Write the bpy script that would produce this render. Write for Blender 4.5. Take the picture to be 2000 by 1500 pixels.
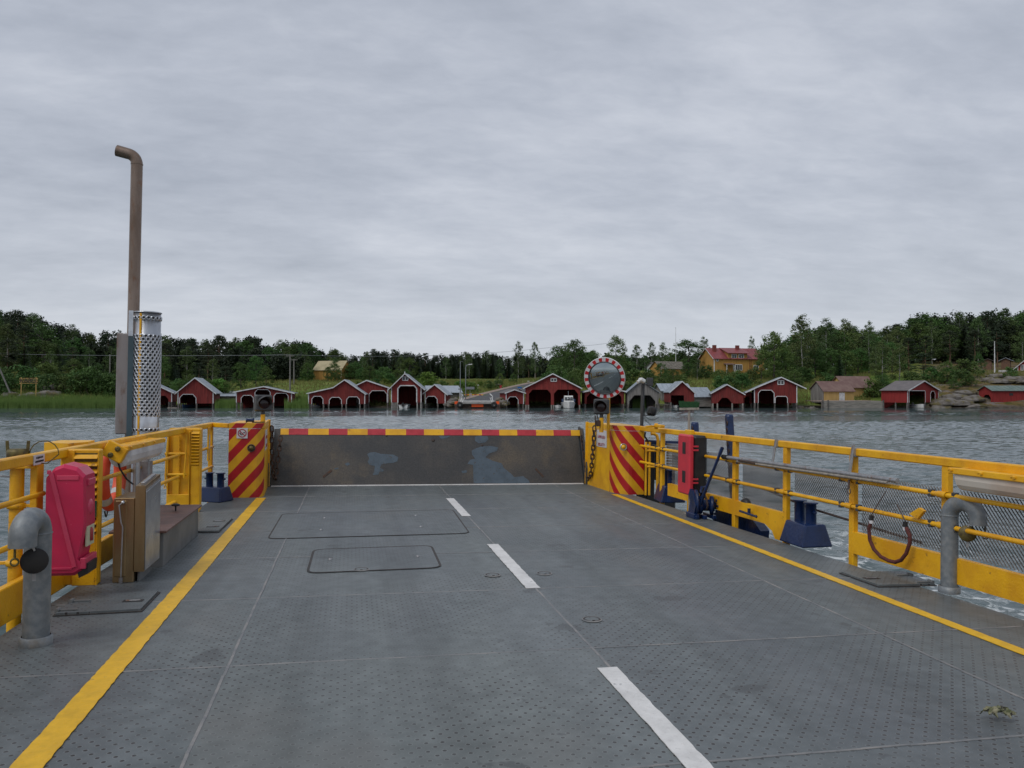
import bpy, math, random
import numpy as np
from mathutils import Vector, Matrix
from mathutils.geometry import tessellate_polygon
for _o in list(bpy.data.objects): bpy.data.objects.remove(_o)
SC = bpy.context.scene
COL = SC.collection
rnd = random.Random(7)
# ------------------------------------------------------------------ camera
F = 1560.0                                    # focal length in pixels of the 2000 px wide photograph
YAW = math.atan2(312, F); PIT = math.atan2(18, F)
CAM = Vector((0, 0, 2.5))
FW = Vector((math.sin(YAW) * math.cos(PIT), math.cos(YAW) * math.cos(PIT), math.sin(PIT)))
RT = Vector((math.cos(YAW), -math.sin(YAW), 0)); UP = RT.cross(FW)
cd = bpy.data.cameras.new('camera'); cam = bpy.data.objects.new('camera', cd); COL.objects.link(cam)
cd.sensor_width = 36.0; cd.lens = 36.0 * F / 2000; cd.clip_start = .05; cd.clip_end = 6000
cam.matrix_world = Matrix(((RT.x, UP.x, -FW.x, CAM.x), (RT.y, UP.y, -FW.y, CAM.y), (RT.z, UP.z, -FW.z, CAM.z), (0, 0, 0, 1)))
SC.camera = cam
SC.render.resolution_x, SC.render.resolution_y = 1024, 768
# ------------------------------------------------------------------ sky and sun (overcast)
SUN_EL, SUN_AZ = math.radians(52), math.radians(235)      # azimuth clockwise from +Y
W = bpy.data.worlds.new('World'); SC.world = W; W.use_nodes = True
nt = W.node_tree; nt.nodes.clear()
def N(t, ty, **k):
    n = t.nodes.new(ty)
    for a, b in k.items():
        if a.startswith('i_'):
            n.inputs[a[2:]].default_value = b
        elif a.startswith('n_'):
            n.inputs[int(a[2:])].default_value = b
        else: setattr(n, a, b)
    return n
def ramp(t, stops, interp='LINEAR'):
    r = t.nodes.new('ShaderNodeValToRGB'); r.color_ramp.interpolation = interp
    e = r.color_ramp.elements
    while len(e) < len(stops): e.new(.5)
    for i, (p, c) in enumerate(stops):
        e[i].position = p; e[i].color = (c[0], c[1], c[2], 1) if isinstance(c, tuple) else (c, c, c, 1)
    return r
L = nt.links.new
sky = N(nt, 'ShaderNodeTexSky', sky_type='NISHITA', sun_disc=False, sun_elevation=SUN_EL, sun_rotation=SUN_AZ)
tc = N(nt, 'ShaderNodeTexCoord'); sp = N(nt, 'ShaderNodeSeparateXYZ'); L(tc.outputs['Generated'], sp.inputs[0])
zc = N(nt, 'ShaderNodeMath', operation='MAXIMUM', n_1=0.0); L(sp.outputs[2], zc.inputs[0])
za = N(nt, 'ShaderNodeMath', operation='ADD', n_1=.19); L(zc.outputs[0], za.inputs[0])
dx = N(nt, 'ShaderNodeMath', operation='DIVIDE'); L(sp.outputs[0], dx.inputs[0]); L(za.outputs[0], dx.inputs[1])
dy = N(nt, 'ShaderNodeMath', operation='DIVIDE'); L(sp.outputs[1], dy.inputs[0]); L(za.outputs[0], dy.inputs[1])
cb = N(nt, 'ShaderNodeCombineXYZ'); L(dx.outputs[0], cb.inputs[0]); L(dy.outputs[0], cb.inputs[1])
mp = N(nt, 'ShaderNodeMapping'); mp.inputs['Rotation'].default_value = (0, 0, .28); mp.inputs['Scale'].default_value = (.75, 1.25, 1); L(cb.outputs[0], mp.inputs[0])
n1 = N(nt, 'ShaderNodeTexNoise', i_Scale=.62, i_Detail=8, i_Roughness=.52, i_Distortion=.5); L(mp.outputs[0], n1.inputs['Vector'])
n2 = N(nt, 'ShaderNodeTexNoise', i_Scale=4.2, i_Detail=7, i_Roughness=.56, i_Distortion=.25); L(mp.outputs[0], n2.inputs['Vector'])
mx = N(nt, 'ShaderNodeMix', data_type='FLOAT'); mx.inputs[0].default_value = .26; L(n1.outputs[0], mx.inputs[2]); L(n2.outputs[0], mx.inputs[3])
n9 = N(nt, 'ShaderNodeTexNoise', i_Scale=13.0, i_Detail=5, i_Roughness=.6, i_Distortion=.4); L(mp.outputs[0], n9.inputs['Vector'])
m9 = N(nt, 'ShaderNodeMix', data_type='FLOAT'); m9.inputs[0].default_value = .11; L(mx.outputs[0], m9.inputs[2]); L(n9.outputs[0], m9.inputs[3])
rc = ramp(nt, [(.36, (.34, .375, .445)), (.5, (.44, .475, .55)), (.64, (.57, .60, .67))]); L(m9.outputs[0], rc.inputs[0])
rh = ramp(nt, [(0.0, .9), (.10, .5), (.25, .12), (.5, 0.0)]); L(zc.outputs[0], rh.inputs[0])
mh = N(nt, 'ShaderNodeMix', data_type='RGBA'); L(rh.outputs[0], mh.inputs[0]); L(rc.outputs[0], mh.inputs[6]); mh.inputs[7].default_value = (.60, .63, .68, 1)
# clouds keep some structure near the horizon
ms = N(nt, 'ShaderNodeMix', data_type='RGBA', blend_type='SOFT_LIGHT'); ms.inputs[0].default_value = .45; L(mh.outputs[2], ms.inputs[6]); L(m9.outputs[0], ms.inputs[7])
bgc = N(nt, 'ShaderNodeBackground', i_Strength=1.0); L(ms.outputs[2], bgc.inputs[0])
bgs = N(nt, 'ShaderNodeBackground', i_Strength=.07); L(sky.outputs[0], bgs.inputs[0])
mw = N(nt, 'ShaderNodeMixShader', n_0=.93); L(bgs.outputs[0], mw.inputs[1]); L(bgc.outputs[0], mw.inputs[2])
wo = N(nt, 'ShaderNodeOutputWorld'); L(mw.outputs[0], wo.inputs[0])
sl = bpy.data.lights.new('sun', 'SUN'); sl.energy = 1.25; sl.angle = math.radians(28); sl.color = (1, .975, .94)
so = bpy.data.objects.new('sun', sl); COL.objects.link(so)
sd = Vector((math.sin(SUN_AZ) * math.cos(SUN_EL), math.cos(SUN_AZ) * math.cos(SUN_EL), math.sin(SUN_EL)))
so.rotation_euler = sd.to_track_quat('Z', 'Y').to_euler(); so.location = (0, 0, 60)
SC.view_settings.view_transform = 'Standard'; SC.view_settings.look = 'None'
SC.view_settings.exposure = .12; SC.view_settings.gamma = 1; SC.view_settings.use_curve_mapping = False
SC.render.engine = 'CYCLES'; SC.cycles.use_denoising = True; SC.cycles.max_bounces = 6
# ------------------------------------------------------------------ measuring helpers
def ray(px, py): return FW + RT * ((px - 1000) / F) + UP * ((750 - py) / F)
def at(px, py, D): return CAM + ray(px, py) * D
def zat(py, D): return at(1000, py, D).z
TA = .014                                       # the ferry lists slightly to starboard
def fw_(p): x, y, z = p; return Vector((1 + (x - 1) * math.cos(TA) + z * math.sin(TA), y, .9 + z * math.cos(TA) - (x - 1) * math.sin(TA)))
def fi_(p): dx_, dz_ = p[0] - 1, p[2] - .9; return Vector((1 + dx_ * math.cos(TA) - dz_ * math.sin(TA), p[1], dz_ * math.cos(TA) + dx_ * math.sin(TA)))
CF = fi_(CAM)
def fray(px, py): return fi_(CAM + ray(px, py)) - CF
def fD(px, py, z=0): r = fray(px, py); return CF + r * ((z - CF.z) / r.z)
def fX(px, py, X): r = fray(px, py); return CF + r * ((X - CF.x) / r.x)
def fY(px, py, Y): r = fray(px, py); return CF + r * ((Y - CF.y) / r.y)
def XR(y): return 4.95 - .045 * (y - 5)
def XL(y): return -2.37 + .03 * (y - 5)
def fR(px, py, off=0): r = fray(px, py); t = (4.95 + off - .045 * (CF.y - 5) - CF.x) / (r.x + .045 * r.y); return CF + r * t
def fL(px, py, off=0): r = fray(px, py); t = (-2.37 + off + .03 * (CF.y - 5) - CF.x) / (r.x - .03 * r.y); return CF + r * t
# ------------------------------------------------------------------ materials
MT = {}
def pm(name, c1, c2=None, sc=6, rough=.5, metal=0, bump=0, bs=40, st=(1, 1, 1), lo=.42, hi=.62, spec=.5, detail=6, rand=0, c3=None, sc3=30, lo3=.62, hi3=.7):
    m = bpy.data.materials.new(name); m.use_nodes = True; t = m.node_tree; b = t.nodes['Principled BSDF']; l = t.links.new
    b.inputs['Roughness'].default_value = rough; b.inputs['Metallic'].default_value = metal
    b.inputs['Specular IOR Level'].default_value = spec
    tcn = N(t, 'ShaderNodeTexCoord'); mpn = N(t, 'ShaderNodeMapping'); mpn.inputs['Scale'].default_value = st; l(tcn.outputs['Object'], mpn.inputs[0])
    c2 = c2 or tuple(x * .8 for x in c1)
    ns = N(t, 'ShaderNodeTexNoise', i_Scale=sc, i_Detail=detail, i_Roughness=.6); l(mpn.outputs[0], ns.inputs['Vector'])
    r = ramp(t, [(lo, c1), (hi, c2)]); l(ns.outputs[0], r.inputs[0]); out = r.outputs[0]
    if c3:
        n3 = N(t, 'ShaderNodeTexNoise', i_Scale=sc3, i_Detail=5, i_Roughness=.65); l(mpn.outputs[0], n3.inputs['Vector'])
        r3 = ramp(t, [(lo3, 0.0), (hi3, 1.0)]); l(n3.outputs[0], r3.inputs[0])
        m3 = N(t, 'ShaderNodeMix', data_type='RGBA'); l(r3.outputs[0], m3.inputs[0]); l(out, m3.inputs[6]); m3.inputs[7].default_value = (*c3, 1); out = m3.outputs[2]
    if rand:
        oi = N(t, 'ShaderNodeObjectInfo'); mr = N(t, 'ShaderNodeMapRange', n_3=1 - rand, n_4=1 + rand); l(oi.outputs['Random'], mr.inputs[0])
        hs = N(t, 'ShaderNodeHueSaturation'); l(mr.outputs[0], hs.inputs['Value']); l(out, hs.inputs['Color']); out = hs.outputs[0]
    l(out, b.inputs['Base Color'])
    if bump:
        nb = N(t, 'ShaderNodeTexNoise', i_Scale=bs, i_Detail=4); l(mpn.outputs[0], nb.inputs['Vector'])
        bn = N(t, 'ShaderNodeBump', i_Strength=bump, i_Distance=.02); l(nb.outputs[0], bn.inputs['Height']); l(bn.outputs[0], b.inputs['Normal'])
    rr = N(t, 'ShaderNodeMapRange', n_3=rough * .8, n_4=min(1, rough * 1.25)); l(ns.outputs[0], rr.inputs[0]); l(rr.outputs[0], b.inputs['Roughness'])
    MT[name] = m; return m
pm('yellow', (.82, .43, .006), (.66, .31, .006), sc=3, rough=.42, bump=.2, bs=60, c3=(.26, .12, .02), sc3=13, lo3=.64, hi3=.72)
pm('red', (.50, .018, .022), (.40, .012, .016), sc=4, rough=.45, c3=(.25, .03, .02), sc3=20)
pm('rampred', (.48, .03, .045), (.38, .02, .03), sc=6, rough=.5, c3=(.18, .05, .04), sc3=25)
pm('white', (.72, .70, .68), (.60, .58, .56), sc=5, rough=.6, c3=(.35, .33, .3), sc3=14)
pm('linewhite', (.74, .72, .69), (.62, .60, .58), sc=9, rough=.7, c3=(.28, .27, .26), sc3=22, lo3=.6, hi3=.66)
pm('lineyellow', (.80, .46, .02), (.70, .38, .02), sc=5, rough=.6, c3=(.45, .27, .10), sc3=14, lo3=.62, hi3=.75)
pm('navy', (.003, .018, .078), (.003, .013, .055), sc=4, rough=.3, bump=.2, bs=25, c3=(.02, .03, .09), sc3=12, lo3=.62, hi3=.75)
pm('bluesteel', (.003, .020, .085), (.003, .014, .055), sc=6, rough=.3, bump=.3, bs=25, c3=(.10, .06, .05), sc3=12, lo3=.62, hi3=.72)
pm('black', (.012, .012, .013), (.02, .02, .02), rough=.5)
pm('darkgrey', (.045, .047, .05), (.06, .06, .06), rough=.5, c3=(.12, .12, .12), sc3=20)
pm('rubber', (.015, .015, .016), (.03, .028, .026), rough=.8)
pm('rustchain', (.055, .042, .035), (.10, .05, .03), sc=30, rough=.7, metal=.3)
pm('galv', (.17, .19, .205), (.24, .255, .26), sc=18, rough=.5, metal=.25, bump=.1, c3=(.17, .12, .06), sc3=3, lo3=.55, hi3=.75)
pm('steel', (.36, .27, .15), (.26, .16, .07), sc=3, rough=.33, metal=.75, st=(1, 1, .3), c3=(.30, .15, .05), sc3=7, lo3=.58, hi3=.75)
pm('brightsteel', (.62, .64, .67), (.45, .47, .50), sc=4, rough=.28, metal=.9, c3=(.35, .24, .12), sc3=9, lo3=.64, hi3=.8)
pm('teal', (.05, .085, .105), (.04, .07, .085), sc=4, rough=.5)
pm('exhaust', (.27, .205, .165), (.15, .10, .07), sc=2.4, rough=.36, metal=.6, st=(1, 1, .35), c3=(.20, .10, .055), sc3=16, lo3=.55)
pm('ironpanel', (.28, .25, .24), (.20, .16, .14), sc=4, rough=.5, metal=.4, st=(1, 1, .3), c3=(.17, .10, .07), sc3=10, lo3=.55)
pm('pink', (.56, .016, .075), (.50, .02, .08), sc=3, rough=.35, c3=(.62, .12, .2), sc3=30, lo3=.66)
pm('pinkrib', (.62, .06, .13), (.56, .04, .10), sc=3, rough=.35)
pm('redbox', (.60, .035, .055), (.5, .03, .05), sc=4, rough=.4)
pm('orange', (.75, .10, .035), (.65, .07, .025), sc=4, rough=.5)
pm('sigorange', (.95, .10, .01), (.85, .13, .02), sc=2, rough=.6, c3=(.5, .10, .03), sc3=2)
pm('greyband', (.5, .5, .5), (.4, .4, .4), rough=.4)
pm('diffuser', (.74, .74, .74), (.5, .5, .5), sc=3, rough=.35)
pm('oldiffuser', (.66, .60, .52), (.56, .44, .35), sc=2, rough=.4)
pm('brownlid', (.15, .075, .06), (.11, .06, .05), sc=4, rough=.5, bump=.1)
pm('greypaint', (.16, .165, .165), (.12, .125, .125), sc=3, rough=.5)
pm('woodhandle', (.30, .27, .23), (.20, .18, .15), sc=20, rough=.7, st=(1, 1, .1))
pm('greenbristle', (.02, .09, .03), (.015, .06, .02), sc=60, rough=.9)
pm('sticker', (.62, .62, .64), (.55, .55, .57), rough=.4)
pm('cream', (.55, .55, .38), (.50, .50, .33), rough=.5)
pm('green', (.01, .10, .05), (.01, .08, .04), rough=.4)
pm('redprint', (.40, .05, .06), rough=.5)
pm('slingred', (.11, .025, .02), (.07, .02, .018), sc=40, rough=.8, bump=.5, bs=60)
pm('rope', (.10, .07, .06), (.06, .045, .04), sc=40, rough=.9)
pm('brass', (.14, .11, .03), (.07, .05, .02), sc=30, rough=.5, metal=.3)
pm('alu', (.36, .37, .38), (.28, .27, .27), sc=14, rough=.4, metal=.6, c3=(.22, .12, .08), sc3=12, lo3=.6)
pm('mesh', (.09, .08, .072), (.14, .125, .115), sc=5, rough=.5, metal=.4)
pm('camo', (.10, .11, .05), (.25, .23, .15), sc=30, rough=.9, c3=(.02, .018, .015), sc3=45, lo3=.52, hi3=.56)
pm('drygroove', (.035, .033, .032), (.07, .06, .055), sc=20, rough=.8)
pm('weldbead', (.15, .155, .16), (.24, .23, .22), sc=6, rough=.5)
pm('redlens', (.02, .004, .004), rough=.2)
# far shore
pm('barnred', (.20, .022, .018), (.12, .015, .013), sc=1.5, rough=.85, st=(3, 3, .25), c3=(.21, .10, .085), sc3=3.5, lo3=.60, hi3=.8, rand=.15, bump=.4, bs=6)
pm('barnred_new', (.25, .018, .016), (.19, .014, .012), sc=1.5, rough=.8, st=(3, 3, .25), bump=.4, bs=6)
pm('barngrey', (.22, .205, .19), (.12, .11, .10), sc=2, rough=.9, st=(3, 3, .2), bump=.4, bs=6)
pm('housetrim', (.66, .66, .66), (.5, .5, .5), sc=2, rough=.7)
pm('roofmetal', (.33, .37, .41), (.25, .285, .32), sc=.8, rough=.45, metal=.2, st=(3, 3, 3), rand=.12, c3=(.22, .23, .24), sc3=2)
pm('rooffelt', (.11, .10, .10), (.15, .13, .13), sc=1.2, rough=.9, rand=.1)
pm('roofbrown', (.15, .085, .075), (.20, .13, .11), sc=1, rough=.85)
pm('roofmoss', (.10, .09, .07), (.19, .17, .14), sc=2, rough=.9)
pm('roofgreen', (.10, .145, .13), (.15, .19, .17), sc=1.5, rough=.7)
pm('roofred', (.24, .055, .055), (.19, .045, .05), sc=.7, rough=.5)
pm('rooftan', (.40, .34, .20), (.33, .28, .16), sc=.7, rough=.6)
pm('ochre', (.46, .25, .06), (.38, .20, .05), sc=1, rough=.85, st=(3, 3, .3))
pm('ochrepale', (.50, .33, .12), (.42, .27, .09), sc=1, rough=.85, st=(3, 3, .3))
pm('greyplank', (.27, .25, .22), (.17, .16, .14), sc=1.2, rough=.9, st=(.6, .6, 4))
pm('stonewall', (.14, .13, .12), (.07, .065, .06), sc=3, rough=.95)
pm('concrete', (.30, .29, .27), (.20, .19, .18), sc=2, rough=.9, c3=(.10, .09, .08), sc3=4)
pm('pile', (.16, .145, .13), (.07, .065, .06), sc=3, rough=.9)
pm('glass', (.03, .035, .04), (.05, .055, .06), rough=.08)
pm('asphalt', (.075, .075, .078), (.055, .055, .057), sc=3, rough=.9)
pm('gravel', (.30, .22, .18), (.22, .17, .14), sc=4, rough=.95)
pm('rock', (.16, .145, .13), (.07, .06, .045), sc=.9, rough=.9, bump=.8, bs=2.5, c3=(.11, .09, .035), sc3=.7, lo3=.5, hi3=.6)
pm('brick', (.20, .05, .04), (.15, .04, .03), sc=4, rough=.9)
pm('poletim', (.20, .19, .175), (.14, .13, .12), sc=4, rough=.9)
pm('boatwhite', (.66, .66, .64), (.56, .56, .54), sc=2, rough=.3)
pm('boatblue', (.03, .07, .16), rough=.5)
pm('lampgrey', (.24, .26, .27), (.2, .21, .22), rough=.4, metal=.4)
pm('signblue', (.01, .12, .38), rough=.4)
pm('rustplate', (.08, .05, .035), (.035, .028, .024), sc=3, rough=.9)
pm('palewall', (.55, .56, .58), rough=.8)
def leafmat(name, c1, c2, rand=.25):
    m = bpy.data.materials.new(name); m.use_nodes = True; t = m.node_tree; l = t.links.new
    t.nodes.remove(t.nodes['Principled BSDF']); out = t.nodes['Material Output']
    oi = N(t, 'ShaderNodeObjectInfo'); tcn = N(t, 'ShaderNodeTexCoord')
    ns = N(t, 'ShaderNodeTexNoise', i_Scale=.9, i_Detail=3); l(tcn.outputs['Object'], ns.inputs['Vector'])
    r = ramp(t, [(.35, c1), (.65, c2)]); l(ns.outputs[0], r.inputs[0])
    mr = N(t, 'ShaderNodeMapRange', n_3=1 - rand, n_4=1 + rand); l(oi.outputs['Random'], mr.inputs[0])
    hm = N(t, 'ShaderNodeMath', operation='MULTIPLY_ADD', n_1=.06, n_2=.47)
    fr = N(t, 'ShaderNodeMath', operation='FRACT'); m7 = N(t, 'ShaderNodeMath', operation='MULTIPLY', n_1=7.3); l(oi.outputs['Random'], m7.inputs[0]); l(m7.outputs[0], fr.inputs[0]); l(fr.outputs[0], hm.inputs[0])
    hs = N(t, 'ShaderNodeHueSaturation'); l(mr.outputs[0], hs.inputs['Value']); l(hm.outputs[0], hs.inputs['Hue']); l(r.outputs[0], hs.inputs['Color'])
    d = N(t, 'ShaderNodeBsdfPrincipled', i_Roughness=.65); d.inputs['Specular IOR Level'].default_value = .25; l(hs.outputs[0], d.inputs['Base Color'])
    tr = N(t, 'ShaderNodeBsdfTranslucent'); l(hs.outputs[0], tr.inputs[0])
    mx = N(t, 'ShaderNodeMixShader', n_0=.22); l(d.outputs[0], mx.inputs[1]); l(tr.outputs[0], mx.inputs[2]); l(mx.outputs[0], out.inputs[0])
    MT[name] = m
leafmat('leaf_birch', (.070, .110, .036), (.105, .155, .052))
leafmat('leaf_broad', (.052, .100, .024), (.088, .150, .038))
leafmat('leaf_spruce', (.020, .038, .020), (.034, .055, .024))
leafmat('leaf_pine', (.030, .048, .024), (.048, .066, .030))
leafmat('leaf_bright', (.085, .15, .022), (.12, .20, .035), .2)
leafmat('leaf_reed', (.095, .16, .032), (.14, .21, .05), .1)
leafmat('leaf_grass', (.11, .14, .035), (.17, .19, .06), .1)
pm('bark', (.09, .075, .06), (.05, .04, .035), sc=5, rough=.95)
pm('birchbark', (.42, .41, .38), (.16, .15, .14), sc=5, rough=.9, st=(1, 1, .6))
pm('pinebark', (.16, .085, .05), (.09, .055, .04), sc=4, rough=.95)
# ------------------------------------------------------------------ mesh builder
OFF = {}
class M:
    def __init__(s, ferry=False): s.v = []; s.f = []; s.sm = []; s.mi = []; s.uv = None; s.ferry = ferry; s.cur = 0
    def add(s, vs, fs, smooth=False):
        b = len(s.v); s.v += [Vector(p) for p in vs]
        for f in fs: s.f.append([b + i for i in f]); s.sm.append(smooth); s.mi.append(s.cur)
        return s
    def box(s, c, d, R=None, b=None):
        c = Vector(c); h = [x / 2 for x in d]; R = R or Matrix.Identity(3)
        if b is None: b = .12 * min(d) if s.ferry else 0
        b = min(b, .45 * min(d))
        if b <= 0:
            cs = [(x, y, z) for z in (-1, 1) for y in (-1, 1) for x in (-1, 1)]
            vs = [c + R @ Vector((q[0] * h[0], q[1] * h[1], q[2] * h[2])) for q in cs]
            return s.add(vs, [(0, 2, 3, 1), (4, 5, 7, 6), (0, 1, 5, 4), (2, 6, 7, 3), (0, 4, 6, 2), (1, 3, 7, 5)])
        cs = [(x, y, z) for z in (-1, 1) for y in (-1, 1) for x in (-1, 1)]; vs = []; ix = {}
        for q in cs:
            for k in range(3):
                ix[q, k] = len(vs); vs.append(Vector([q[i] * (h[i] if i == k else h[i] - b) for i in range(3)]))
        fs = []
        for k in range(3):
            i, j = [a for a in range(3) if a != k]
            for sg in (-1, 1):
                o = []
                for a, e in ((-1, -1), (1, -1), (1, 1), (-1, 1)):
                    q = [0] * 3; q[k] = sg; q[i] = a; q[j] = e; o.append(ix[tuple(q), k])
                fs.append(o)
                for e in (-1, 1):
                    q1 = [0] * 3; q1[i] = sg; q1[j] = e; q1[k] = -1; q2 = list(q1); q2[k] = 1
                    fs.append([ix[tuple(q1), i], ix[tuple(q2), i], ix[tuple(q2), j], ix[tuple(q1), j]])
        for q in cs: fs.append([ix[q, 0], ix[q, 1], ix[q, 2]])
        o = []
        for f in fs:
            n = (vs[f[1]] - vs[f[0]]).cross(vs[f[2]] - vs[f[1]]); ce = sum((vs[i] for i in f), Vector())
            o.append(f if n.dot(ce) > 0 else f[::-1])
        return s.add([c + R @ p for p in vs], o)
    def bb(s, lo, hi, b=None): return s.box([(a + c) / 2 for a, c in zip(lo, hi)], [abs(c - a) for a, c in zip(lo, hi)], None, b)
    def bar(s, p, q, w, h, up=(0, 0, 1), b=None):
        p, q = Vector(p), Vector(q); d = q - p; y = d.normalized(); up = Vector(up)
        x = y.cross(up)
        if x.length < 1e-4: x = y.cross(Vector((1, 0, 0)))
        x.normalize(); z = x.cross(y)
        return s.box((p + q) / 2, (w, d.length, h), Matrix((x, y, z)).transposed(), b)
    def tube(s, pts, r, n=12, cap=True, closed=False):
        P = [Vector(p) for p in pts]; R = r if isinstance(r, (list, tuple)) else [r] * len(P); m = len(P); rings = []
        up = None
        for i in range(m):
            if closed: t = P[(i + 1) % m] - P[i - 1]
            else: t = P[min(i + 1, m - 1)] - P[max(i - 1, 0)]
            t.normalize()
            if up is None:
                up = Vector((0, 0, 1)) if abs(t.z) < .9 else Vector((1, 0, 0))
            a = up - t * up.dot(t)
            a.normalize(); up = a; bb_ = t.cross(a)
            rings.append([P[i] + (a * math.cos(k * 2 * math.pi / n) + bb_ * math.sin(k * 2 * math.pi / n)) * R[i] for k in range(n)])
        vs = [p for g in rings for p in g]; fs = []
        for i in range(m if closed else m - 1):
            j = (i + 1) % m
            for k in range(n): fs.append([i * n + k, i * n + (k + 1) % n, j * n + (k + 1) % n, j * n + k])
        s.add(vs, fs, True)
        if cap and not closed: s.add(rings[0], [list(range(n))[::-1]]); s.add(rings[-1], [list(range(n))])
        return s
    def lathe(s, prof, o, ax=(0, 0, 1), n=20, smooth=True):
        ax = Vector(ax).normalized(); a = ax.orthogonal().normalized(); b = ax.cross(a); o = Vector(o)
        vs = [o + ax * z + (a * math.cos(k * 2 * math.pi / n) + b * math.sin(k * 2 * math.pi / n)) * r for r, z in prof for k in range(n)]
        fs = [[i * n + k, i * n + (k + 1) % n, (i + 1) * n + (k + 1) % n, (i + 1) * n + k] for i in range(len(prof) - 1) for k in range(n)]
        return s.add(vs, fs, smooth)
    def poly(s, pts, ext):                       # planar outline (concave allowed) extruded by vector
        P = [Vector(p) for p in pts]; e = Vector(ext); n = len(P)
        tri = tessellate_polygon([P])
        fs = [list(t) for t in tri] + [[i + n for i in t][::-1] for t in tri]
        fs += [[i, i + n, (i + 1) % n + n, (i + 1) % n] for i in range(n)]
        return s.add(P + [p + e for p in P], fs)
    def loft(s, A, B):                           # two outlines of equal length, closed at both ends
        n = len(A); return s.add(list(A) + list(B), [list(range(n))[::-1], list(range(n, 2 * n))] + [[i, (i + 1) % n, n + (i + 1) % n, n + i] for i in range(n)])
    def quad(s, a, b, c, d): return s.add([a, b, c, d], [(0, 1, 2, 3)])
    def build(s, name, mat, parent=None, label=None, cat=None, group=None, kind=None, org=None, local=False):
        vs = [fw_(p) for p in s.v] if (s.ferry and not local) else s.v
        if parent is not None: off = OFF.get(parent.name, Vector()) if not local else Vector()
        elif org is not None: off = fw_(org) if s.ferry else Vector(org)
        else:
            a = np.array([tuple(p) for p in vs]); off = Vector(((a[:, 0].min() + a[:, 0].max()) / 2, (a[:, 1].min() + a[:, 1].max()) / 2, a[:, 2].min()))
            if kind == 'structure': off = Vector()
        me = bpy.data.meshes.new(name); me.from_pydata([tuple(p - off) for p in vs], [], s.f)
        for mm in (mat if isinstance(mat, (list, tuple)) else [mat]): me.materials.append(MT[mm] if isinstance(mm, str) else mm)
        me.polygons.foreach_set('use_smooth', s.sm); me.polygons.foreach_set('material_index', s.mi)
        if s.uv:
            ul = me.uv_layers.new(name='UVMap')
            for lp in me.loops: ul.data[lp.index].uv = s.uv[lp.vertex_index]
        me.update()
        o = bpy.data.objects.new(name, me); COL.objects.link(o)
        if parent is not None: o.parent = parent; OFF[o.name] = off
        else: o.location = off; OFF[o.name] = off
        prop(o, label, cat, group, kind); return o
def prop(o, label=None, cat=None, group=None, kind=None):
    for k, v in (('label', label), ('category', cat), ('group', group), ('kind', kind)):
        if v: o[k] = v
def thing(name, label, cat, loc, group=None, ferry=False, rz=0):
    o = bpy.data.objects.new(name, None); COL.objects.link(o); o.empty_display_size = .2
    o.location = fw_(loc) if ferry else Vector(loc); o.rotation_euler.z = rz
    OFF[o.name] = Vector(o.location); prop(o, label, cat, group); return o
def dup(root, loc, rz=None, label=None, sc=None, group=None):
    def cp(o, par):
        c = o.copy(); COL.objects.link(c)
        if par is not None: c.parent = par
        for ch in KIDS.get(o.name, []): cp(ch, c)
        return c
    if root.name not in KIDS:
        for o in [root] + list(root.children_recursive): KIDS[o.name] = list(o.children)
    r = cp(root, None); r.location = loc
    if rz is not None: r.rotation_euler.z = rz
    if sc is not None: r.scale = sc if isinstance(sc, tuple) else (sc,) * 3
    if label: r['label'] = label
    if group: r['group'] = group
    return r
KIDS = {}
def text(name, s, size, o, xdir, updir, mat, parent, ferry=True, ex=.001):
    cu = bpy.data.curves.new('t', 'FONT'); cu.body = s; cu.size = size; cu.extrude = ex; cu.align_x = 'CENTER'; cu.align_y = 'CENTER'
    to = bpy.data.objects.new('t', cu); COL.objects.link(to); bpy.context.view_layer.update()
    me = to.evaluated_get(bpy.context.evaluated_depsgraph_get()).to_mesh()
    x = Vector(xdir).normalized(); u = Vector(updir).normalized(); n = x.cross(u); m = M(ferry)
    m.add([Vector(o) + x * v.co.x + u * v.co.y + n * v.co.z for v in me.vertices], [list(p.vertices) for p in me.polygons])
    bpy.data.objects.remove(to); return m.build(name, mat, parent, kind='stuff' if len(s) > 0 else None)
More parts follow.
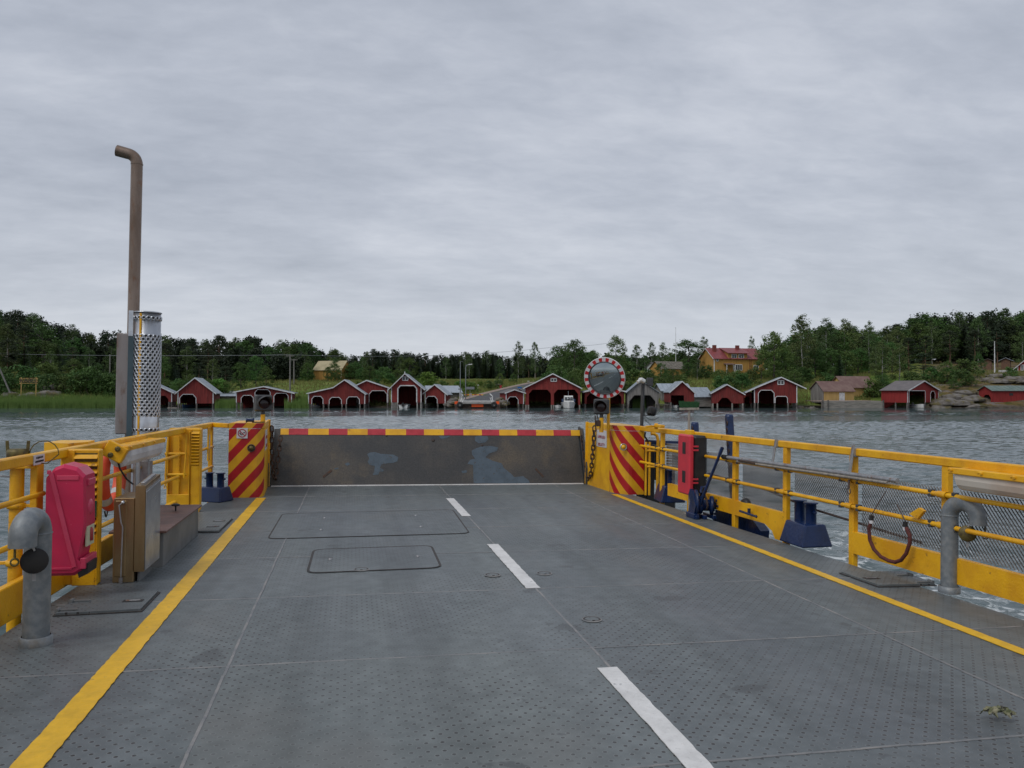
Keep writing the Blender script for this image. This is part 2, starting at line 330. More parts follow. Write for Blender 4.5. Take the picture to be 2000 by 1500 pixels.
# ================================================================== THE FERRY (ferry frame: z = 0 on the deck)
# ---- deck material: painted anti-slip plate with small studs, worn tracks and stains
def deckmat():
    m = bpy.data.materials.new('deckpaint'); m.use_nodes = True; t = m.node_tree; b = t.nodes['Principled BSDF']; l = t.links.new
    ge = N(t, 'ShaderNodeNewGeometry'); pos = ge.outputs['Position']
    def nz(sc, de, st=(1, 1, 1), ro=.55):
        mp_ = N(t, 'ShaderNodeMapping'); mp_.inputs['Scale'].default_value = st; l(pos, mp_.inputs[0])
        n = N(t, 'ShaderNodeTexNoise', i_Scale=sc, i_Detail=de, i_Roughness=ro); l(mp_.outputs[0], n.inputs['Vector']); return n.outputs[0]
    base = ramp(t, [(.3, (.096, .109, .118)), (.5, (.118, .134, .138)), (.7, (.136, .152, .150))]); oi_ = N(t, 'ShaderNodeObjectInfo'); ob_ = N(t, 'ShaderNodeMapRange', n_3=-.07, n_4=.07); l(oi_.outputs['Random'], ob_.inputs[0]); oa_ = N(t, 'ShaderNodeMath', operation='ADD'); l(nz(.55, 5, (1, .45, 1)), oa_.inputs[0]); l(ob_.outputs[0], oa_.inputs[1]); l(oa_.outputs[0], base.inputs[0])
    fine = ramp(t, [(.3, .80), (.7, 1.14)]); l(nz(9, 7), fine.inputs[0])
    mu = N(t, 'ShaderNodeMix', data_type='RGBA', blend_type='MULTIPLY'); mu.inputs[0].default_value = 1; l(base.outputs[0], mu.inputs[6]); l(fine.outputs[0], mu.inputs[7])
    tr_ = ramp(t, [(.32, .84), (.5, 1.0), (.7, 1.12)]); l(nz(1.0, 5, (2.6, .10, 1), .6), tr_.inputs[0])
    mt_ = N(t, 'ShaderNodeMix', data_type='RGBA', blend_type='MULTIPLY'); mt_.inputs[0].default_value = 1; l(mu.outputs[2], mt_.inputs[6]); l(tr_.outputs[0], mt_.inputs[7]); mu = mt_
    # worn, dusty areas and dark damp spots
    w = ramp(t, [(.58, 0.0), (.78, .55)]); l(nz(.9, 5, (1, .5, 1)), w.inputs[0])
    mw_ = N(t, 'ShaderNodeMix', data_type='RGBA'); l(w.outputs[0], mw_.inputs[0]); l(mu.outputs[2], mw_.inputs[6]); mw_.inputs[7].default_value = (.155, .150, .142, 1)
    s1 = ramp(t, [(.665, 0.0), (.69, .6)]); l(nz(3.1, 4, (1, 1, 1)), s1.inputs[0])
    md = N(t, 'ShaderNodeMix', data_type='RGBA'); l(s1.outputs[0], md.inputs[0]); l(mw_.outputs[2], md.inputs[6]); md.inputs[7].default_value = (.062, .066, .068, 1)
    s2 = ramp(t, [(.70, 0.0), (.74, .5)]); l(nz(17, 3), s2.inputs[0])
    md2 = N(t, 'ShaderNodeMix', data_type='RGBA'); l(s2.outputs[0], md2.inputs[0]); l(md.outputs[2], md2.inputs[6]); md2.inputs[7].default_value = (.07, .062, .055, 1)
    # studs: two interleaved lattices
    def lat(off):
        mp_ = N(t, 'ShaderNodeMapping'); mp_.inputs['Scale'].default_value = (1 / .074, 1 / .088, 0); mp_.inputs['Location'].default_value = (off, off, 0); l(pos, mp_.inputs[0])
        fr = N(t, 'ShaderNodeVectorMath', operation='FRACTION'); l(mp_.outputs[0], fr.inputs[0])
        sb = N(t, 'ShaderNodeVectorMath', operation='SUBTRACT'); l(fr.outputs[0], sb.inputs[0]); sb.inputs[1].default_value = (.5, .5, 0)
        sc_ = N(t, 'ShaderNodeVectorMath', operation='MULTIPLY'); l(sb.outputs[0], sc_.inputs[0]); sc_.inputs[1].default_value = (1, 1.25, 0)
        ln = N(t, 'ShaderNodeVectorMath', operation='LENGTH'); l(sc_.outputs[0], ln.inputs[0]); return ln.outputs['Value']
    mn = N(t, 'ShaderNodeMath', operation='MINIMUM'); l(lat(0), mn.inputs[0]); l(lat(.5), mn.inputs[1])
    dot = ramp(t, [(.11, 1.0), (.145, 0.0)]); l(mn.outputs[0], dot.inputs[0])
    ring = ramp(t, [(.12, 0.0), (.155, 1.0), (.20, 0.0)]); l(mn.outputs[0], ring.inputs[0])
    wear = ramp(t, [(.40, .22), (.58, .95)]); l(nz(.8, 5), wear.inputs[0])
    df = N(t, 'ShaderNodeMath', operation='MULTIPLY'); l(dot.outputs[0], df.inputs[0]); l(wear.outputs[0], df.inputs[1])
    m3 = N(t, 'ShaderNodeMix', data_type='RGBA'); l(df.outputs[0], m3.inputs[0]); l(md2.outputs[2], m3.inputs[6]); m3.inputs[7].default_value = (.028, .024, .022, 1)
    rf = N(t, 'ShaderNodeMath', operation='MULTIPLY', n_1=.26); l(ring.outputs[0], rf.inputs[0])
    m4 = N(t, 'ShaderNodeMix', data_type='RGBA'); l(rf.outputs[0], m4.inputs[0]); l(m3.outputs[2], m4.inputs[6]); m4.inputs[7].default_value = (.30, .31, .31, 1)
    l(m4.outputs[2], b.inputs['Base Color'])
    ro = ramp(t, [(.3, .36), (.7, .62)]); l(nz(1.1, 5, (1, .4, 1)), ro.inputs[0]); l(ro.outputs[0], b.inputs['Roughness']); b.inputs['Specular IOR Level'].default_value = .4
    h = N(t, 'ShaderNodeMath', operation='MULTIPLY_ADD', n_1=1.0); l(dot.outputs[0], h.inputs[0]); l(nz(30, 4), h.inputs[2])
    bn = N(t, 'ShaderNodeBump', i_Strength=.35, i_Distance=.004); l(h.outputs[0], bn.inputs['Height']); l(bn.outputs[0], b.inputs['Normal'])
    MT['deckpaint'] = m; return m, dot, m4, b, bn
deckmat()
def linemat(src, name):                          # the same studs show through the painted lines
    m = MT['deckpaint'].copy(); m.name = name; t = m.node_tree; l = t.links.new; b = t.nodes['Principled BSDF']
    prev = b.inputs['Base Color'].links[0].from_socket
    ge = N(t, 'ShaderNodeNewGeometry'); n = N(t, 'ShaderNodeTexNoise', i_Scale=7, i_Detail=8, i_Roughness=.7); l(ge.outputs['Position'], n.inputs['Vector'])
    r = ramp(t, [(.34, tuple(x * .78 for x in src)), (.6, src)]); l(n.outputs[0], r.inputs[0])
    r2 = ramp(t, [(.63, .10), (.70, .75)]); l(n.outputs[0], r2.inputs[0])
    mx_ = N(t, 'ShaderNodeMix', data_type='RGBA'); l(r2.outputs[0], mx_.inputs[0]); l(r.outputs[0], mx_.inputs[6]); l(prev, mx_.inputs[7])
    l(mx_.outputs[2], b.inputs['Base Color']); MT[name] = m
linemat((.88, .50, .010), 'deckyellow'); linemat((.76, .745, .72), 'deckwhite')
YE = fD(844, 948).y                                # where the deck ends and the ramp flap begins
YP = fD(480, 972).y                                # striped bulwark ends
m = M(True)
out = [(XL(-3) + .15, -3), (XR(-3) - .15, -3), (XR(YP) - .12, YP + .25), (4.16, YE), (-1.36, YE), (XL(YP) + .2, YP + .2)]
m.poly([(x, y, -.012) for x, y in out], (0, 0, -.10))
deck = m.build('ferry_deck', 'greypaint', kind='structure', org=(1, 0, -.1))
prop(deck, label='grey steel car deck of the ferry')
xs = [None, -.70, 1.485, 3.525, None]; ys = [-3, -.25, 1.3, 3.27, 4.86, 6.42, 7.97, 9.5, 11.05, 12.6, YE - .005]
for j in range(len(ys) - 1):
    y0, y1 = ys[j], ys[j + 1]
    for i in range(4):
        def xe(k, y):
            if k == 0: return XL(y) + .14 if y < YP + .1 else -1.36 + (YE - y) * .2
            if k == 4: return XR(y) - .14 if y < YP + .1 else 4.16 + (YE - y) * .25
            return xs[k]
        g = .0035; dz = rnd.uniform(-.0015, .0015)
        a = [(xe(i, y0) + g, y0 + g), (xe(i + 1, y0) - g, y0 + g), (xe(i + 1, y1) - g, y1 - g), (xe(i, y1) + g, y1 - g)]
        M(True).poly([(x, y, dz) for x, y in a], (0, 0, -.0105)).build('deck_plate', 'deckpaint', deck)
# weld beads over the seams
for k, x in enumerate((-.70, 1.485, 3.525)):
    m = M(True); y = -2.9
    while y < YE - .05:
        m.bar((x + rnd.uniform(-.003, .003), y, .001), (x + rnd.uniform(-.003, .003), min(y + .2, YE - .02), .001), .018, .006, b=.002); y += .2
    m.build('weld_seam', 'weldbead', deck)
for y in ys[1:-1]:
    m = M(True); x = XL(y) + .2
    while x < XR(y) - .3:
        m.bar((x, y + rnd.uniform(-.003, .003), .0), (min(x + .25, XR(y) - .3), y + rnd.uniform(-.003, .003), .0), .013, .006, b=.002); x += .25
    m.build('weld_seam', 'weldbead', deck)
# hull below the deck
m = M(True)
def lp(z, k): return [(XL(-3) + .12 + k, -3, z), (XR(-3) - .12 - k, -3, z), (XR(YP) - .1 - k, YP + .3, z), (4.3 - k, YE + .1, z), (-1.45 + k, YE + .1, z), (XL(YP) + .18 + k, YP + .3, z)]
m.loft(lp(-1.6, .25), lp(-.115, 0)); m.build('ferry_hull', 'navy', kind='structure', org=(1, 0, -1.6))['label'] = 'dark blue hull of the ferry under the deck'
# painted lines
def sheet(name, pts, mat, label, cat, group=None, z=.003):
    Q = []; rr_e = random.Random(len(label))
    for i in range(4):                           # brushed edges follow the studs, never quite straight
        a_, b_ = pts[i], pts[(i + 1) % 4]; n = max(1, int(math.dist(a_, b_) / .044))
        for k in range(n): u = k / n; j = rr_e.choice((0, 0, .002, .005)) if 0 < k else 0; Q.append((a_[0] + (b_[0] - a_[0]) * u + (j if a_[0] < (pts[0][0] + pts[1][0]) / 2 else -j), a_[1] + (b_[1] - a_[1]) * u))
    pts = Q
    return M(True).poly([(p[0], p[1], z + .0035) for p in pts], (0, 0, -.0035)).build(name, mat, label=label, cat=cat, group=group)
a = fD(510, 973); wl = .125
sheet('lane_line', [(a.x - .07, -2.9), (a.x + .07, -2.9), (a.x + .07, a.y), (a.x - .07, a.y)], 'deckyellow', 'broad yellow line painted along the left side of the ferry deck', 'painted line')
a = fD(1200, 966)
sheet('lane_line', [(a.x - .05, -2.9), (a.x + .05, -2.9), (a.x + .05, a.y), (a.x - .05, a.y)], 'deckyellow', 'narrow yellow line painted along the right side of the ferry deck', 'painted line')
for (p, q, lb) in (((888, 974), (900, 1009), 'short white lane dash farthest down the deck near the raised ramp'), ((962, 1064), (1036, 1150), 'white lane dash in the middle of the deck between two round flush caps'), ((1183, 1306), (1290, 1500), 'nearest white lane dash running out of the bottom of the picture')):
    y1 = fD(*p).y; y0 = fD(*q).y if q[1] < 1400 else fD(1360, 1540).y - .3
    sheet('lane_dash', [(1.402, y0), (1.522, y0), (1.522, y1), (1.402, y1)], 'deckwhite', lb, 'painted line', 'white lane dashes on the deck', z=.0045)
# flush deck hatches (outlined), round caps
def outline(pts, name, lb, cat, w=.02, bolts=()):
    P = [fD(*p) for p in pts]; t_ = thing(name, lb, cat, sum(P, Vector()) / len(P), ferry=True)
    Q = []                                       # rounded corners
    n = len(P)
    for i in range(n):
        p, a_, b_ = P[i], P[i - 1], P[(i + 1) % n]; r = min(.12, (a_ - p).length * .3, (b_ - p).length * .3)
        e0 = p + (a_ - p).normalized() * r; e1 = p + (b_ - p).normalized() * r
        for k in range(5): u = k / 4; Q.append(e0 * (1 - u) ** 2 + p * 2 * u * (1 - u) + e1 * u * u)
    c = sum(Q, Vector()) / len(Q)
    M(True).poly([(q.x, q.y, .0045) for q in Q], (0, 0, -.003)).build('hatch_plate', 'deckpaint', t_)
    m = M(True); 
    for i in range(len(Q)):
        p, q = Q[i], Q[(i + 1) % len(Q)]; m.bar((p.x, p.y, .0045), (q.x, q.y, .0045), w, .003, b=0)
    m.build('joint', 'drygroove', t_)
    for bq in bolts:
        q = fD(*bq); M(True).lathe([(0, .012), (.014, .012), (.018, .004), (.018, 0)], (q.x, q.y, .004), n=8).build('bolt', 'alu', t_)
outline([(523, 1053), (917, 1042), (884, 996), (552, 1004)], 'flush_hatch', 'large flush deck hatch with rounded corners, nearer the ramp', 'deck hatch', .016, ((634, 1013), (627, 1036), (812, 1008), (822, 1030)))
outline([(600, 1120), (862, 1109), (842, 1066), (613, 1074)], 'flush_hatch', 'smaller flush deck hatch with a round cap in its lower edge', 'deck hatch', .022, ((645, 1094), (816, 1088)))
for (x, y, lb) in ((1156, 1211, 'round flush deck cap with rusty rim, nearest the camera'), (962, 1124, 'round flush cap just left of the middle white dash'), (1063, 1121, 'round flush cap just right of the middle white dash'), (706, 1113, 'round flush cap in the edge of the smaller hatch')):
    q = fD(x, y); t_ = thing('deck_cap', lb, 'deck cap', (q.x, q.y, 0), 'round flush caps in the deck', True)
    M(True).lathe([(0, .006), (.048, .006), (.05, .004)], (q.x, q.y, .003), n=28, smooth=False).build('cap_plate', 'deckpaint', t_)
    M(True).lathe([(.05, .002), (.052, .006), (.060, .006), (.063, .002)], (q.x, q.y, .003), n=28).build('rim', 'drygroove', t_)
    M(True).lathe([(.063, .002), (.066, .008), (.073, .002)], (q.x, q.y, .003), n=28).build('weld_ring', 'weldbead', t_)
    M(True).box((q.x, q.y - .045, .0105), (.02, .008, .004)).build('key_slot', 'drygroove', t_)
def lift_hatch(pts, lb, slots, hinge):
    P = [fD(*p) for p in pts]; t_ = thing('side_hatch', lb, 'deck hatch', sum(P, Vector()) / 4, 'raised side hatches', True)
    M(True).poly([(p.x, p.y, .022) for p in P], (0, 0, -.014)).build('lid', 'deckpaint', t_)
    c = sum(P, Vector()) / 4
    M(True).poly([(c.x + (p.x - c.x) * 1.05, c.y + (p.y - c.y) * 1.05, .009) for p in P], (0, 0, -.006)).build('frame', 'drygroove', t_)
    for (px, py) in slots:
        q = fD(px, py, .02); m = M(True); m.bb((q.x - .07, q.y - .035, .0225), (q.x + .07, q.y + .035, .024), 0); m.build('grip_slot', 'black', t_)
        M(True).tube([(q.x - .05, q.y, .026), (q.x + .05, q.y, .026)], .005, 8).build('handle_bar', 'alu', t_)
    for (px, py) in hinge:
        q = fD(px, py, .02); sx = 1 if px < 1000 else -1
        M(True).tube([(q.x, q.y - .03, .03), (q.x, q.y + .03, .03)], .014, 10).bb((q.x, q.y - .008, .023), (q.x + sx * .13, q.y + .008, .034)).build('hinge', 'greypaint', t_)
lift_hatch([(108, 1204), (274, 1195), (309, 1159), (150, 1168)], 'raised grey side hatch beside the left gooseneck pipe', [(260, 1174)], [(113, 1194), (140, 1176)])
lift_hatch([(366, 1041), (427, 1040), (453, 1015), (400, 1014)], 'small raised side hatch in front of the left blue bollard', [(428, 1018), (416, 1029)], [])
lift_hatch([(1643, 1121), (1716, 1147), (1826, 1145), (1765, 1120)], 'raised side hatch beside the right gooseneck pipe', [(1702, 1130)], [(1777, 1124), (1818, 1138)])
# ---- raised ramp flap
ramp_ = thing('ramp_flap', 'raised dark steel ramp flap with red and yellow striped top edge', 'ramp flap', (1.4, YE + .05, 0), ferry=True)
zt = fY(840, 839, YE + .42).z
A0, A1 = Vector((-1.36, YE + .04, .0)), Vector((4.13, YE + .04, .0)); B0, B1 = Vector((-1.33, YE + .42, zt)), Vector((4.10, YE + .42, zt))
def rampmat():
    m = pm('rampsteel', (.040, .039, .038), (.066, .058, .049), sc=1.3, rough=.5, c3=(.11, .085, .055), sc3=1.6, lo3=.54, hi3=.75)
    t = m.node_tree; l = t.links.new; b = t.nodes['Principled BSDF']; prev = b.inputs['Base Color'].links[0].from_socket
    tcn = N(t, 'ShaderNodeTexCoord'); n = N(t, 'ShaderNodeTexNoise', i_Scale=1.1, i_Detail=6, i_Roughness=.55, i_Distortion=.4); mp_ = N(t, 'ShaderNodeMapping'); mp_.inputs['Location'].default_value = (3.2, 1.1, 4.4); l(tcn.outputs['Object'], mp_.inputs[0]); l(mp_.outputs[0], n.inputs['Vector'])
    r = ramp(t, [(.995, 0.0), (1.0, 1.0)]); l(n.outputs[0], r.inputs[0]); mx_ = N(t, 'ShaderNodeMix', data_type='RGBA'); l(r.outputs[0], mx_.inputs[0]); l(prev, mx_.inputs[6]); mx_.inputs[7].default_value = (.082, .115, .15, 1)
    w = N(t, 'ShaderNodeTexNoise', i_Scale=45, i_Detail=3); l(tcn.outputs['Object'], w.inputs['Vector']); r2 = ramp(t, [(.3, .75), (.7, 1.25)]); l(w.outputs[0], r2.inputs[0])
    mu = N(t, 'ShaderNodeMix', data_type='RGBA', blend_type='MULTIPLY'); mu.inputs[0].default_value = 1; l(mx_.outputs[2], mu.inputs[6]); l(r2.outputs[0], mu.inputs[7]); l(mu.outputs[2], b.inputs['Base Color'])
rampmat(); pm('flappaint', (.070, .098, .125), (.055, .078, .10), sc=9, rough=.55, c3=(.06, .055, .05), sc3=26, lo3=.6, hi3=.66)
dn = (B0 - A0).cross(A1 - A0).normalized() * -1
if dn.y < 0: dn = -dn
thk = dn * .10
m = M(True); m.loft([A0, A1, A1 + thk, A0 + thk], [B0, B1, B1 + thk, B0 + thk]); m.build('flap_plate', 'rampsteel', ramp_)
pxs = [548, 564, 602, 642, 679, 718, 753, 793, 828, 867, 905, 941, 975, 1010, 1047, 1081, 1115, 1133]
for i in range(len(pxs) - 1):
    q0 = fY(pxs[i], 844, YE + .4); q1 = fY(pxs[i + 1], 844, YE + .4); up = (B0 - A0).normalized()
    lo = B0.lerp(A0, .105); hi = B0.lerp(A0, -.004); f_ = -dn * .006
    v = [Vector((q0.x, lo.y, lo.z)), Vector((q1.x, lo.y, lo.z)), Vector((q1.x, hi.y, hi.z)), Vector((q0.x, hi.y, hi.z))]
    m = M(True); m.loft([p + f_ for p in v], [p + dn * .115 for p in v]); m.build('warning_block', 'yellow' if i % 2 == 0 else 'rampred', ramp_)
def onflap(px, py, k=.003):
    r_ = fray(px, py); n_ = -dn; t_ = (A0 - CF).dot(n_) / r_.dot(n_); return CF + r_ * t_ + n_ * k
for lst in ([(717, 887), (722, 884), (733, 883), (742, 886), (752, 887), (768, 888), (778, 893), (776, 901), (768, 904), (756, 905), (745, 907), (742, 914), (750, 918), (748, 921), (741, 921), (739, 927), (728, 928), (731, 920), (732, 910), (722, 908), (718, 902), (721, 895)],
            [(929, 876), (940, 872), (958, 871), (973, 874), (970, 881), (955, 886), (948, 893), (962, 900), (980, 905), (985, 915), (998, 925), (1004, 932), (1022, 930), (1032, 938), (1035, 944), (925, 944), (924, 908), (913, 906), (918, 898), (928, 896), (922, 888), (921, 880)],
            [(928, 853), (935, 851), (952, 852), (954, 858), (948, 864), (935, 866), (928, 861)], [(855, 851), (880, 851), (872, 856), (862, 857)], [(673, 906), (680, 903), (684, 907), (678, 910)], [(901, 920), (911, 918), (912, 923), (903, 924)], [(652, 915), (660, 913), (662, 916), (655, 917)]):
    Q = [onflap(*p) for p in lst]; M(True).poly(Q, dn * .002).build('paint_patch', 'flappaint', ramp_)
q0, q1 = fD(532, 950), fD(1153, 947)
M(True).bb((A0.x + .03, YE - .03, .001), (A1.x - .03, YE + .035, .016)).build('hinge_strip', 'white', ramp_)
for s, X in ((-1, A0.x - .01), (1, A1.x + .01)):         # dark side cheeks that carry the flap
    m = M(True); m.poly([(X, YE - .05, -.05), (X, YE + .75, -.05), (X, YE + .75, .55), (X, YE + .5, 1.02), (X, YE + .25, .98), (X, YE - .05, .3)], (s * .03, 0, 0)); m.build('side_cheek', 'darkgrey', ramp_)
for (px, py, r_) in ((755, 851, .02), (846, 860, .03), (941, 870, .02)):
    q = fY(px, py, YE + .35); t2 = (q.z - A0.z) / (B0.z - A0.z); c = A0.lerp(B0, t2); M(True).lathe([(0, .004), (r_, .004), (r_, 0)], Vector((q.x, c.y, c.z)) - dn * .001, -dn, 10).build('lifting_hole', 'rustchain', ramp_)
for (x0, y0, x1, y1) in ((631, 932, 648, 918), (1047, 916, 1060, 931)):
    a_ = fY(x0, y0, YE + .1); b_ = fY(x1, y1, YE + .15)
    def onp(q): u = (q.z - A0.z) / (B0.z - A0.z); c = A0.lerp(B0, u); return Vector((q.x, c.y, c.z)) - dn * .004
    M(True).bar(onp(a_), onp(b_), .035, .006, up=dn).build('lug_strip', 'rustchain', ramp_)
# ---- striped bulwark ends
def stripemat(name, k):
    m = bpy.data.materials.new(name); m.use_nodes = True; t = m.node_tree; l = t.links.new; b = t.nodes['Principled BSDF']
    u = N(t, 'ShaderNodeUVMap'); s_ = N(t, 'ShaderNodeSeparateXYZ'); l(u.outputs[0], s_.inputs[0])
    a_ = N(t, 'ShaderNodeMath', operation='MULTIPLY', n_1=k); l(s_.outputs[0], a_.inputs[0])
    c = N(t, 'ShaderNodeMath', operation='ADD'); l(a_.outputs[0], c.inputs[0]); l(s_.outputs[1], c.inputs[1])
    d = N(t, 'ShaderNodeMath', operation='DIVIDE', n_1=.335); l(c.outputs[0], d.inputs[0])
    f = N(t, 'ShaderNodeMath', operation='FRACT'); l(d.outputs[0], f.inputs[0])
    g = N(t, 'ShaderNodeMath', operation='GREATER_THAN', n_1=.5); l(f.outputs[0], g.inputs[0])
    ns = N(t, 'ShaderNodeTexNoise', i_Scale=5, i_Detail=6); l(u.outputs[0], ns.inputs['Vector'])
    y_ = ramp(t, [(.4, (.70, .36, .010)), (.62, (.60, .29, .010))]); l(ns.outputs[0], y_.inputs[0]); r_ = ramp(t, [(.4, (.42, .007, .012)), (.62, (.34, .006, .010))]); l(ns.outputs[0], r_.inputs[0])
    x_ = N(t, 'ShaderNodeMix', data_type='RGBA'); l(g.outputs[0], x_.inputs[0]); l(y_.outputs[0], x_.inputs[6]); l(r_.outputs[0], x_.inputs[7]); l(x_.outputs[2], b.inputs['Base Color'])
    b.inputs['Roughness'].default_value = .4; MT[name] = m
stripemat('stripes_left', -1.12); stripemat('stripes_right', 1.12)
def bulwark(side):
    if side < 0:
        xa, xb, yf = fD(445, 972).x, fD(513, 972).x, fD(480, 972).y
        path = [(xa, yf), (xb - .13, yf)] + [(xb - .13 + .13 * math.sin(a_), yf + .13 - .13 * math.cos(a_)) for a_ in [math.pi / 2 * k / 6 for k in range(1, 7)]]
        end = (-1.385, YE + .02); lb = 'striped yellow and red bulwark end with prohibition sticker, left of the ramp'
    else:
        xb = fD(1197, 963).x; xa = fD(1258, 966).x; yf = fD(1240, 966).y
        path = [(xa, yf), (xb + .24, yf)] + [(xb + .24 - .24 * math.sin(a_), yf + .42 - .42 * math.cos(a_)) for a_ in [math.pi / 2 * k / 8 for k in range(1, 9)]]
        end = (4.165, YE + .02); lb = 'striped yellow and red bulwark end below the traffic mirror, right of the ramp'
    H = 1.115; t_ = thing('bulwark_end', lb, 'bulwark', (path[0][0], path[0][1], 0), 'striped bulwark ends beside the ramp', True)
    m = M(True); uv = []; d = 0
    outer = path; cx, cy = (path[0][0] + end[0]) / 2, path[0][1] + .7
    for z0, z1, nm in ((0, 1.03, 'striped_panel'), (1.036, H, 'striped_rim')):
        m = M(True); uv = []; d = 0; vs = []; fs = []
        for i, (x, y) in enumerate(outer):
            if i: d += math.hypot(x - outer[i - 1][0], y - outer[i - 1][1])
            dd = d if side < 0 else d
            vs += [(x, y, z0), (x, y, z1)]; uv += [(dd, z0), (dd, z1)]
        n = len(outer)
        inn = .02
        for i, (x, y) in enumerate(outer):     # inner skin for thickness
            vs += [(x + (cx - x) * .04, y + .02, z0), (x + (cx - x) * .04, y + .02, z1)]; uv += [uv[2 * i], uv[2 * i + 1]]
        for i in range(n - 1):
            a_, b_ = 2 * i, 2 * i + 2; fs.append([a_, b_, b_ + 1, a_ + 1]); c_, e_ = 2 * n + 2 * i, 2 * n + 2 * i + 2; fs.append([c_ + 1, e_ + 1, e_, c_]); fs.append([a_ + 1, b_ + 1, e_ + 1, c_ + 1])
        fs.append([0, 1, 2 * n + 1, 2 * n])
        m.add(vs, fs); 
        if side > 0: uv = [(-u_, v_ + .12) for u_, v_ in uv]
        m.uv = uv; m.build(nm, 'stripes_left' if side < 0 else 'stripes_right', t_)
    e = outer[-1]; dirv = Vector((end[0] - e[0], end[1] - e[1], 0)); 
    for z0, z1, nm in ((0.0, 1.03, 'side_panel'), (1.036, H, 'side_rim')):
        m = M(True); m.poly([(e[0], e[1], z0), (e[0], e[1] + .001, z1), (end[0], end[1], z1), (end[0], end[1], z0)], (side * .025, 0, 0)); m.build(nm, 'yellow', t_)
    m = M(True); m.poly([(outer[0][0], outer[0][1] + .01, H - .012), *[(x, y + .004, H - .012) for x, y in outer[1:]], (end[0], end[1], H - .012), (outer[0][0], end[1] - .3, H - .012)], (0, 0, .01)); m.build('top_plate', 'yellow', t_)
    m = M(True); m.bar((end[0] + side * .0, end[1] - .0, 0), (end[0], end[1], H + .01), .05, .05, up=(0, 1, 0)); m.build('end_post', 'yellow', t_)
    # recessed lamp
    lx, ly = ((491, 875) if side < 0 else (1217, 873)); q = fY(lx, ly, yf + (0 if side < 0 else .02))
    M(True).lathe([(.058, .0), (.058, .014), (.046, .014), (.042, 0)], (q.x, q.y - .012, q.z), (0, -1, 0), 20).build('lamp_ring', 'drygroove' if side < 0 else 'brightsteel', t_)
    lens = M(True).lathe([(0, .035), (.02, .03), (.036, .015), (.042, 0)], (q.x, q.y - .012, q.z), (0, -1, 0), 16).build('lamp_lens', 'brass' if side < 0 else 'yellow', t_)
    return t_, e, end, yf
bl, el, endl, yfl = bulwark(-1); br, er, endr, yfr = bulwark(1)
# prohibition sticker on the left end
q = fY(473, 846, yfl - .008); t_ = bl
M(True).bb((q.x - .078, q.y - .003, q.z - .078), (q.x + .078, q.y + .002, q.z + .078), 0).build('prohibition_sticker', 'sticker', t_)
M(True).lathe([(.050, 0), (.050, .002), (.064, .002), (.064, 0)], (q.x, q.y - .004, q.z), (0, -1, 0), 28, False).bar((q.x - .04, q.y - .006, q.z + .04), (q.x + .04, q.y - .006, q.z - .04), .003, .012, up=(1, 0, 1), b=0).build('prohibition_ring', 'redprint', t_)
m = M(True)
for (u, v, w_, h_) in ((-.030, .000, .018, .016), (-.022, -.014, .018, .014), (-.008, -.026, .020, .010), (.004, -.014, .016, .010), (.022, .006, .022, .010), (.034, .010, .010, .016)): m.bb((q.x + u - w_ / 2, q.y - .0052, q.z + v - h_ / 2), (q.x + u + w_ / 2, q.y - .0042, q.z + v + h_ / 2), 0)
m.build('pictogram', 'black', t_, kind='stuff')
# notices on the side panels
def notice(t_, e, end, f0, f1, z0, z1, side, lines):
    a_ = Vector((e[0], e[1], 0)).lerp(Vector((end[0], end[1], 0)), f0); b_ = Vector((e[0], e[1], 0)).lerp(Vector((end[0], end[1], 0)), f1)
    o = Vector((-side * .005, 0, 0)); m = M(True); m.poly([a_ + o + Vector((0, 0, z0)), b_ + o + Vector((0, 0, z0)), b_ + o + Vector((0, 0, z1)), a_ + o + Vector((0, 0, z1))], (side * .004, 0, 0)); m.build('notice', 'sticker', t_)
    c = (a_ + b_) / 2; xd = (b_ - a_) if side < 0 else (a_ - b_)
    for i, s_ in enumerate(lines): text('lettering', s_, .072, (c.x - side * .009, c.y, z1 - .12 - i * .13), xd, (0, 0, 1), 'redprint', t_)
notice(bl, el, endl, .05, .5, .69, 1.0, -1, ('LÄPIKULKU', 'KIELLETTY')); notice(br, er, endr, .12, .55, .72, 1.01, 1, ('LÄPIKULKU', 'KIELLETTY'))
# ---- chains between bulwark and flap
def link_mesh():
    m = M(); pts = []; 
    for k in range(12):
        a_ = k / 12 * 2 * math.pi; x, z = math.cos(a_) * .020, math.sin(a_) * .020; z += .018 * (1 if z > 0 else -1); pts.append((x, 0, z))
    m.tube(pts, .0085, 6, closed=True); return m
def chain(name, lb, pts, group, pitch=.055, scale=1.0):
    P = [Vector(p) for p in pts]; t_ = thing(name, lb, 'chain', P[0], group, True); acc = []
    for a_, b_ in zip(P, P[1:]):
        n = max(1, int((b_ - a_).length / (pitch * scale)))
        for k in range(n): acc.append((a_.lerp(b_, (k + .5) / n), (b_ - a_).normalized()))
    base = link_mesh(); me = None
    for i, (c, d) in enumerate(acc):
        o = bpy.data.objects.new('link', me) if me else None
        if o is None: o = base.build('link', 'rustchain', t_, local=True); me = o.data
        else: COL.objects.link(o); o.parent = t_; OFF[o.name] = OFF[t_.name]
        o.location = fw_(c) - t_.location; qt = d.to_track_quat('Z', 'Y'); o.rotation_mode = 'QUATERNION'
        from mathutils import Quaternion
        o.rotation_quaternion = qt @ Quaternion((0, 0, 1), math.pi / 2 * (i % 2) + .3); o.scale = (scale,) * 3
def P3(lst): return [fY(*p) for p in lst]
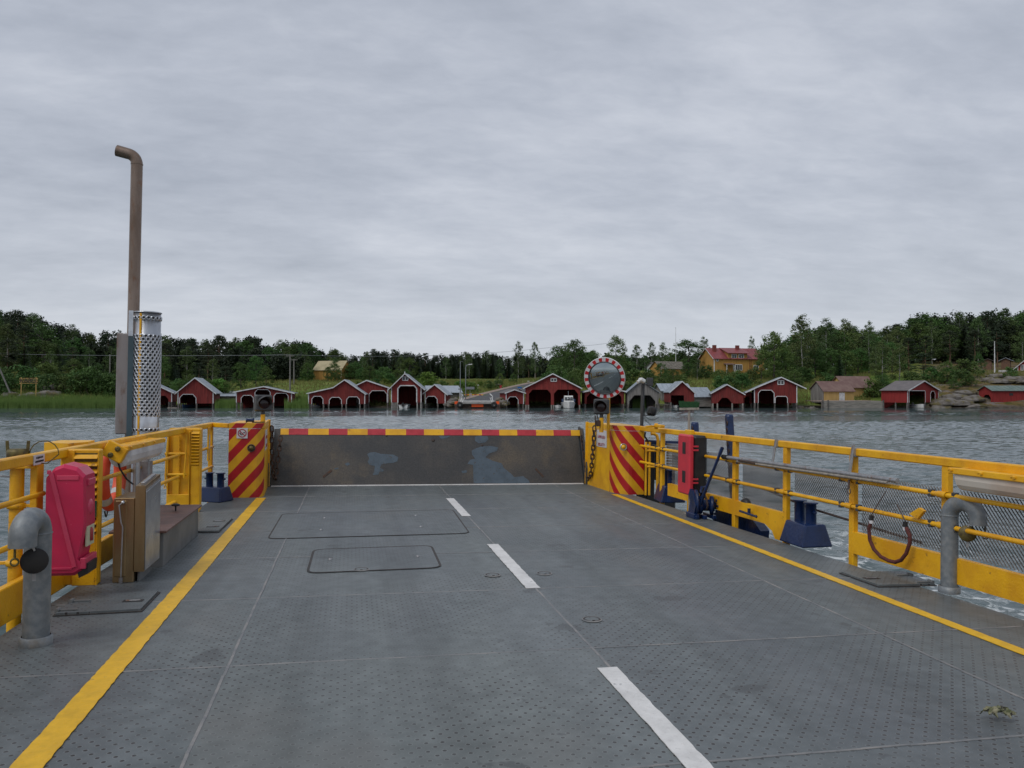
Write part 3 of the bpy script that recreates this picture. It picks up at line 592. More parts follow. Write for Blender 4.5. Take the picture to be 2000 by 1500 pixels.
chain('ramp_chain', 'rusty chain slung from the right bulwark down to the ramp flap', P3([(1161, 833, YE - .52), (1159, 870, YE - .5), (1156, 905, YE - .45), (1153, 930, YE - .3), (1149, 936, YE - .05), (1145, 920, YE + .0), (1141, 885, YE + .12), (1136, 852, YE + .25)]), 'ramp chains', scale=1.45)
chain('ramp_chain', 'rusty chain slung from the left bulwark down to the ramp flap', P3([(531, 833, YE - .52), (531, 865, YE - .5), (532, 900, YE - .4), (534, 928, YE - .25), (538, 937, YE - .05), (541, 915, YE + .0), (545, 880, YE + .12), (548, 852, YE + .25)]), 'ramp chains', scale=1.45)
# ---- railings
def railing(side):
    XX = XR if side > 0 else XL
    lb = 'yellow right guard rail with grey expanded mesh along the open water' if side > 0 else 'yellow left guard rail behind the pink cabinet'
    t_ = thing('guard_rail', lb, 'guard rail', (XX(6), 6, 0), 'yellow guard rails', True)
    if side > 0:
        ye = 12.75; m = M(True); m.bar((XX(1.2), 1.2, 1.075), (XX(ye), ye, 1.075), .075, .075); m.bar((XX(ye), ye, 1.08), (er[0] + .30, yfr + .1, 1.085), .06, .06); m.build('top_rail', 'yellow', t_)
        posts = [(fR(px, 1000).y, .075) for px in (1850, 1667, 1536, 1436)] + [(4.63, .075), (3.36, .075), (2.1, .075), (fR(1348, 900).y, .07), (fR(1294, 900).y, .07)]
        for y, w in posts:
            z0 = {0: .0}.get(0, 0); lo = -.06 if y > 6.5 else .1
            M(True).bb((XX(y) - .03, y - w / 2, lo), (XX(y) + .03, y + w / 2, 1.04)).build('post', 'yellow', t_)
        ps = sorted(p[0] for p in posts)
        for z in (.80, .54):
            m = M(True); m.tube([(XX(1.2) - .045, 1.2, z), (XX(12.3) - .045, 12.3, z)], .021, 12); m.build('mid_rail', 'yellow', t_)
        for y in ps[1:]:
            for z in (.80, .54):
                for dy in (-.13, .13):
                    M(True).box((XX(y + dy) - .04, y + dy, z), (.05, .04, .065)).build('mesh_clamp', 'darkgrey', t_)
                M(True).lathe([(.028, -.05), (.03, 0), (.028, .05)], (XX(y) - .045, y, z), (0, 1, 0), 12).build('rail_collar', 'yellow', t_)
        # kick beams (the post line is cut where the beam is stepped)
        def kick(y0, y1, z0, z1, step=False):
            x0, x1 = XX(y0), XX(y1); m = M(True)
            if not step: m.loft([(x0 - .03, y0, z0), (x0 + .03, y0, z0), (x0 + .03, y0, z1), (x0 - .03, y0, z1)], [(x1 - .03, y1, z0), (x1 + .03, y1, z0), (x1 + .03, y1, z1), (x1 - .03, y1, z1)])
            else:
                y0 += .01; pr = [(y0, -.02), (y0, z1), (y1, z1), (y1, z0), (y0 + 1.15, z0), (y0 + .85, z0 - .0), (y0 + .4, z0), (y0 + .24, -.02)]
                pr = [(y0, -.02), (y0, z1), (y1, z1), (y1, z0 + .0), (y0 + .42, z0), (y0 + .26, z0 - .06), (y0 + .2, -.02)]
                m.poly([(XX(y) - .03, y, z) for y, z in pr], (.06, 0, 0))
            m.build('kick_beam', 'yellow', t_)
        yb, yc = fR(1667, 1000).y, fR(1536, 1000).y
        kick(1.2, yb + .03, .08, .29); kick(yc - .03, 11.3, .12, .30, True)
        # expanded metal mesh per bay
        edges = [1.2] + ps[1:-1] + [11.4]
        for i in range(len(edges) - 1):
            y0, y1 = edges[i] + .06, edges[i + 1] - .06
            if y1 - y0 < .4: continue
            z0, z1 = (.30, .865); 
            if abs(edges[i] - yb) < .05 : z0 = .55
            p = .036 if y0 < 9 else .045; q_ = .042; m = M(True); vs = []; fs = []; nrow = int((z1 - z0) / q_); ncol = int((y1 - y0) / p)
            for r_ in range(nrow):
                for c_ in range(ncol):
                    y = y0 + c_ * p; z = z0 + r_ * q_
                    for (ya, za_, yb_, zb_) in ((y, z, y + p / 2, z + q_ / 2), (y + p / 2, z + q_ / 2, y + p, z), (y, z + q_, y + p / 2, z + q_ / 2), (y + p / 2, z + q_ / 2, y + p, z + q_)):
                        w = .0034; b_ = len(vs); X = XX(y) + .045
                        vs += [(X - .004, ya, za_ - w), (X - .004, yb_, zb_ - w), (X + .004, yb_, zb_ + w), (X + .004, ya, za_ + w)]; fs.append([b_, b_ + 1, b_ + 2, b_ + 3])
            m.add(vs, fs); m.build('expanded_mesh', 'mesh', t_, kind='stuff')
    else:
        m = M(True); c = fL(420, 831); m.bar((XX(1.5), 1.5, 1.07), (XX(12.9), 12.9, 1.07), .07, .075); m.bar((XX(12.9), 12.9, 1.075), (fY(447, 830, yfl).x, yfl + .01, 1.075), .06, .07); m.build('top_rail', 'yellow', t_)
        for px, w in ((72, .13), (277, .085)):
            y = fL(px, 950).y; M(True).bb((XX(y) - .025, y - w / 2, -.1 if px != 72 else .2), (XX(y) + .025, y + w / 2, 1.035)).build('post', 'yellow', t_)
        for y in (12.9, 5.2, 3.9): M(True).bb((XX(y) - .03, y - .04, -.15), (XX(y) + .03, y + .04, 1.035)).build('post', 'yellow', t_)
        M(True).bb((XX(8.5) - .02, 8.47, .3), (XX(8.5) + .02, 8.53, .76)).build('post', 'yellow', t_)
        for z, ya, yb in ((.80, 1.5, 6.6), (.50, 1.5, 6.6), (.77, 7.5, 10.75), (.50, 9.3, 10.75), (.34, 7.5, 8.9), (.74, 11.2, 12.9), (.44, 11.2, 12.9)):
            M(True).tube([(XX(ya) + .03, ya, z), (XX(yb) + .03, yb, z)], .02, 12).build('mid_rail', 'yellow', t_)
        for (ya, yb, z0, z1) in ((1.5, 6.55, -.02, .23), (6.62, 7.2, -.02, .21), (7.3, 10.75, -.03, .2)):
            m = M(True); m.bar((XX(ya), ya, (z0 + z1) / 2), (XX(yb), yb, (z0 + z1) / 2), .06, z1 - z0); m.build('kick_beam', 'yellow', t_)
    return t_
rr_ = railing(1); rl_ = railing(-1)
# sticker on the left rail
a_, b_ = fL(65, 905, .037), fL(86, 900, .037); m = M(True); m.poly([(a_.x, a_.y, 1.028), (b_.x, b_.y, 1.028), (b_.x, b_.y, 1.100), (a_.x, a_.y, 1.100)], (.004, 0, 0)); m.build('sticker', 'sticker', rl_)
c = (a_ + b_) / 2
for i, s_ in enumerate(('KETJUN OHI', 'ANKKURIVINSSI')): text('lettering', s_, .021, (c.x + .006, c.y, 1.079 - i * .028), (b_ - a_), (0, 0, 1), 'black', rl_)
# ---- yellow louvred cabinets in the left rail
def louvre_cab(name, lb, x0, x1, y0, y1, ztop, lx0, lx1, lz0, lz1, n, z0=0.0):
    t_ = thing(name, lb, 'vent cabinet', ((x0 + x1) / 2, y0, 0), 'yellow vent cabinets in the left rail', True)
    m = M(True); m.bb((x0, y0 + .04, z0), (x1, y1, ztop)); m.build('housing', 'yellow', t_)
    m = M(True); m.bb((lx0 - .012, y0 + .015, lz0 - .02), (lx0, y0 + .05, lz1 + .02)); m.bb((lx1, y0 + .015, z0), (lx1 + .012, y0 + .05, lz1 + .02)); m.bb((lx0, y0 + .015, z0), (lx1, y0 + .05, lz0 - .01)); m.build('front_frame', 'yellow', t_)
    M(True).bb((lx0, y0 + .034, lz0), (lx1, y0 + .039, lz1), 0).build('louvre_back', 'brass', t_)
    for k in range(n):
        z = lz0 + (k + .5) * (lz1 - lz0) / n; h = (lz1 - lz0) / n
        m = M(True); m.bar((lx0, y0 + .02, z), (lx1, y0 + .02, z), .045, .006, up=(0, -.7, .75)); m.build('slat', 'yellow', t_)
    return t_
X1 = fD(188, 1144).x; Y1 = fD(188, 1144).y
c1 = louvre_cab('vent_cabinet', 'yellow louvred vent cabinet right behind the pink cabinet', X1 - .30, X1, Y1, Y1 + .12, 1.10, X1 - .19, X1 - .015, .42, 1.07, 11)
m = M(True); m.poly([(-2.62, 7.55, 1.05), (-2.38, 7.4, 1.05), (-2.30, 7.65, 1.05), (-2.32, 7.9, 1.05), (-2.60, 7.9, 1.05)], (0, 0, .075)); m.build('cover_box', 'yellow', c1)
q = fY(190, 995, Y1); M(True).bb((X1 - .10, Y1 - .004, q.z - .06), (X1 - .012, Y1 + .012, q.z + .07), 0).build('exit_sign', 'green', c1)
M(True).lathe([(0, .002), (.026, .002), (.026, 0)], (X1 - .052, Y1 - .005, q.z + .008), (0, -1, 0), 14, False).build('exit_symbol', 'cream', c1)
X2 = fD(388, 1001).x; Y2 = fD(388, 1001).y
c2 = louvre_cab('vent_cabinet', 'tall yellow cabinet with hanging chain and narrow louvres, beside the small hatch', X2 - .40, X2, Y2, Y2 + .2, 1.10, X2 - .11, X2 - .012, .62, 1.06, 11)
m = M(True); m.bb((X2 - .40, Y2 + .0, .0), (X2 - .385, Y2 + .05, 1.06)); m.bb((X2 - .14, Y2 + .0, .0), (X2 - .125, Y2 + .05, 1.06)); m.bb((X2 - .40, Y2 - .01, .0), (X2 - .12, Y2 + .04, .24)); m.bb((X2 - .33, Y2 - .005, .24), (X2 - .25, Y2 + .02, .99)); m.build('inner_frame', 'yellow', c2)
for z in (.77, .50): M(True).tube([(X2 - .42, Y2 - .03, z), (X2 - .15, Y2 - .03, z)], .019, 10).build('grab_rail', 'yellow', c2)
M(True).tube([(X2 - .16, Y2 - .04, 1.02), (X2 - .165, Y2 - .05, .7), (X2 - .18, Y2 - .05, .46)], .011, 8).build('strap', 'yellow', c2)
M(True).tube([(X2 - .38, Y2 - .04, 1.02), (X2 - .40, Y2 - .05, .7), (X2 - .405, Y2 - .05, .36)], .013, 8).lathe([(.02, -.01), (.02, .01), (.012, .01), (.012, -.01), (.02, -.01)], (X2 - .405, Y2 - .05, .34), (0, 1, 0), 10).build('strap', 'yellow', c2)
m = M(True)
for k in range(22):
    z = 1.0 - k * .027; m.bar((X2 - .245 + (.004 if k % 2 else -.004), Y2 - .03, z), (X2 - .245 + (.010 if k % 2 else -.010), Y2 - .03, z - .024), .012, .008, b=.002)
m.build('hanging_chain', 'yellow', c2)
# slim yellow ladder-bar beyond the cabinet
y = fL(400, 900).y; t_ = thing('gate_bar', 'narrow slotted yellow bar hung on the rail past the tall cabinet', 'gate bar', (XL(y) + .05, y, .4), ferry=True)
m = M(True); m.bb((XL(y) + .04, y - .07, .56), (XL(y) + .06, y + .07, 1.05)); m.build('bar', 'yellow', t_); M(True).bb((XL(y) + .061, y - .03, .74), (XL(y) + .064, y + .03, .94), 0).build('slot', 'sticker', t_)
# ---- pink extinguisher cabinet
Yk = 6.45; xo, xi = fY(86, 1020, Yk).x, fY(163, 1020, Yk).x; z0 = fY(120, 1126, Yk).z; z1 = fY(120, 907, Yk).z; H = z1 - z0; Wd = xi - xo; dp = .27
t_ = thing('extinguisher_cabinet', 'pink plastic fire extinguisher cabinet with black latch hung on the left rail', 'extinguisher cabinet', ((xo + xi) / 2, Yk + .2, z0), ferry=True)
pr = [(0, 0), (0, H * .88), (.06, H * .97), (.12, H), (Wd * .8, H * .97), (Wd, H * .90), (Wd + .01, H * .45), (Wd - .03, H * .13), (Wd - .005, H * .10), (Wd - .01, .03), (Wd - .06, 0)]
def pnk(s, y): cx_, cz_ = Wd / 2, H / 2; return [(xo + cx_ + (x - cx_) * s, y, z0 + cz_ + (z - cz_) * s) for x, z in pr]
m = M(True); n = len(pr); A, B_, C_, D_ = pnk(.94, Yk), pnk(1, Yk + .03), pnk(1, Yk + dp - .03), pnk(.94, Yk + dp)
m.add(A + B_ + C_ + D_, [[i + k * n, (i + 1) % n + k * n, (i + 1) % n + (k + 1) * n, i + (k + 1) * n] for k in range(3) for i in range(n)] + [[3 * n + i for i in range(n)]] + [[0 + i for i in range(n)][::-1]])
m.build('shell', 'pink', t_)
def pk(u, v): return (xo + u * Wd, Yk - .004, z0 + v * H)
M(True).bar(pk(.15, .93), pk(.80, .08), .03, .016, up=(0, -1, 0)).bar(pk(.06, .93), pk(.15, .93), .03, .02, up=(0, -1, 0)).build('diagonal_rib', 'pinkrib', t_)
M(True).bb((pk(.05, 0)[0], Yk - .012, z0 + .06 * H), (pk(.74, 0)[0], Yk + .01, z0 + .08 * H)).build('lower_rib', 'pink', t_)
M(True).bb((pk(.30, 0)[0], Yk - .006, z0 + .86 * H), (pk(.86, 0)[0], Yk + .01, z0 + .90 * H)).build('upper_rib', 'pinkrib', t_)
M(True).bb((xi - .02, Yk + .06, z0 + H * .80), (xi + .016, Yk + dp - .05, z0 + H * .86)).build('grip', 'pinkrib', t_)
M(True).lathe([(0, .012), (.045, .012), (.055, .004), (.06, 0)], (xi + .006, Yk + dp / 2, z0 + H * .60), (1, 0, 0), 20).build('round_boss', 'pinkrib', t_)
M(True).bb((xi - .0, Yk + .05, z0 + H * .25), (xi + .012, Yk + .22, z0 + H * .43), .001).build('extinguisher_sticker', 'cream', t_)
M(True).lathe([(0, 0), (.017, .0), (.017, .08), (.012, .095), (.005, .10)], (xi + .013, Yk + .135, z0 + H * .29), (0, 0, 1), 10).build('extinguisher_print', 'redprint', t_)
m = M(True); m.poly([(xi - .03, Yk + .02, z0 - .02), (xi + .03, Yk + .02, z0 + .01), (xi + .035, Yk + .02, z0 + .09), (xi + .01, Yk + .02, z0 + .09), (xi + .0, Yk + .02, z0 + .045), (xi - .04, Yk + .02, z0 + .02)], (0, dp - .06, 0)); m.build('latch', 'black', t_)
M(True).bb((xi - .02, Yk + .0, z0 + .05), (xi + .02, Yk + dp, z0 + .13)).build('latch_cover', 'pinkrib', t_)
# ---- lifebuoy
y = fL(218, 930, -.13).y; X = XL(y) - .13; c = fL(218, 928, -.13)
t_ = thing('lifebuoy', 'orange lifebuoy with grey bands hanging outside the left rail', 'lifebuoy', (X, y, c.z - .37), ferry=True)
R_, rr = .30, .062; z = c.z
for k in range(4):
    a0 = math.pi / 4 + k * math.pi / 2 + .13; a1 = a0 + math.pi / 2 - .26
    M(True).tube([(X, y + R_ * math.cos(a0 + (a1 - a0) * i / 10), z + R_ * math.sin(a0 + (a1 - a0) * i / 10)) for i in range(11)], rr, 14).build('ring_section', 'orange', t_)
    M(True).tube([(X, y + R_ * math.cos(a1 + .26 * i / 4), z + R_ * math.sin(a1 + .26 * i / 4)) for i in range(5)], rr + .003, 14).build('reflective_band', 'greyband', t_)
M(True).tube([(X - .03, y - .1 + .1 * i / 6, z - R_ - .05 - .06 * math.sin(math.pi * i / 6)) for i in range(7)] + [(X, y + .28, z - .22)], .008, 8).build('grab_line', 'black', t_)
# ---- floodlight troughs
def trough(name, lb, p0, p1, z, side, mat, tilt):
    a_ = Vector(p0); b_ = Vector(p1); t_ = thing(name, lb, 'deck lamp', (a_ + b_) / 2, 'trough lamps on the rails', True)
    d = (b_ - a_).normalized(); inw = Vector((-side, 0, 0)); 
    rad = .085 if side > 0 else .105; pr = []
    for k in range(9): an = math.radians(-10 + k * 25); pr.append((math.cos(an) * rad * .95, -math.sin(an) * rad * 1.35))
    def ring(c, s): return [c + inw * (u * s * math.cos(tilt) - v * s * math.sin(tilt)) + Vector((0, 0, 1)) * (v * s * math.cos(tilt) + u * s * math.sin(tilt)) for u, v in pr]
    m = M(True); m.loft(ring(a_ + d * .03, 1), ring(b_ - d * .03, 1)); m.loft(ring(a_, .7), ring(a_ + d * .03, 1)); m.loft(ring(b_ - d * .03, 1), ring(b_, .7)); m.build('diffuser', mat, t_)
    up = Vector((0, 0, 1)) * math.cos(tilt) + inw * -math.sin(tilt)
    m = M(True); m.bar(a_ + up * .035 - d * .03, b_ + up * .035 + d * .03, .20, .05, up=up); m.build('backing', 'yellow', t_)
    for k in range(4):
        c = a_.lerp(b_, .02 + k * .32); M(True).bar(c + up * .06 + inw * -.06, c + up * .045 + inw * .115, .022, .016, up=up).tube([c + up * .045 + inw * .10 + d * (-.012 + .024 * i) + Vector((0, 0, .008 * (i % 2))) for i in range(3)], .007, 6).build('clip', 'yellow', t_)
    return t_
ya, yb = fL(222, 890, .12).y, fL(299, 875, .12).y
tl = trough('trough_lamp', 'yellow backed trough lamp on a steel stand above the left rail gap', (XL(ya) + .16, ya, 1.01), (XL(yb) + .14, yb, 1.01), 0, -1, 'diffuser', .05)
m = M(True); q = Vector((XL(ya) + .14, ya - .02, 1.02)); m.box(q, (.19, .07, .15), Matrix.Rotation(.5, 3, 'Y')); m.build('end_box', 'yellow', tl)
for dz in (-.03, .03): M(True).lathe([(.024, 0), (.024, .012), (.008, .014), (0, .01)], q + Vector((dz, -.04, dz * .9)), (0, -1, 0), 12).build('cable_gland', 'brass', tl)
M(True).tube([q + Vector((.02, 0, -.08)), q + Vector((.03, .04, -.16)), q + Vector((.06, .16, -.27)), q + Vector((.08, .3, -.33))], .008, 8).build('cable', 'black', tl)
yq = (ya + yb) / 2 + .15
M(True).tube([(XL(yq) + .09, yq, .42), (XL(yq) + .09, yq, .98)], .045, 14).lathe([(.05, 0), (.05, .12)], (XL(yq) + .09, yq, .36), n=14).build('stand', 'brightsteel', tl)
M(True).bb((XL(yq) - .02, yq + .35, .3), (XL(yq) + .14, yq + .5, .85)).build('junction_box', 'alu', tl)
ya, yb = fR(1990, 925, -.12).y - .38, fR(1876, 905, -.12).y
trough('trough_lamp', 'yellow backed trough lamp with aged diffuser on the right rail', (XR(ya) - .12, ya, .99), (XR(yb) - .12, yb, .99), 0, 1, 'oldiffuser', .05)
# ---- stainless cabinets and brown lidded locker
a_, b_ = fD(219, 1139), fD(259, 1139)
t_ = thing('steel_cabinet', 'stained stainless cabinet with bent rod, standing by the left rail', 'steel cabinet', (a_.x, a_.y, 0), ferry=True)
za = fY(235, 973, a_.y).z; yd = .42
M(True).bb((a_.x, a_.y, 0), (b_.x, a_.y + yd, za), .006).build('body', 'steel', t_)
M(True).bb((a_.x + .01, a_.y - .006, .05), (a_.x + .10, a_.y + .02, za - .02), .006).build('front_door', 'steel', t_)
q = fY(239, 982, a_.y - .03); M(True).lathe([(.016, 0), (.016, .02), (.008, .03), (0, .03)], (q.x, a_.y, q.z), (0, -1, 0), 12).build('rod_knob', 'brightsteel', t_)
M(True).tube([(q.x, a_.y - .03, q.z), (q.x - .022, a_.y - .035, q.z - .02), (q.x - .008, a_.y - .03, q.z - .16), (q.x + .006, a_.y - .03, q.z - .2), (q.x, a_.y - .035, .03)], .006, 8).lathe([(.014, 0), (.016, .05)], (q.x, a_.y - .035, 0), n=10).build('bent_rod', 'alu', t_)
z2 = fY(268, 948, a_.y + .05).z; x2 = fY(280, 1000, a_.y - .05).x; 
ys2 = a_.y + .02; yE2 = fX(309, 1085, x2).y
t2 = thing('steel_box', 'taller brushed steel box with slanted top beside the stained cabinet', 'steel box', (x2 - .1, ys2, 0), ferry=True)
zb = .09
m = M(True); m.poly([(b_.x + .004, ys2 - .03, zb), (b_.x + .004, ys2 - .03, z2 - .0), (b_.x + .004, yE2, z2 + .05), (b_.x + .004, yE2, zb)], (x2 - b_.x, 0, 0)); m.build('body', 'steel', t2)
m = M(True); m.poly([(x2 + .006, ys2 - .02, zb + .01), (x2 + .006, ys2 - .02, z2 - .03), (x2 + .006, yE2 - .01, z2 + .02), (x2 + .006, yE2 - .01, zb + .01)], (.006, 0, 0)); m.build('side_door', 'brightsteel', t2)
M(True).bar((x2 + .014, ys2 - .02, z2 - .05), (x2 + .014, yE2 - .02, z2 - .0), .006, .006).build('door_seam', 'alu', t2)
M(True).bb((b_.x + .02, ys2 + .02, 0), (x2 - .04, yE2 - .08, zb), .002).build('plinth', 'greypaint', t2)
M(True).bar((b_.x + .05, ys2 + .02, z2 + .012), (b_.x + .05, yE2 - .08, z2 + .05), .03, .03).build('top_flange', 'alu', t2)
# locker
a_, b_, c_ = fD(318, 1108), fD(375, 1045), fD(315, 1040, .3)
t_ = thing('locker', 'low grey locker with brown sloping lid and mushroom knob', 'locker', (a_.x, a_.y, 0), ferry=True)
lz = fY(335, 1038, a_.y).z; xr_ = a_.x; lx = xr_ - .42
M(True).bb((lx, a_.y, .0), (xr_, b_.y, lz - .01), .004).build('body', 'greypaint', t_)
M(True).bb((lx - .03, a_.y - .03, lz - .01), (xr_ + .03, b_.y + .03, lz + .012), .004).build('lid', 'brownlid', t_)
q = fD(343, 1000, lz); M(True).lathe([(.008, 0), (.008, .05), (.04, .055), (.045, .068), (.02, .078), (0, .078)], (q.x, min(q.y, b_.y - .1), lz + .01), n=14).build('knob', 'black', t_)
# ---- exhaust stack
yx = 11.05; X0 = fY(258, 700, yx).x; zb = fY(258, 858, yx).z; ztp = fY(258, 320, yx).z
t_ = thing('exhaust_stack', 'tall brown exhaust pipe with bent top behind a perforated steel shield', 'exhaust stack', (X0, yx, zb), ferry=True)
pr_ = .071; pts = [(X0 + .0, yx, -.3), (X0 + .01, yx, ztp)]
tl_ = fY(228, 298, yx)
for k in range(1, 9):
    a_ = math.pi / 2 * k / 8 * .92; pts.append((X0 + .01 - .13 * (1 - math.cos(a_)), yx - .0, ztp + .13 * math.sin(a_)))
pts.append((tl_.x, yx, pts[-1][2] + .03))
M(True).tube(pts, [pr_] * (len(pts) - 1) + [pr_ * 1.02], 20).build('pipe', 'exhaust', t_)
M(True).lathe([(pr_ + .004, -.008), (pr_ + .004, .008)], (X0 + .01, yx, ztp), n=20).build('pipe_weld', 'exhaust', t_)
M(True).lathe([(0, 0), (pr_ * .85, .0)], (tl_.x - .004, yx, pts[-1][2]), (-1, 0, .15), 16).build('pipe_mouth', 'black', t_)
# flat heat panel
xa, xb = fY(227, 700, yx - .1).x, fY(252, 700, yx - .1).x; zl, zh = fY(240, 847, yx).z, fY(240, 652, yx).z
M(True).bb((xa, yx - .1, zl), (xb, yx + .2, zh), .01).build('heat_panel', 'ironpanel', t_)
xs0, xs1 = fY(251, 700, yx - .12).x, fY(304, 700, yx - .12).x; zl, zh = fY(280, 852, yx).z, fY(280, 609, yx).z
Rs = (xs1 - xs0) / 2 * 1.02; cx = (xs0 + xs1) / 2 + .02; cy = yx + .02
angs = [math.radians(a_) for a_ in range(-100, 131, 6)]
def sh(an, r_, z): return (cx + r_ * math.sin(an), cy - r_ * math.cos(an), z)
m = M(True); n = len(angs); vs = [sh(a_, Rs, z) for z in (zl, zh) for a_ in angs] + [sh(a_, Rs - .008, z) for z in (zl, zh) for a_ in angs]
m.add(vs, [[i, i + 1, n + i + 1, n + i] for i in range(n - 1)] + [[2 * n + i + 1, 2 * n + i, 3 * n + i, 3 * n + i + 1] for i in range(n - 1)] + [[n + i, n + i + 1, 3 * n + i + 1, 3 * n + i] for i in range(n - 1)], True); m.build('shield', 'brightsteel', t_)
M(True).bb((xs0 - .005, yx - .135, zl + .0), (xs0 + .06, yx - .125, zh - .33), .001).build('teal_strip', 'teal', t_)
M(True).bb((xs0 - .005, yx - .136, zh - .325), (xs0 + .05, yx - .124, zh), .001).build('steel_strip', 'brightsteel', t_)
for z in (zl + .01, zh - .01): M(True).tube([sh(a_, Rs + .004, z) for a_ in angs], .008, 6).build('edge_roll', 'brightsteel', t_)
hol = []; rows = 26; 
for r_ in range(rows):
    z = zl + .28 + r_ * (zh - zl - .60) / (rows - 1)
    for c_ in range(11): hol.append((math.radians(-58 + c_ * 19 + (9.5 if r_ % 2 else 0)), z))
for c_ in range(11):
    hol.append((math.radians(-58 + c_ * 19), zl + .085)); hol.append((math.radians(-58 + c_ * 19), zh - .085))
m = M(True); mk = M(True)
for an, z in hol:
    o = Vector(sh(an, Rs - .002, z)); ax = Vector((math.sin(an), -math.cos(an), 0))
    m.lathe([(.030, 0), (.027, .010), (.021, .013), (.017, .010), (.017, .004)], o, ax, 10); mk.lathe([(0, .007), (.0175, .007)], o, ax, 8)
m.build('punched_rims', 'brightsteel', t_, kind='stuff'); mk.build('punched_holes', 'black', t_, kind='stuff')
m = M(True); m.bb((cx - .055, cy - Rs - .004, zl), (cx - .03, cy - Rs + .01, zh - .03)); m.build('yellow_strap', 'yellow', t_)
M(True).bb((X0 - .06, yx - .08, zb - .25), (X0 + .2, yx + .12, zb + .01)).build('foot_bracket', 'ironpanel', t_)
# ---- yellow standpipe with capped valve at far left
y = fL(33, 950, -.12).y; X = XL(y) - .12
t_ = thing('standpipe', 'yellow standpipe with rusty twin lugged cap at the left edge', 'standpipe', (X, y, -.6), ferry=True)
M(True).tube([(X, y, -.9), (X, y, 1.0)], .048, 16).build('pipe', 'yellow', t_)
for z in (.72, .30): M(True).lathe([(.05, -.02), (.062, -.02), (.062, .02), (.05, .02)], (X, y, z), n=16).bb((X - .11, y - .012, z - .012), (X + .14, y + .012, z + .012)).build('clamp', 'yellow', t_)
M(True).bb((X - .12, y - .08, 1.0), (X + .13, y + .08, 1.02)).build('top_plate', 'yellow', t_)
M(True).lathe([(.05, 0), (.06, .02), (.055, .04), (.07, .05), (.075, .10), (.06, .12), (0, .12)], (X, y, 1.02), n=16).build('cap', 'brass', t_)
for s in (-1, 1): M(True).bar((X + s * .065, y, 1.09), (X + s * .072, y, 1.20), .02, .014, up=(0, 1, 0)).build('lug', 'brass', t_)
M(True).tube([(X + .07, y, 1.16)] + [(X + .08 + .1 * (1 - math.cos(a_)), y, 1.10 + .10 * math.sin(a_)) for a_ in [math.pi * k / 8 for k in range(9)]] + [(X + .2, y, 1.03), (X + .09, y, 1.04)], .004, 6).build('wire_loop', 'brass', t_)
M(True).bar((X - .2, y - .02, .98 - .03), (X + .02, y - .02, .98 - .05), .02, .012).tube([(X + .01, y - .03, .95), (X + .01, y - .03, .88)], .014, 8).build('tap', 'alu', t_)
# ---- gooseneck vents
def goose(lb, px, py, d, h, R_, rad, cap):
    q = fD(px, py); q.z = 0; d = Vector((*d, 0)).normalized()
    t_ = thing('gooseneck_vent', lb, 'vent pipe', (q.x, q.y, 0), 'gooseneck vent pipes', True)
    P = [q + Vector((0, 0, .0)), q + Vector((0, 0, h * .5)), q + Vector((0, 0, h - R_ - rad))]
    for k in range(1, 15): a_ = math.pi * k / 14; P.append(q + d * R_ * (1 - math.cos(a_)) + Vector((0, 0, h - R_ - rad + R_ * math.sin(a_))))
    P.append(P[-1] - Vector((0, 0, .05)))
    M(True).tube(P, rad, 24).build('bent_pipe', 'galv', t_)
    M(True).lathe([(rad + .018, 0), (rad + .018, .05), (rad + .006, .055)], q, n=24).build('foot_collar', 'galv', t_)
    M(True).lathe([(rad + .002, -.006), (rad + .006, 0), (rad + .002, .006)], q + Vector((0, 0, h - R_ - rad)), n=24).build('pipe_joint', 'galv', t_)
    e = P[-1]; vd = (CF - e); vd.z = 0; vd.normalize(); sdv = vd.cross(Vector((0, 0, 1)))
    M(True).lathe([(0, 0), (rad * .8, 0)], e - Vector((0, 0, .001)), (0, 0, -1), 20).build('pipe_mouth', 'black', t_)
    hc = e + Vector(cap[0]) 
    M(True).lathe([(0, .01), (rad * .98, .01), (rad, .005), (rad, -.005), (0, -.005)], hc, cap[1], 24).build('flap_disc', 'rubber' if px < 1000 else 'brass', t_)
    M(True).bar(hc + Vector((0, 0, rad * .8)), e + Vector((0, 0, .03)) + (hc - e).normalized() * .0 + Vector((cap[0][0] * .6, cap[0][1] * .6, 0)), .02, .012).build('hinge_lug', 'alu', t_)
    M(True).bar(hc - Vector((0, 0, rad * .8)), hc - Vector((0, 0, rad + .045)), .02, .008, up=Vector(cap[1])).build('stop_tab', 'alu', t_)
    k_ = e + Vector((-.03, -.03, .0)) if px < 1000 else e + Vector((.05, -.02, .0))
    M(True).bar(k_ + Vector((0, 0, .05)), k_ - Vector((0, 0, .06)), .014, .01).lathe([(.016, -.008), (.026, -.008), (.026, .008), (.016, .008), (.016, -.008)], k_ - Vector((0, 0, .085)), vd, 12).build('swing_bolt', 'brass', t_)
goose('galvanised gooseneck vent pipe with black flap at the left edge', 70, 1258, (-.1, -1), .86, .095, .076, ((.06, .02, -.09), (.35, -.93, .1)))
goose('stained gooseneck vent pipe with round brass flap in front of the right rail', 1854, 1157, (.35, -.94), .82, .115, .066, ((-.07, .03, -.07), (-.5, -.8, .1)))
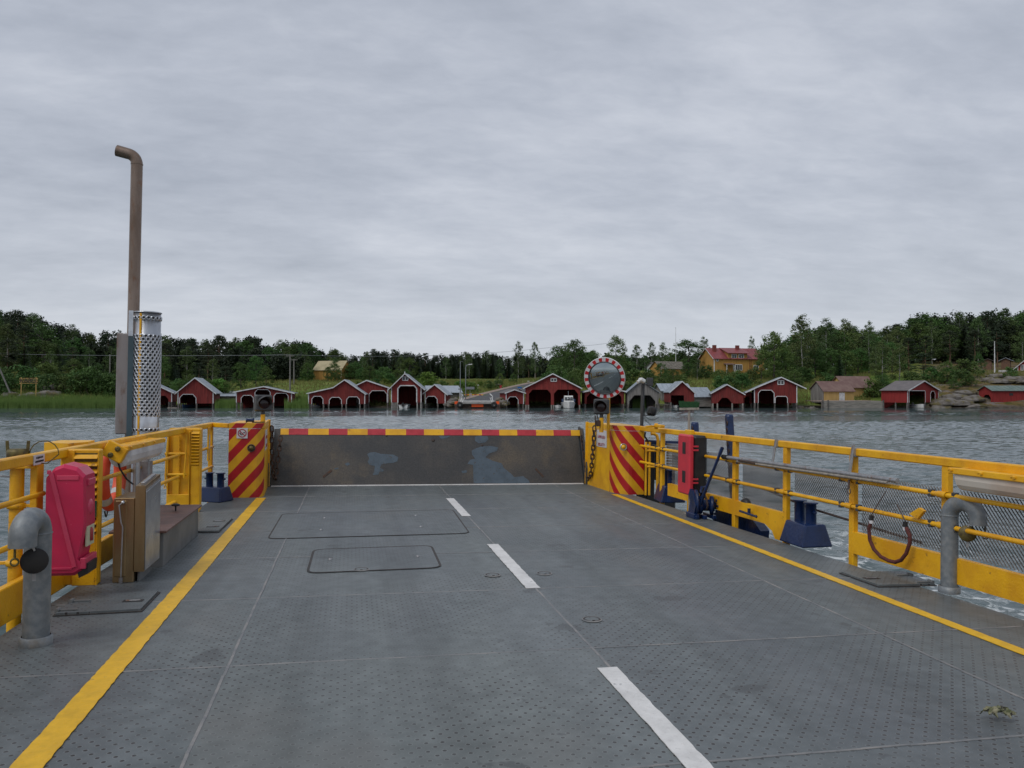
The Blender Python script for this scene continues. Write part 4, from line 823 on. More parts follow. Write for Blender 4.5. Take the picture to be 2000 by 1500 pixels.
# ---- double bollards
def bollard(loc, lb, s=1.0, rz=0, first=None):
    if first: return dup(first, fw_(loc), rz, lb, s)
    t_ = thing('bollard', lb, 'bollard', loc, 'blue double bollards', True)
    m = M(); m.loft([(-.20, -.26, 0), (.20, -.26, 0), (.20, .26, 0), (-.20, .26, 0)], [(-.13, -.22, .26), (.13, -.22, .26), (.13, .22, .26), (-.13, .22, .26)]); bs = m.build('base', 'navy', t_, local=True)
    bv = bs.modifiers.new('bev', 'BEVEL'); bv.width = .018; bv.segments = 2
    for y in (-.12, .12):
        p_ = M().lathe([(.062, 0), (.062, .235), (.082, .24), (.085, .25), (.08, .256), (0, .256)], (0, y, .255), n=18).build('post', 'navy', t_, local=True)
        M().tube([(0, y, .40), (.0, y + (.10 if y > 0 else -.10), .40)], .018, 8).build('horn', 'navy', p_, local=True)
    return t_
for a_ in (1,):
    q = fD(1573, 1062); B1_ = bollard((q.x, q.y, 0), 'large blue double bollard in the gap of the right rail', rz=0); B1_.scale = (.92,) * 3
    q = fD(1307, 978); bollard((q.x, q.y, 0), 'blue double bollard between the pipe gate and the red locker', .96, -.15, B1_)
    q = fD(422, 980); bollard((q.x - .03, q.y + .1, 0), 'blue double bollard just left of the striped bulwark', .80, 1.05, B1_)
# ---- mirror, traffic lights, mast, gate
ym = yfr + .35; base = fY(1188, 832, ym); c = fY(1181, 738, ym - .12)
t_ = thing('traffic_mirror', 'round convex traffic mirror with red and white rim on a yellow pole', 'traffic mirror', (base.x, ym, base.z - .1), ferry=True)
M(True).tube([(base.x, ym, .9), (base.x, ym, c.z - .05)], .026, 14).build('pole', 'yellow', t_)
ax = Vector((-.50, -.84, -.20)).normalized(); Ro = .345; up_ = (Vector((0, 0, 1)) - ax * ax.z).normalized(); sdv = ax.cross(up_)
M(True).lathe([(0, -.10), (Ro * .6, -.09), (Ro * .97, -.02), (Ro, 0), (Ro, .012), (Ro * .975, .016)], c, ax, 40).build('mirror_back', 'housetrim', t_)
mm_ = bpy.data.materials.new('mirrorglass'); mm_.use_nodes = True; b = mm_.node_tree.nodes['Principled BSDF']; b.inputs['Metallic'].default_value = 1; b.inputs['Roughness'].default_value = .06; b.inputs['Base Color'].default_value = (.33, .375, .39, 1); MT['mirrorglass'] = mm_
M(True).lathe([(0, .06), (Ro * .2, .0575), (Ro * .4, .049), (Ro * .6, .035), (Ro * .755, .018)], c, ax, 40).build('mirror_glass', 'mirrorglass', t_)
M(True).lathe([(Ro * .75, .012), (Ro * .76, .03), (Ro * .79, .03), (Ro * .80, .016)], c, ax, 40).build('inner_bead', 'darkgrey', t_)
nb = 34
for k in range(nb):
    a0, a1 = 2 * math.pi * k / nb, 2 * math.pi * (k + 1) / nb; pts = []
    for (r_, aa) in ((Ro * .80, a0), (Ro * .97, a0), (Ro * .97, (a0 + a1) / 2), (Ro * .97, a1), (Ro * .80, a1), (Ro * .80, (a0 + a1) / 2)): pts.append(c + ax * .012 + (sdv * math.cos(aa) + up_ * math.sin(aa)) * r_)
    M(True).poly(pts, ax * .006).build('rim_block', 'red' if k % 2 else 'sticker', t_)
M(True).bar(c - ax * .1, Vector((base.x, ym, c.z - .03)), .05, .05).build('bracket', 'darkgrey', t_)
def tlight(lb, px, py, y, s, hood):
    c = fY(px, py, y); t_ = thing('traffic_light', lb, 'traffic light', (c.x, y, 1.1), 'dark traffic lights above the bulwarks', True)
    M(True).tube([(c.x, y, 1.0), (c.x, y, 1.24)], .035, 14).build('socket_pipe', 'yellow', t_)
    M(True).tube([(c.x, y, 1.2), (c.x, y, c.z - .1)], .03, 14).build('pipe', 'darkgrey', t_)
    R3 = Matrix.Rotation(hood, 3, 'Z')
    M(True).box((c.x, y, c.z), (.25, .14, .25), R3, .02).build('housing', 'darkgrey', t_)
    ax = R3 @ Vector((0, -1, 0)); o = Vector((c.x, y, c.z)) + ax * .07; a2 = ax.cross(Vector((0, 0, 1)))
    m = M(True); vs = []; A_ = [math.radians(k) for k in range(-20, 201, 10)]
    for (r_, L_) in ((.105, .17), (.10, .17)):
        for a_ in A_: vs.append(o + (a2 * math.cos(a_) + Vector((0, 0, 1)) * math.sin(a_)) * r_)
        for a_ in A_: vs.append(o + (a2 * math.cos(a_) + Vector((0, 0, 1)) * math.sin(a_)) * r_ + ax * L_ * (.35 + .65 * max(0, math.sin(a_))))
    n = len(A_); m.add(vs, [[i, i + 1, n + i + 1, n + i] for i in range(n - 1)] + [[2 * n + i, 3 * n + i, 3 * n + i + 1, 2 * n + i + 1] for i in range(n - 1)] + [[n + i, n + i + 1, 3 * n + i + 1, 3 * n + i] for i in range(n - 1)], True); m.build('hood', 'darkgrey', t_)
    M(True).lathe([(0, .02), (.05, .016), (.085, .005), (.09, 0)], o, ax, 20).build('lens', 'redlens', t_)
    return t_, c
tlight('dark traffic light above the left striped bulwark', 514, 787, yfl + .3, 1, .35)
t_, c = tlight('dark traffic light below the round mirror', 1175, 794, yfr + .2, 1, -.45)
M(True).tube([(c.x - .1, yfr + .2, 1.1), (c.x - .11, yfr + .2, 1.28)], .01, 6).tube([(c.x - .10, yfr + .2, 1.36), (c.x - .03, yfr + .2, 1.12)], .008, 6).bb((c.x - .09, yfr + .15, 1.1), (c.x - .03, yfr + .22, 1.2)).build('cable_bundle', 'rustchain', t_)
# hook on top of left bulwark
q = fY(488, 828, yfl + .25); t_ = thing('rope_roller', 'small dark blue roller on top of the left bulwark', 'roller', (q.x, yfl + .25, 1.1), ferry=True); M(True).lathe([(.0, -.06), (.04, -.06), (.025, -.03), (.025, .03), (.04, .06), (0, .06)], (q.x, yfl + .25, 1.15), (1, .2, 0), 14).build('drum', 'navy', t_); M(True).bar((q.x + .03, yfl + .25, 1.12), (q.x + .22, yfl + .25, 1.12), .02, .02).build('lever', 'black', t_)
# mast with camera and floodlight
ym = yfr + .45; b0 = fY(1253, 832, ym); tp = fY(1256, 748, ym)
t_ = thing('equipment_mast', 'dark mast with white camera and small floodlight behind the right bulwark', 'mast', (b0.x, ym, 1.0), ferry=True)
M(True).tube([(b0.x, ym, 1.0), (tp.x, ym, tp.z)], .03, 12).lathe([(.05, 0), (.05, .02), (.03, .03)], (b0.x, ym, 1.08), n=12).build('mast_pipe', 'darkgrey', t_)
q = fY(1254, 743, ym - .08); M(True).box(q, (.11, .12, .07), Matrix.Rotation(.5, 3, 'Y'), .02).tube([q + Vector((-.09, -.02, -.03)), q + Vector((-.02, 0, 0))], .028, 10).build('camera_head', 'boatwhite', t_)
q = fY(1269, 746, ym - .05); M(True).box(q, (.10, .06, .14), None, .008).build('junction_box', 'darkgrey', t_)
q = fY(1273, 803, ym - .05); fl = M(True).box(q, (.15, .13, .15), Matrix.Rotation(.25, 3, 'Y'), .03).build('floodlight', 'black', t_)
M(True).lathe([(0, .07), (.05, .068), (.062, .06), (.065, .0)], q, (-.3, -1, 0), 16).build('floodlight_rim', 'rubber', fl)
M(True).bb((q.x - .04, q.y - .03, q.z + .07), (q.x + .04, q.y + .03, q.z + .085)).build('rusty_bracket', 'rustchain', t_)
M(True).bar((b0.x, ym, q.z - .07), (q.x, q.y, q.z - .07), .02, .02).tube([(b0.x + .03, ym, q.z - .05)] + [(b0.x + .06 + .06 * k, ym - .03, q.z - .10 - .05 * math.sin(math.pi * k / 4)) for k in range(5)], .005, 6).build('arm', 'black', t_)
m = M(True); m.tube([(b0.x + .03, ym - .03, 1.45), (b0.x + .05, ym - .03, 1.2), (b0.x + .2, ym - .05, 1.08)], .006, 6); m.build('cable', 'black', t_)
# yellow pipe gate right of the bulwark
a_ = fD(1262, 967); b_ = fD(1284, 970)
t_ = thing('pipe_gate', 'yellow pipe gate between the right bulwark and the first bollard', 'gate', (a_.x, a_.y, 0), ferry=True)
for px, h in ((1261, .86), (1268, .86)):
    q = fD(px, 967); M(True).tube([(q.x, q.y, 0), (q.x, q.y, h)], .02, 10).build('upright', 'yellow', t_)
q = fD(1284, 968); M(True).tube([(q.x, q.y, 0), (q.x, q.y, .90), (q.x - .02, q.y, .97), (q.x - .07, q.y, 1.0), (q.x - .12, q.y, 1.0)], .026, 12).build('bent_handrail', 'yellow', t_)
for z in (.72, .46): M(True).tube([(a_.x, a_.y, z), (q.x + .1, q.y, z)], .018, 10).build('cross_pipe', 'yellow', t_)
M(True).box((q.x + .05, q.y - .03, .62), (.06, .05, .07)).build('latch_box', 'alu', t_)
M(True).tube([(q.x - .18, q.y + .1, 1.02), (q.x - .19, q.y + .1, .95), (q.x - .14, q.y + .1, .88), (q.x - .05, q.y + .15, .78)], .016, 8).build('black_handle', 'black', t_)
# yellow arm lying on the rail
t_ = thing('lock_bar', 'short yellow locking bar lying on the right rail corner', 'locking bar', fR(1300, 830), ferry=True)
p0, p1, p2 = fR(1262, 832, -.3), fR(1284, 828, -.1), fR(1320, 829, -.05)
M(True).bar((p0.x, p0.y, 1.14), (p1.x, p1.y, 1.145), .05, .03).bar((p1.x - .02, p1.y, 1.155), (p2.x - .08, p2.y + .3, 1.15), .07, .045).build('bar', 'yellow', t_)
M(True).bb((p1.x - .04, p1.y - .03, 1.1), (p1.x + .0, p1.y + .03, 1.19)).build('clip', 'yellow', t_)
# ---- red and black locker with broom above
f0 = fD(1347, 1004); ylo, yhi = f0.y - .15, f0.y + .2; zA = fY(1340, 968, ylo).z; zB = fY(1340, 851, ylo).z; xl = fY(1355, 900, ylo).x; xr2 = fY(1382, 900, ylo).x
t_ = thing('hose_locker', 'upright black locker with pink red lid standing at the right rail', 'locker', (f0.x, f0.y, 0), ferry=True)
M(True).bb((xl, ylo, zA + .03), (xr2, yhi, zB - .0), .03).build('case', 'black', t_)
M(True).bb((xl - .075, ylo - .02, zA), (xl - .002, yhi + .02, zB + .01), .02).build('lid', 'redbox', t_)
for z in (zA + .16, zA + .55): M(True).bb((xl - .08, ylo + .10, z), (xl - .070, ylo + .20, z + .16), .002).build('grip_recess', 'black', t_)
for z in (zA + .16, zA + .21, zA + .60, zA + .65): M(True).bb((xl - .02, ylo - .035, z), (xl + .055, ylo - .018, z + .022)).build('catch', 'redbox', t_)
M(True).bb((f0.x - .015, f0.y - .02, 0), (f0.x + .015, f0.y + .02, zA + .03)).bb((f0.x - .07, f0.y - .06, 0), (f0.x + .09, f0.y + .06, .012)).build('stand', 'woodhandle', t_)
y = f0.y + .55; q = fR(1346, 800, -.0); hb = fY(1346, 800, q.y)
t_ = thing('broom', 'deck broom with green bristles stored upside down on the right rail', 'broom', (hb.x, q.y, .7), ferry=True)
M(True).tube([(hb.x, q.y, .5), (hb.x, q.y, hb.z)], .018, 10).build('handle', 'woodhandle', t_)
m = M(True); m.bar((hb.x - .13, q.y + .05, hb.z + .005), (hb.x + .13, q.y - .05, hb.z + .015), .075, .035); m.build('brush_head', 'woodhandle', t_)
m = M(True); d = Vector((.26, -.10, 0)).normalized(); cc = Vector((hb.x, q.y, hb.z + .03)); n_ = Vector((d.y, -d.x, 0))
m.loft([cc - d * .12 - n_ * .03, cc + d * .12 - n_ * .03, cc + d * .12 + n_ * .03, cc - d * .12 + n_ * .03], [cc - d * .145 - n_ * .05 + Vector((0, 0, .085)), cc + d * .14 - n_ * .05 + Vector((0, 0, .07)), cc + d * .14 + n_ * .05 + Vector((0, 0, .07)), cc - d * .145 + n_ * .05 + Vector((0, 0, .09))])
for k in range(260):
    u, v = rnd.uniform(-1, 1), rnd.uniform(-1, 1); p = cc + d * u * .13 + n_ * v * .045; w_ = .004
    tp = p + d * u * .02 + n_ * v * .012 + Vector((rnd.uniform(-.006, .006), rnd.uniform(-.006, .006), .085 + rnd.uniform(0, .02)))
    m.add([p + d * w_, p - d * w_, tp], [(0, 1, 2)])
m.build('bristles', 'greenbristle', t_)
q2 = fR(1347, 840, -.06); M(True).box((q2.x - .0, q2.y, 1.07), (.06, .20, .13)).build('rail_clamp', 'yellow', t_)
# ---- blue hand winch
w0 = fD(1372, 1011); wx, wy = w0.x, w0.y
t_ = thing('hand_winch', 'dark blue hand winch with long raised lever on the right deck edge', 'winch', (wx, wy, 0), ferry=True)
m = M(True)
for dx_ in (-.14, -.03, .10): m.bb((wx + dx_ - .025, wy - .16, 0), (wx + dx_ + .025, wy + .16, .05))
m.bb((wx - .18, wy - .13, .0), (wx - .10, wy + .13, .07)); m.build('base_frame', 'bluesteel', t_)
M(True).lathe([(0, -.012), (.17, -.012), (.175, 0), (.17, .02), (0, .02)], (wx - .10, wy, .20), (1, -.25, 0), 24).build('ratchet_wheel', 'bluesteel', t_)
M(True).lathe([(0, 0), (.11, 0), (.12, .02), (.11, .05), (.075, .06), (.075, .14), (.12, .15), (.125, .19), (.05, .20), (.04, .25), (0, .25)], (wx - .06, wy, .17), (1, -.35, 0), 20).build('drum', 'bluesteel', t_)
for k in range(6): a_ = k * math.pi / 3; M(True).box(Vector((wx + .145, wy - .07, .17)) + Vector((.0, .08 * math.cos(a_), .08 * math.sin(a_))), (.02, .03, .03)).build('drum_bolt', 'bluesteel', t_)
m = M(True); m.poly([(wx - .16, wy - .08, .05), (wx - .16, wy - .14, .18), (wx - .16, wy - .02, .36), (wx - .16, wy + .05, .38), (wx - .16, wy + .1, .3), (wx - .16, wy + .04, .22), (wx - .16, wy + .1, .05)], (.03, 0, 0)); m.build('side_plate', 'bluesteel', t_)
M(True).tube([(wx - .05, wy - .05, .33), (wx - .02, wy, .40), (wx + .05, wy + .05, .40), (wx + .09, wy + .08, .33)], .018, 8).build('top_pawl', 'bluesteel', t_)
M(True).tube([(wx - .0 + .02 * math.cos(k), wy - .02 + .13 * math.cos(k * .7), .22 + .12 * math.sin(k * .7)) for k in range(10)], .014, 6).build('wound_rope', 'rope', t_)
l0 = fY(1367, 985, wy - .1); l1 = fX(1411, 874, 4.62); M(True).tube([l0, l0.lerp(l1, .25), l1], [.028, .02, .018], 10).tube([l1.lerp(l0, .12), l1], .023, 10).build('lever', 'bluesteel', t_)
# fairlead outside the rail beyond the winch
g0 = fR(1440, 1000, .12); t_ = thing('fairlead', 'dark blue fairlead with hand wheel pin below the right kick beam', 'fairlead', (g0.x, g0.y, -.3), ferry=True)
M(True).poly([(g0.x, g0.y - .55, -.30), (g0.x, g0.y - .6, -.02), (g0.x, g0.y - .3, .14), (g0.x, g0.y + .5, .10), (g0.x, g0.y + .8, -.05), (g0.x, g0.y + .2, -.28)], (.12, 0, 0)).build('bracket', 'bluesteel', t_)
q = fR(1446, 985, -.02); M(True).lathe([(0, -.04), (.07, -.04), (.085, 0), (.07, .04), (0, .04)], (q.x + .05, q.y - .05, q.z), (1, 0, 0), 16).build('roller', 'black', t_)
p0, p1 = fR(1445, 998, -.1), fR(1477, 1009, -.1); M(True).tube([p0, p1], .014, 8).lathe([(0, -.02), (.022, 0), (0, .02)], p1, (1, 0, 0), 8).build('pin', 'bluesteel', t_)
p1 = fR(1463, 998, -.08); M(True).tube([p1 + Vector((0, 0, .03)), p1 - Vector((0, 0, .05))], .02, 8).build('pin_head', 'bluesteel', t_)
# ---- items along the right rail
y0_, y1_ = fR(1755, 940, -.1).y, fR(1413, 893, -.1).y
t_ = thing('boat_hook', 'long grey boat hook pole strapped along the right rail', 'boat hook', (XR(8) - .1, 8, .8), ferry=True)
a_, b_ = fR(1412, 892, -.09), fR(1753, 939, -.09)
M(True).tube([a_, b_], .022, 12).build('pole', 'alu', t_); M(True).tube([a_ - (b_ - a_).normalized() * .0, a_ + (b_ - a_).normalized() * .12], .030, 10).build('end_grip', 'rubber', t_)
c_, d_ = fR(1440, 901, -.10), fR(1733, 943, -.11); M(True).tube([c_, d_], .014, 8).build('thin_pole', 'woodhandle', t_)
M(True).tube([fR(1442, 899, -.12), fR(1470, 904, -.13), fR(1474, 906, -.12)], .012, 6).build('rusty_hook', 'rustchain', t_)
for (p_, q_, lb) in (((1516, 857), (1508, 908), 'short grey strap tied round the rail between the middle posts'), ((1667, 868), (1658, 933), 'long grey strap and ring hung from the rail at the bollard gap post')):
    A_, B_2 = fR(*p_, -.05), fR(*q_, -.10); t_ = thing('strap', lb, 'strap', A_, 'grey straps holding the boat hook', True)
    M(True).bar(A_, B_2, .012, .04, up=(0, 1, 0)).bb((A_.x - .01, A_.y - .02, 1.03), (A_.x + .1, A_.y + .02, 1.122)).build('webbing', 'alu', t_)
    if p_[0] > 1600: M(True).tube([B_2 + Vector((0, .03 * math.cos(k * .6283), -.13 + .03 * math.sin(k * .6283))) for k in range(10)], .005, 6, closed=True).bar(B_2 - Vector((0, 0, .02)), B_2 - Vector((0, 0, .10)), .02, .012).build('shackle_ring', 'rope', t_)
# rope sling
U = [(1702, 1016), (1697, 1033), (1699, 1055), (1707, 1073), (1720, 1087), (1735, 1095), (1748, 1098), (1760, 1094), (1770, 1081), (1777, 1060), (1777, 1046), (1772, 1035), (1768, 1029)]
t_ = thing('rope_sling', 'dark red wrapped rope sling hanging in a loop over the right kick beam', 'rope sling', fR(1740, 1000, -.1), ferry=True)
P = [fR(*p, -.10) for p in U]; M(True).tube(P, .017, 10).build('wrapped_rope', 'slingred', t_)
for (i, w_) in ((0, 'rubber'), (12, 'sticker')):
    p = P[i]; M(True).tube([p, p + Vector((0, 0, .045))], .021, 10).build('tape', w_ if i == 0 else 'rubber', t_); M(True).tube([p - Vector((0, 0, .03)), p], .0195, 10).build('white_tape', 'sticker', t_)
M(True).tube([P[0] + Vector((0, 0, .05)), fR(1730, 960, -.06)], .005, 6).tube([P[12] + Vector((0, 0, .05)), fR(1752, 985, -.06)], .005, 6).build('hanging_line', 'rope', t_)
q = fR(1797, 1000, -.08); t_ = thing('wedge_clip', 'yellow wedge shaped clip on the lower right rail pipe', 'clip', q, ferry=True); M(True).poly([q + Vector((0, .10, -.03)), q + Vector((0, -.02, .04)), q + Vector((0, -.08, .02)), q + Vector((0, .0, -.06))], (-.03, 0, 0)).build('wedge', 'yellow', t_)
# mooring wire outside the rail
t_ = M(True).tube([fR(1385, 925, .25), fR(1500, 958, .25), fR(1580, 992, .22), fR(1662, 1017, .2), fR(1800, 1060, .2)], .013, 8).build('mooring_wire', 'rope', label='dark mooring wire slanting behind the right rail mesh', cat='wire')
# blue lifting arms and machinery outside the right rail
def bluearm(lb, top, bot, off, w):
    a_, b_ = fR(*top, off), fR(*bot, off); t_ = thing('lifting_arm', lb, 'lifting arm', b_, 'blue lifting arms outboard of the right rail', True)
    M(True).bar(b_, a_, w, w * 1.1, up=(1, 0, 0)).lathe([(0, -w / 2), (w * .5, -w / 2), (w * .5, w / 2), (0, w / 2)], a_, (1, 0, 0), 14).build('arm', 'bluesteel', t_)
    for k in range(7): p = a_.lerp(b_, .06 + .07 * k) + Vector((-w * .6, -.03 + .02 * (k % 2), 0)); M(True).tube([p + Vector((0, .018 * math.cos(j), .028 * math.sin(j))) for j in [0, 1.05, 2.1, 3.14, 4.2, 5.2]], .007, 6, closed=True).build('chain_link', 'rustchain', t_)
bluearm('tall blue lifting arm with rusty chain rising above the right rail', (1424, 815), (1436, 1010), .35, .085)
bluearm('short blue lifting arm just visible above the rail behind the broom', (1357, 830), (1362, 935), .5, .09)
p0, p1 = fR(1262, 863, .15), fR(1336, 866, .6); t_ = thing('ramp_hoist', 'dark blue hoist beam with black machinery and grey ribbed step behind the pipe gate', 'hoist', (p0.x, p0.y, -.5), ferry=True)
M(True).bar(p0, p1, .12, .07).build('beam', 'bluesteel', t_)
x_, y_ = p0.x, p0.y - .1; M(True).bb((x_ - .02, y_, -.3), (x_ + .12, y_ + .5, .75)).bb((x_ + .2, y_ + .1, .2), (x_ + .34, y_ + .5, .8)).bb((x_, y_, -.35), (x_ + .5, y_ + .4, -.05)).build('machinery', 'black', t_)
M(True).tube([(x_ + .16, y_ - .05, .8), (x_ + .16, y_ - .05, .1)], .03, 10).build('hydraulic_hose', 'rubber', t_)
c = fR(1319, 890, .2); 
for k in range(9): M(True).bar((c.x - .12, c.y + .05, c.z + .17 - k * .042), (c.x + .2, c.y - .35, c.z + .17 - k * .042), .03, .034, up=(0, 0, 1)).build('step_rib', 'alu', t_)
# ---- crumpled leaf scrap
q = fD(1950, 1408); m = M(True); n = 15; vs = []
rg = random.Random(5)
for j in range(n):
    for i in range(n):
        u, v = i / (n - 1) - .5, j / (n - 1) - .5; r_ = math.hypot(u, v); 
        h = .045 * (1 - min(1, r_ * 1.9)) + .018 * rg.random() + .02 * abs(math.sin(9 * u + 7 * v))
        vs.append((q.x + u * .17 + v * .05 + rg.uniform(-.006, .006), q.y - u * .07 + v * .08 + rg.uniform(-.006, .006), .008 + (h if r_ < .55 else .004)))
keep = [(i, j) for j in range(n - 1) for i in range(n - 1) if math.hypot((i + .5) / (n - 1) - .5, ((j + .5) / (n - 1) - .5) * 1.2) < .40 + .10 * math.sin(5 * math.atan2(j - 7, i - 7))]
m.add(vs, [[j * n + i, j * n + i + 1, (j + 1) * n + i + 1, (j + 1) * n + i] for i, j in keep]); t_ = m.build('leaf_scrap', 'camo', label='crumpled brown and green leafy scrap lying on the deck at bottom right', cat='leaf scrap')
# ================================================================== WATER, LAND
def watermat():
    m = bpy.data.materials.new('seawater'); m.use_nodes = True; t = m.node_tree; b = t.nodes['Principled BSDF']; l = t.links.new
    ge = N(t, 'ShaderNodeNewGeometry'); pos = ge.outputs['Position']
    def nz(sc, de, st=(1, 1, 1), rot=0, di=0, ro=.55):
        mp_ = N(t, 'ShaderNodeMapping'); mp_.inputs['Scale'].default_value = st; mp_.inputs['Rotation'].default_value = (0, 0, rot); l(pos, mp_.inputs[0])
        n = N(t, 'ShaderNodeTexNoise', i_Scale=sc, i_Detail=de, i_Roughness=ro, i_Distortion=di); l(mp_.outputs[0], n.inputs['Vector']); return n.outputs[0]
    # foam torn off along the starboard side
    s_ = N(t, 'ShaderNodeSeparateXYZ'); l(pos, s_.inputs[0])
    d1 = N(t, 'ShaderNodeMapRange', n_1=4.2, n_2=6.5, n_3=.0, n_4=1); l(s_.outputs[0], d1.inputs[0])
    d2 = N(t, 'ShaderNodeMapRange', n_1=7.5, n_2=13.5, n_3=1, n_4=0); l(s_.outputs[0], d2.inputs[0])
    d3 = N(t, 'ShaderNodeMapRange', n_1=12, n_2=24, n_3=1, n_4=0); l(s_.outputs[1], d3.inputs[0])
    p1 = N(t, 'ShaderNodeMath', operation='MULTIPLY'); l(d1.outputs[0], p1.inputs[0]); l(d2.outputs[0], p1.inputs[1])
    p2 = N(t, 'ShaderNodeMath', operation='MULTIPLY'); l(p1.outputs[0], p2.inputs[0]); l(d3.outputs[0], p2.inputs[1])
    fo = N(t, 'ShaderNodeMath', operation='MULTIPLY_ADD', n_1=.16); l(p2.outputs[0], fo.inputs[0]); l(nz(3.4, 10, (1, .6, 1), .3, 1.5, .68), fo.inputs[2])
    fr = ramp(t, [(.675, 0.0), (.76, 1.0)]); l(fo.outputs[0], fr.inputs[0])
    ff = N(t, 'ShaderNodeMath', operation='MULTIPLY'); l(fr.outputs[0], ff.inputs[0]); l(p2.outputs[0], ff.inputs[1])
    c = N(t, 'ShaderNodeMix', data_type='RGBA'); l(ff.outputs[0], c.inputs[0]); c.inputs[6].default_value = (.055, .086, .088, 1); c.inputs[7].default_value = (.55, .58, .58, 1); l(c.outputs[2], b.inputs['Base Color'])
    r = N(t, 'ShaderNodeMix', data_type='FLOAT'); l(ff.outputs[0], r.inputs[0]); r.inputs[2].default_value = .10; r.inputs[3].default_value = .7; l(r.outputs[0], b.inputs['Roughness'])
    b.inputs['IOR'].default_value = 1.333
    # small chop, calmer patches and calm water close to the far shore
    cam_ = N(t, 'ShaderNodeMapRange', n_1=122, n_2=70, n_3=.10, n_4=1.0)
    dt = N(t, 'ShaderNodeVectorMath', operation='DOT_PRODUCT'); dt.inputs[1].default_value = (FW.x, FW.y, 0); l(pos, dt.inputs[0]); l(dt.outputs['Value'], cam_.inputs[0])
    calm = ramp(t, [(.36, .35), (.52, 1.0)]); l(nz(.035, 4, (1, 3.2, 1), -YAW, .5), calm.inputs[0])
    am = N(t, 'ShaderNodeMath', operation='MULTIPLY'); l(cam_.outputs[0], am.inputs[0]); l(calm.outputs[0], am.inputs[1])
    a1 = N(t, 'ShaderNodeMath', operation='MULTIPLY', n_1=.03); l(nz(1.1, 3, (1, 1.5, 1), .3, .3), a1.inputs[0])
    a2 = N(t, 'ShaderNodeMath', operation='MULTIPLY', n_1=.030); l(nz(3.6, 4, (1, 1.3, 1), -.4, .4), a2.inputs[0])
    a3 = N(t, 'ShaderNodeMath', operation='ADD'); l(a1.outputs[0], a3.inputs[0]); l(a2.outputs[0], a3.inputs[1])
    bn = N(t, 'ShaderNodeBump', i_Distance=1.0); l(am.outputs[0], bn.inputs['Strength']); l(a3.outputs[0], bn.inputs['Height']); l(bn.outputs[0], b.inputs['Normal'])
    MT['seawater'] = m
watermat()
# wave geometry in front of the camera, plain sheet beyond it
rw = np.random.default_rng(9)
cols_ = np.linspace(-700, 2700, 520); Dl = [3.0]
while Dl[-1] < 128: Dl.append(Dl[-1] + max(.10, Dl[-1] * .0042))
Dl = np.array(Dl); RX = (cols_ - 1000) / F
fx_, fy_ = math.sin(YAW), math.cos(YAW); gx = Dl[:, None] * (fx_ + RX[None, :] * RT.x); gy = Dl[:, None] * (fy_ + RX[None, :] * RT.y)
gz = np.zeros_like(gx)
for i in range(56):
    lam = .28 * (6.5 ** rw.random()); th = rw.normal(.35, .75); k_ = 2 * math.pi / lam; amp = .0066 * lam ** .7
    ph = k_ * (gx * math.sin(th) + gy * math.cos(th)) + rw.uniform(0, 6.28); gz += amp * (np.sin(ph) + .25 * np.sin(2 * ph + 1.1)) * (.6 + .4 * np.sin(gx * rw.uniform(.02, .12) + gy * rw.uniform(.02, .12) + rw.uniform(0, 6.28)))
calm_ = .55 + .45 * np.clip(np.sin(gx * .045 + gy * .11 + 1.0) + np.sin(gx * .02 - gy * .21) + .6, -1, 1); fade = np.clip((123 - Dl) / 22, .04, 1)[:, None]
gz *= calm_ * fade; gz[-1, :] = 0; gz *= np.clip((Dl - 3) / 2, 0, 1)[:, None]
gz *= np.clip(np.minimum(np.arange(520), 519 - np.arange(520)) / 8, 0, 1)[None, :]
nr_, nc_ = gx.shape; vv = np.stack([gx, gy, gz], 2).reshape(-1, 3)
ii = (np.arange(nr_ - 1)[:, None] * nc_ + np.arange(nc_ - 1)[None, :]).reshape(-1); q_ = np.stack([ii, ii + 1, ii + nc_ + 1, ii + nc_], 1)
# surround: left, right, behind and out to the horizon, sharing the border at sea level
bl_, br_, fl_, fr2 = vv[0], vv[nc_ - 1], vv[-nc_], vv[-1]
ex = np.array([[-2600, -900, 0], [2600, -900, 0], [2600, 3000, 0], [-2600, 3000, 0]])
me = bpy.data.meshes.new('water'); nv = len(vv); allv = np.concatenate([vv, ex]); me.vertices.add(len(allv)); me.vertices.foreach_set('co', allv.astype(np.float32).ravel())
BL, BR, FL, FR = 0, nc_ - 1, nv - nc_, nv - 1
lo_ = np.concatenate([q_.ravel(), np.array([nv, nv + 1, BR, BL, nv + 1, nv + 2, FR, BR, nv + 2, nv + 3, FL, FR, nv + 3, nv, BL, FL])]).astype(np.int32); np_ = len(q_) + 4; me.loops.add(len(lo_)); me.loops.foreach_set('vertex_index', lo_); me.polygons.add(np_); me.polygons.foreach_set('loop_start', (np.arange(np_) * 4).astype(np.int32))
me.polygons.foreach_set('use_smooth', [True] * np_); me.update(calc_edges=True); me.materials.append(MT['seawater']); o = bpy.data.objects.new('water', me); COL.objects.link(o); prop(o, 'grey green rippled sea between the ferry and the far shore', kind='structure')
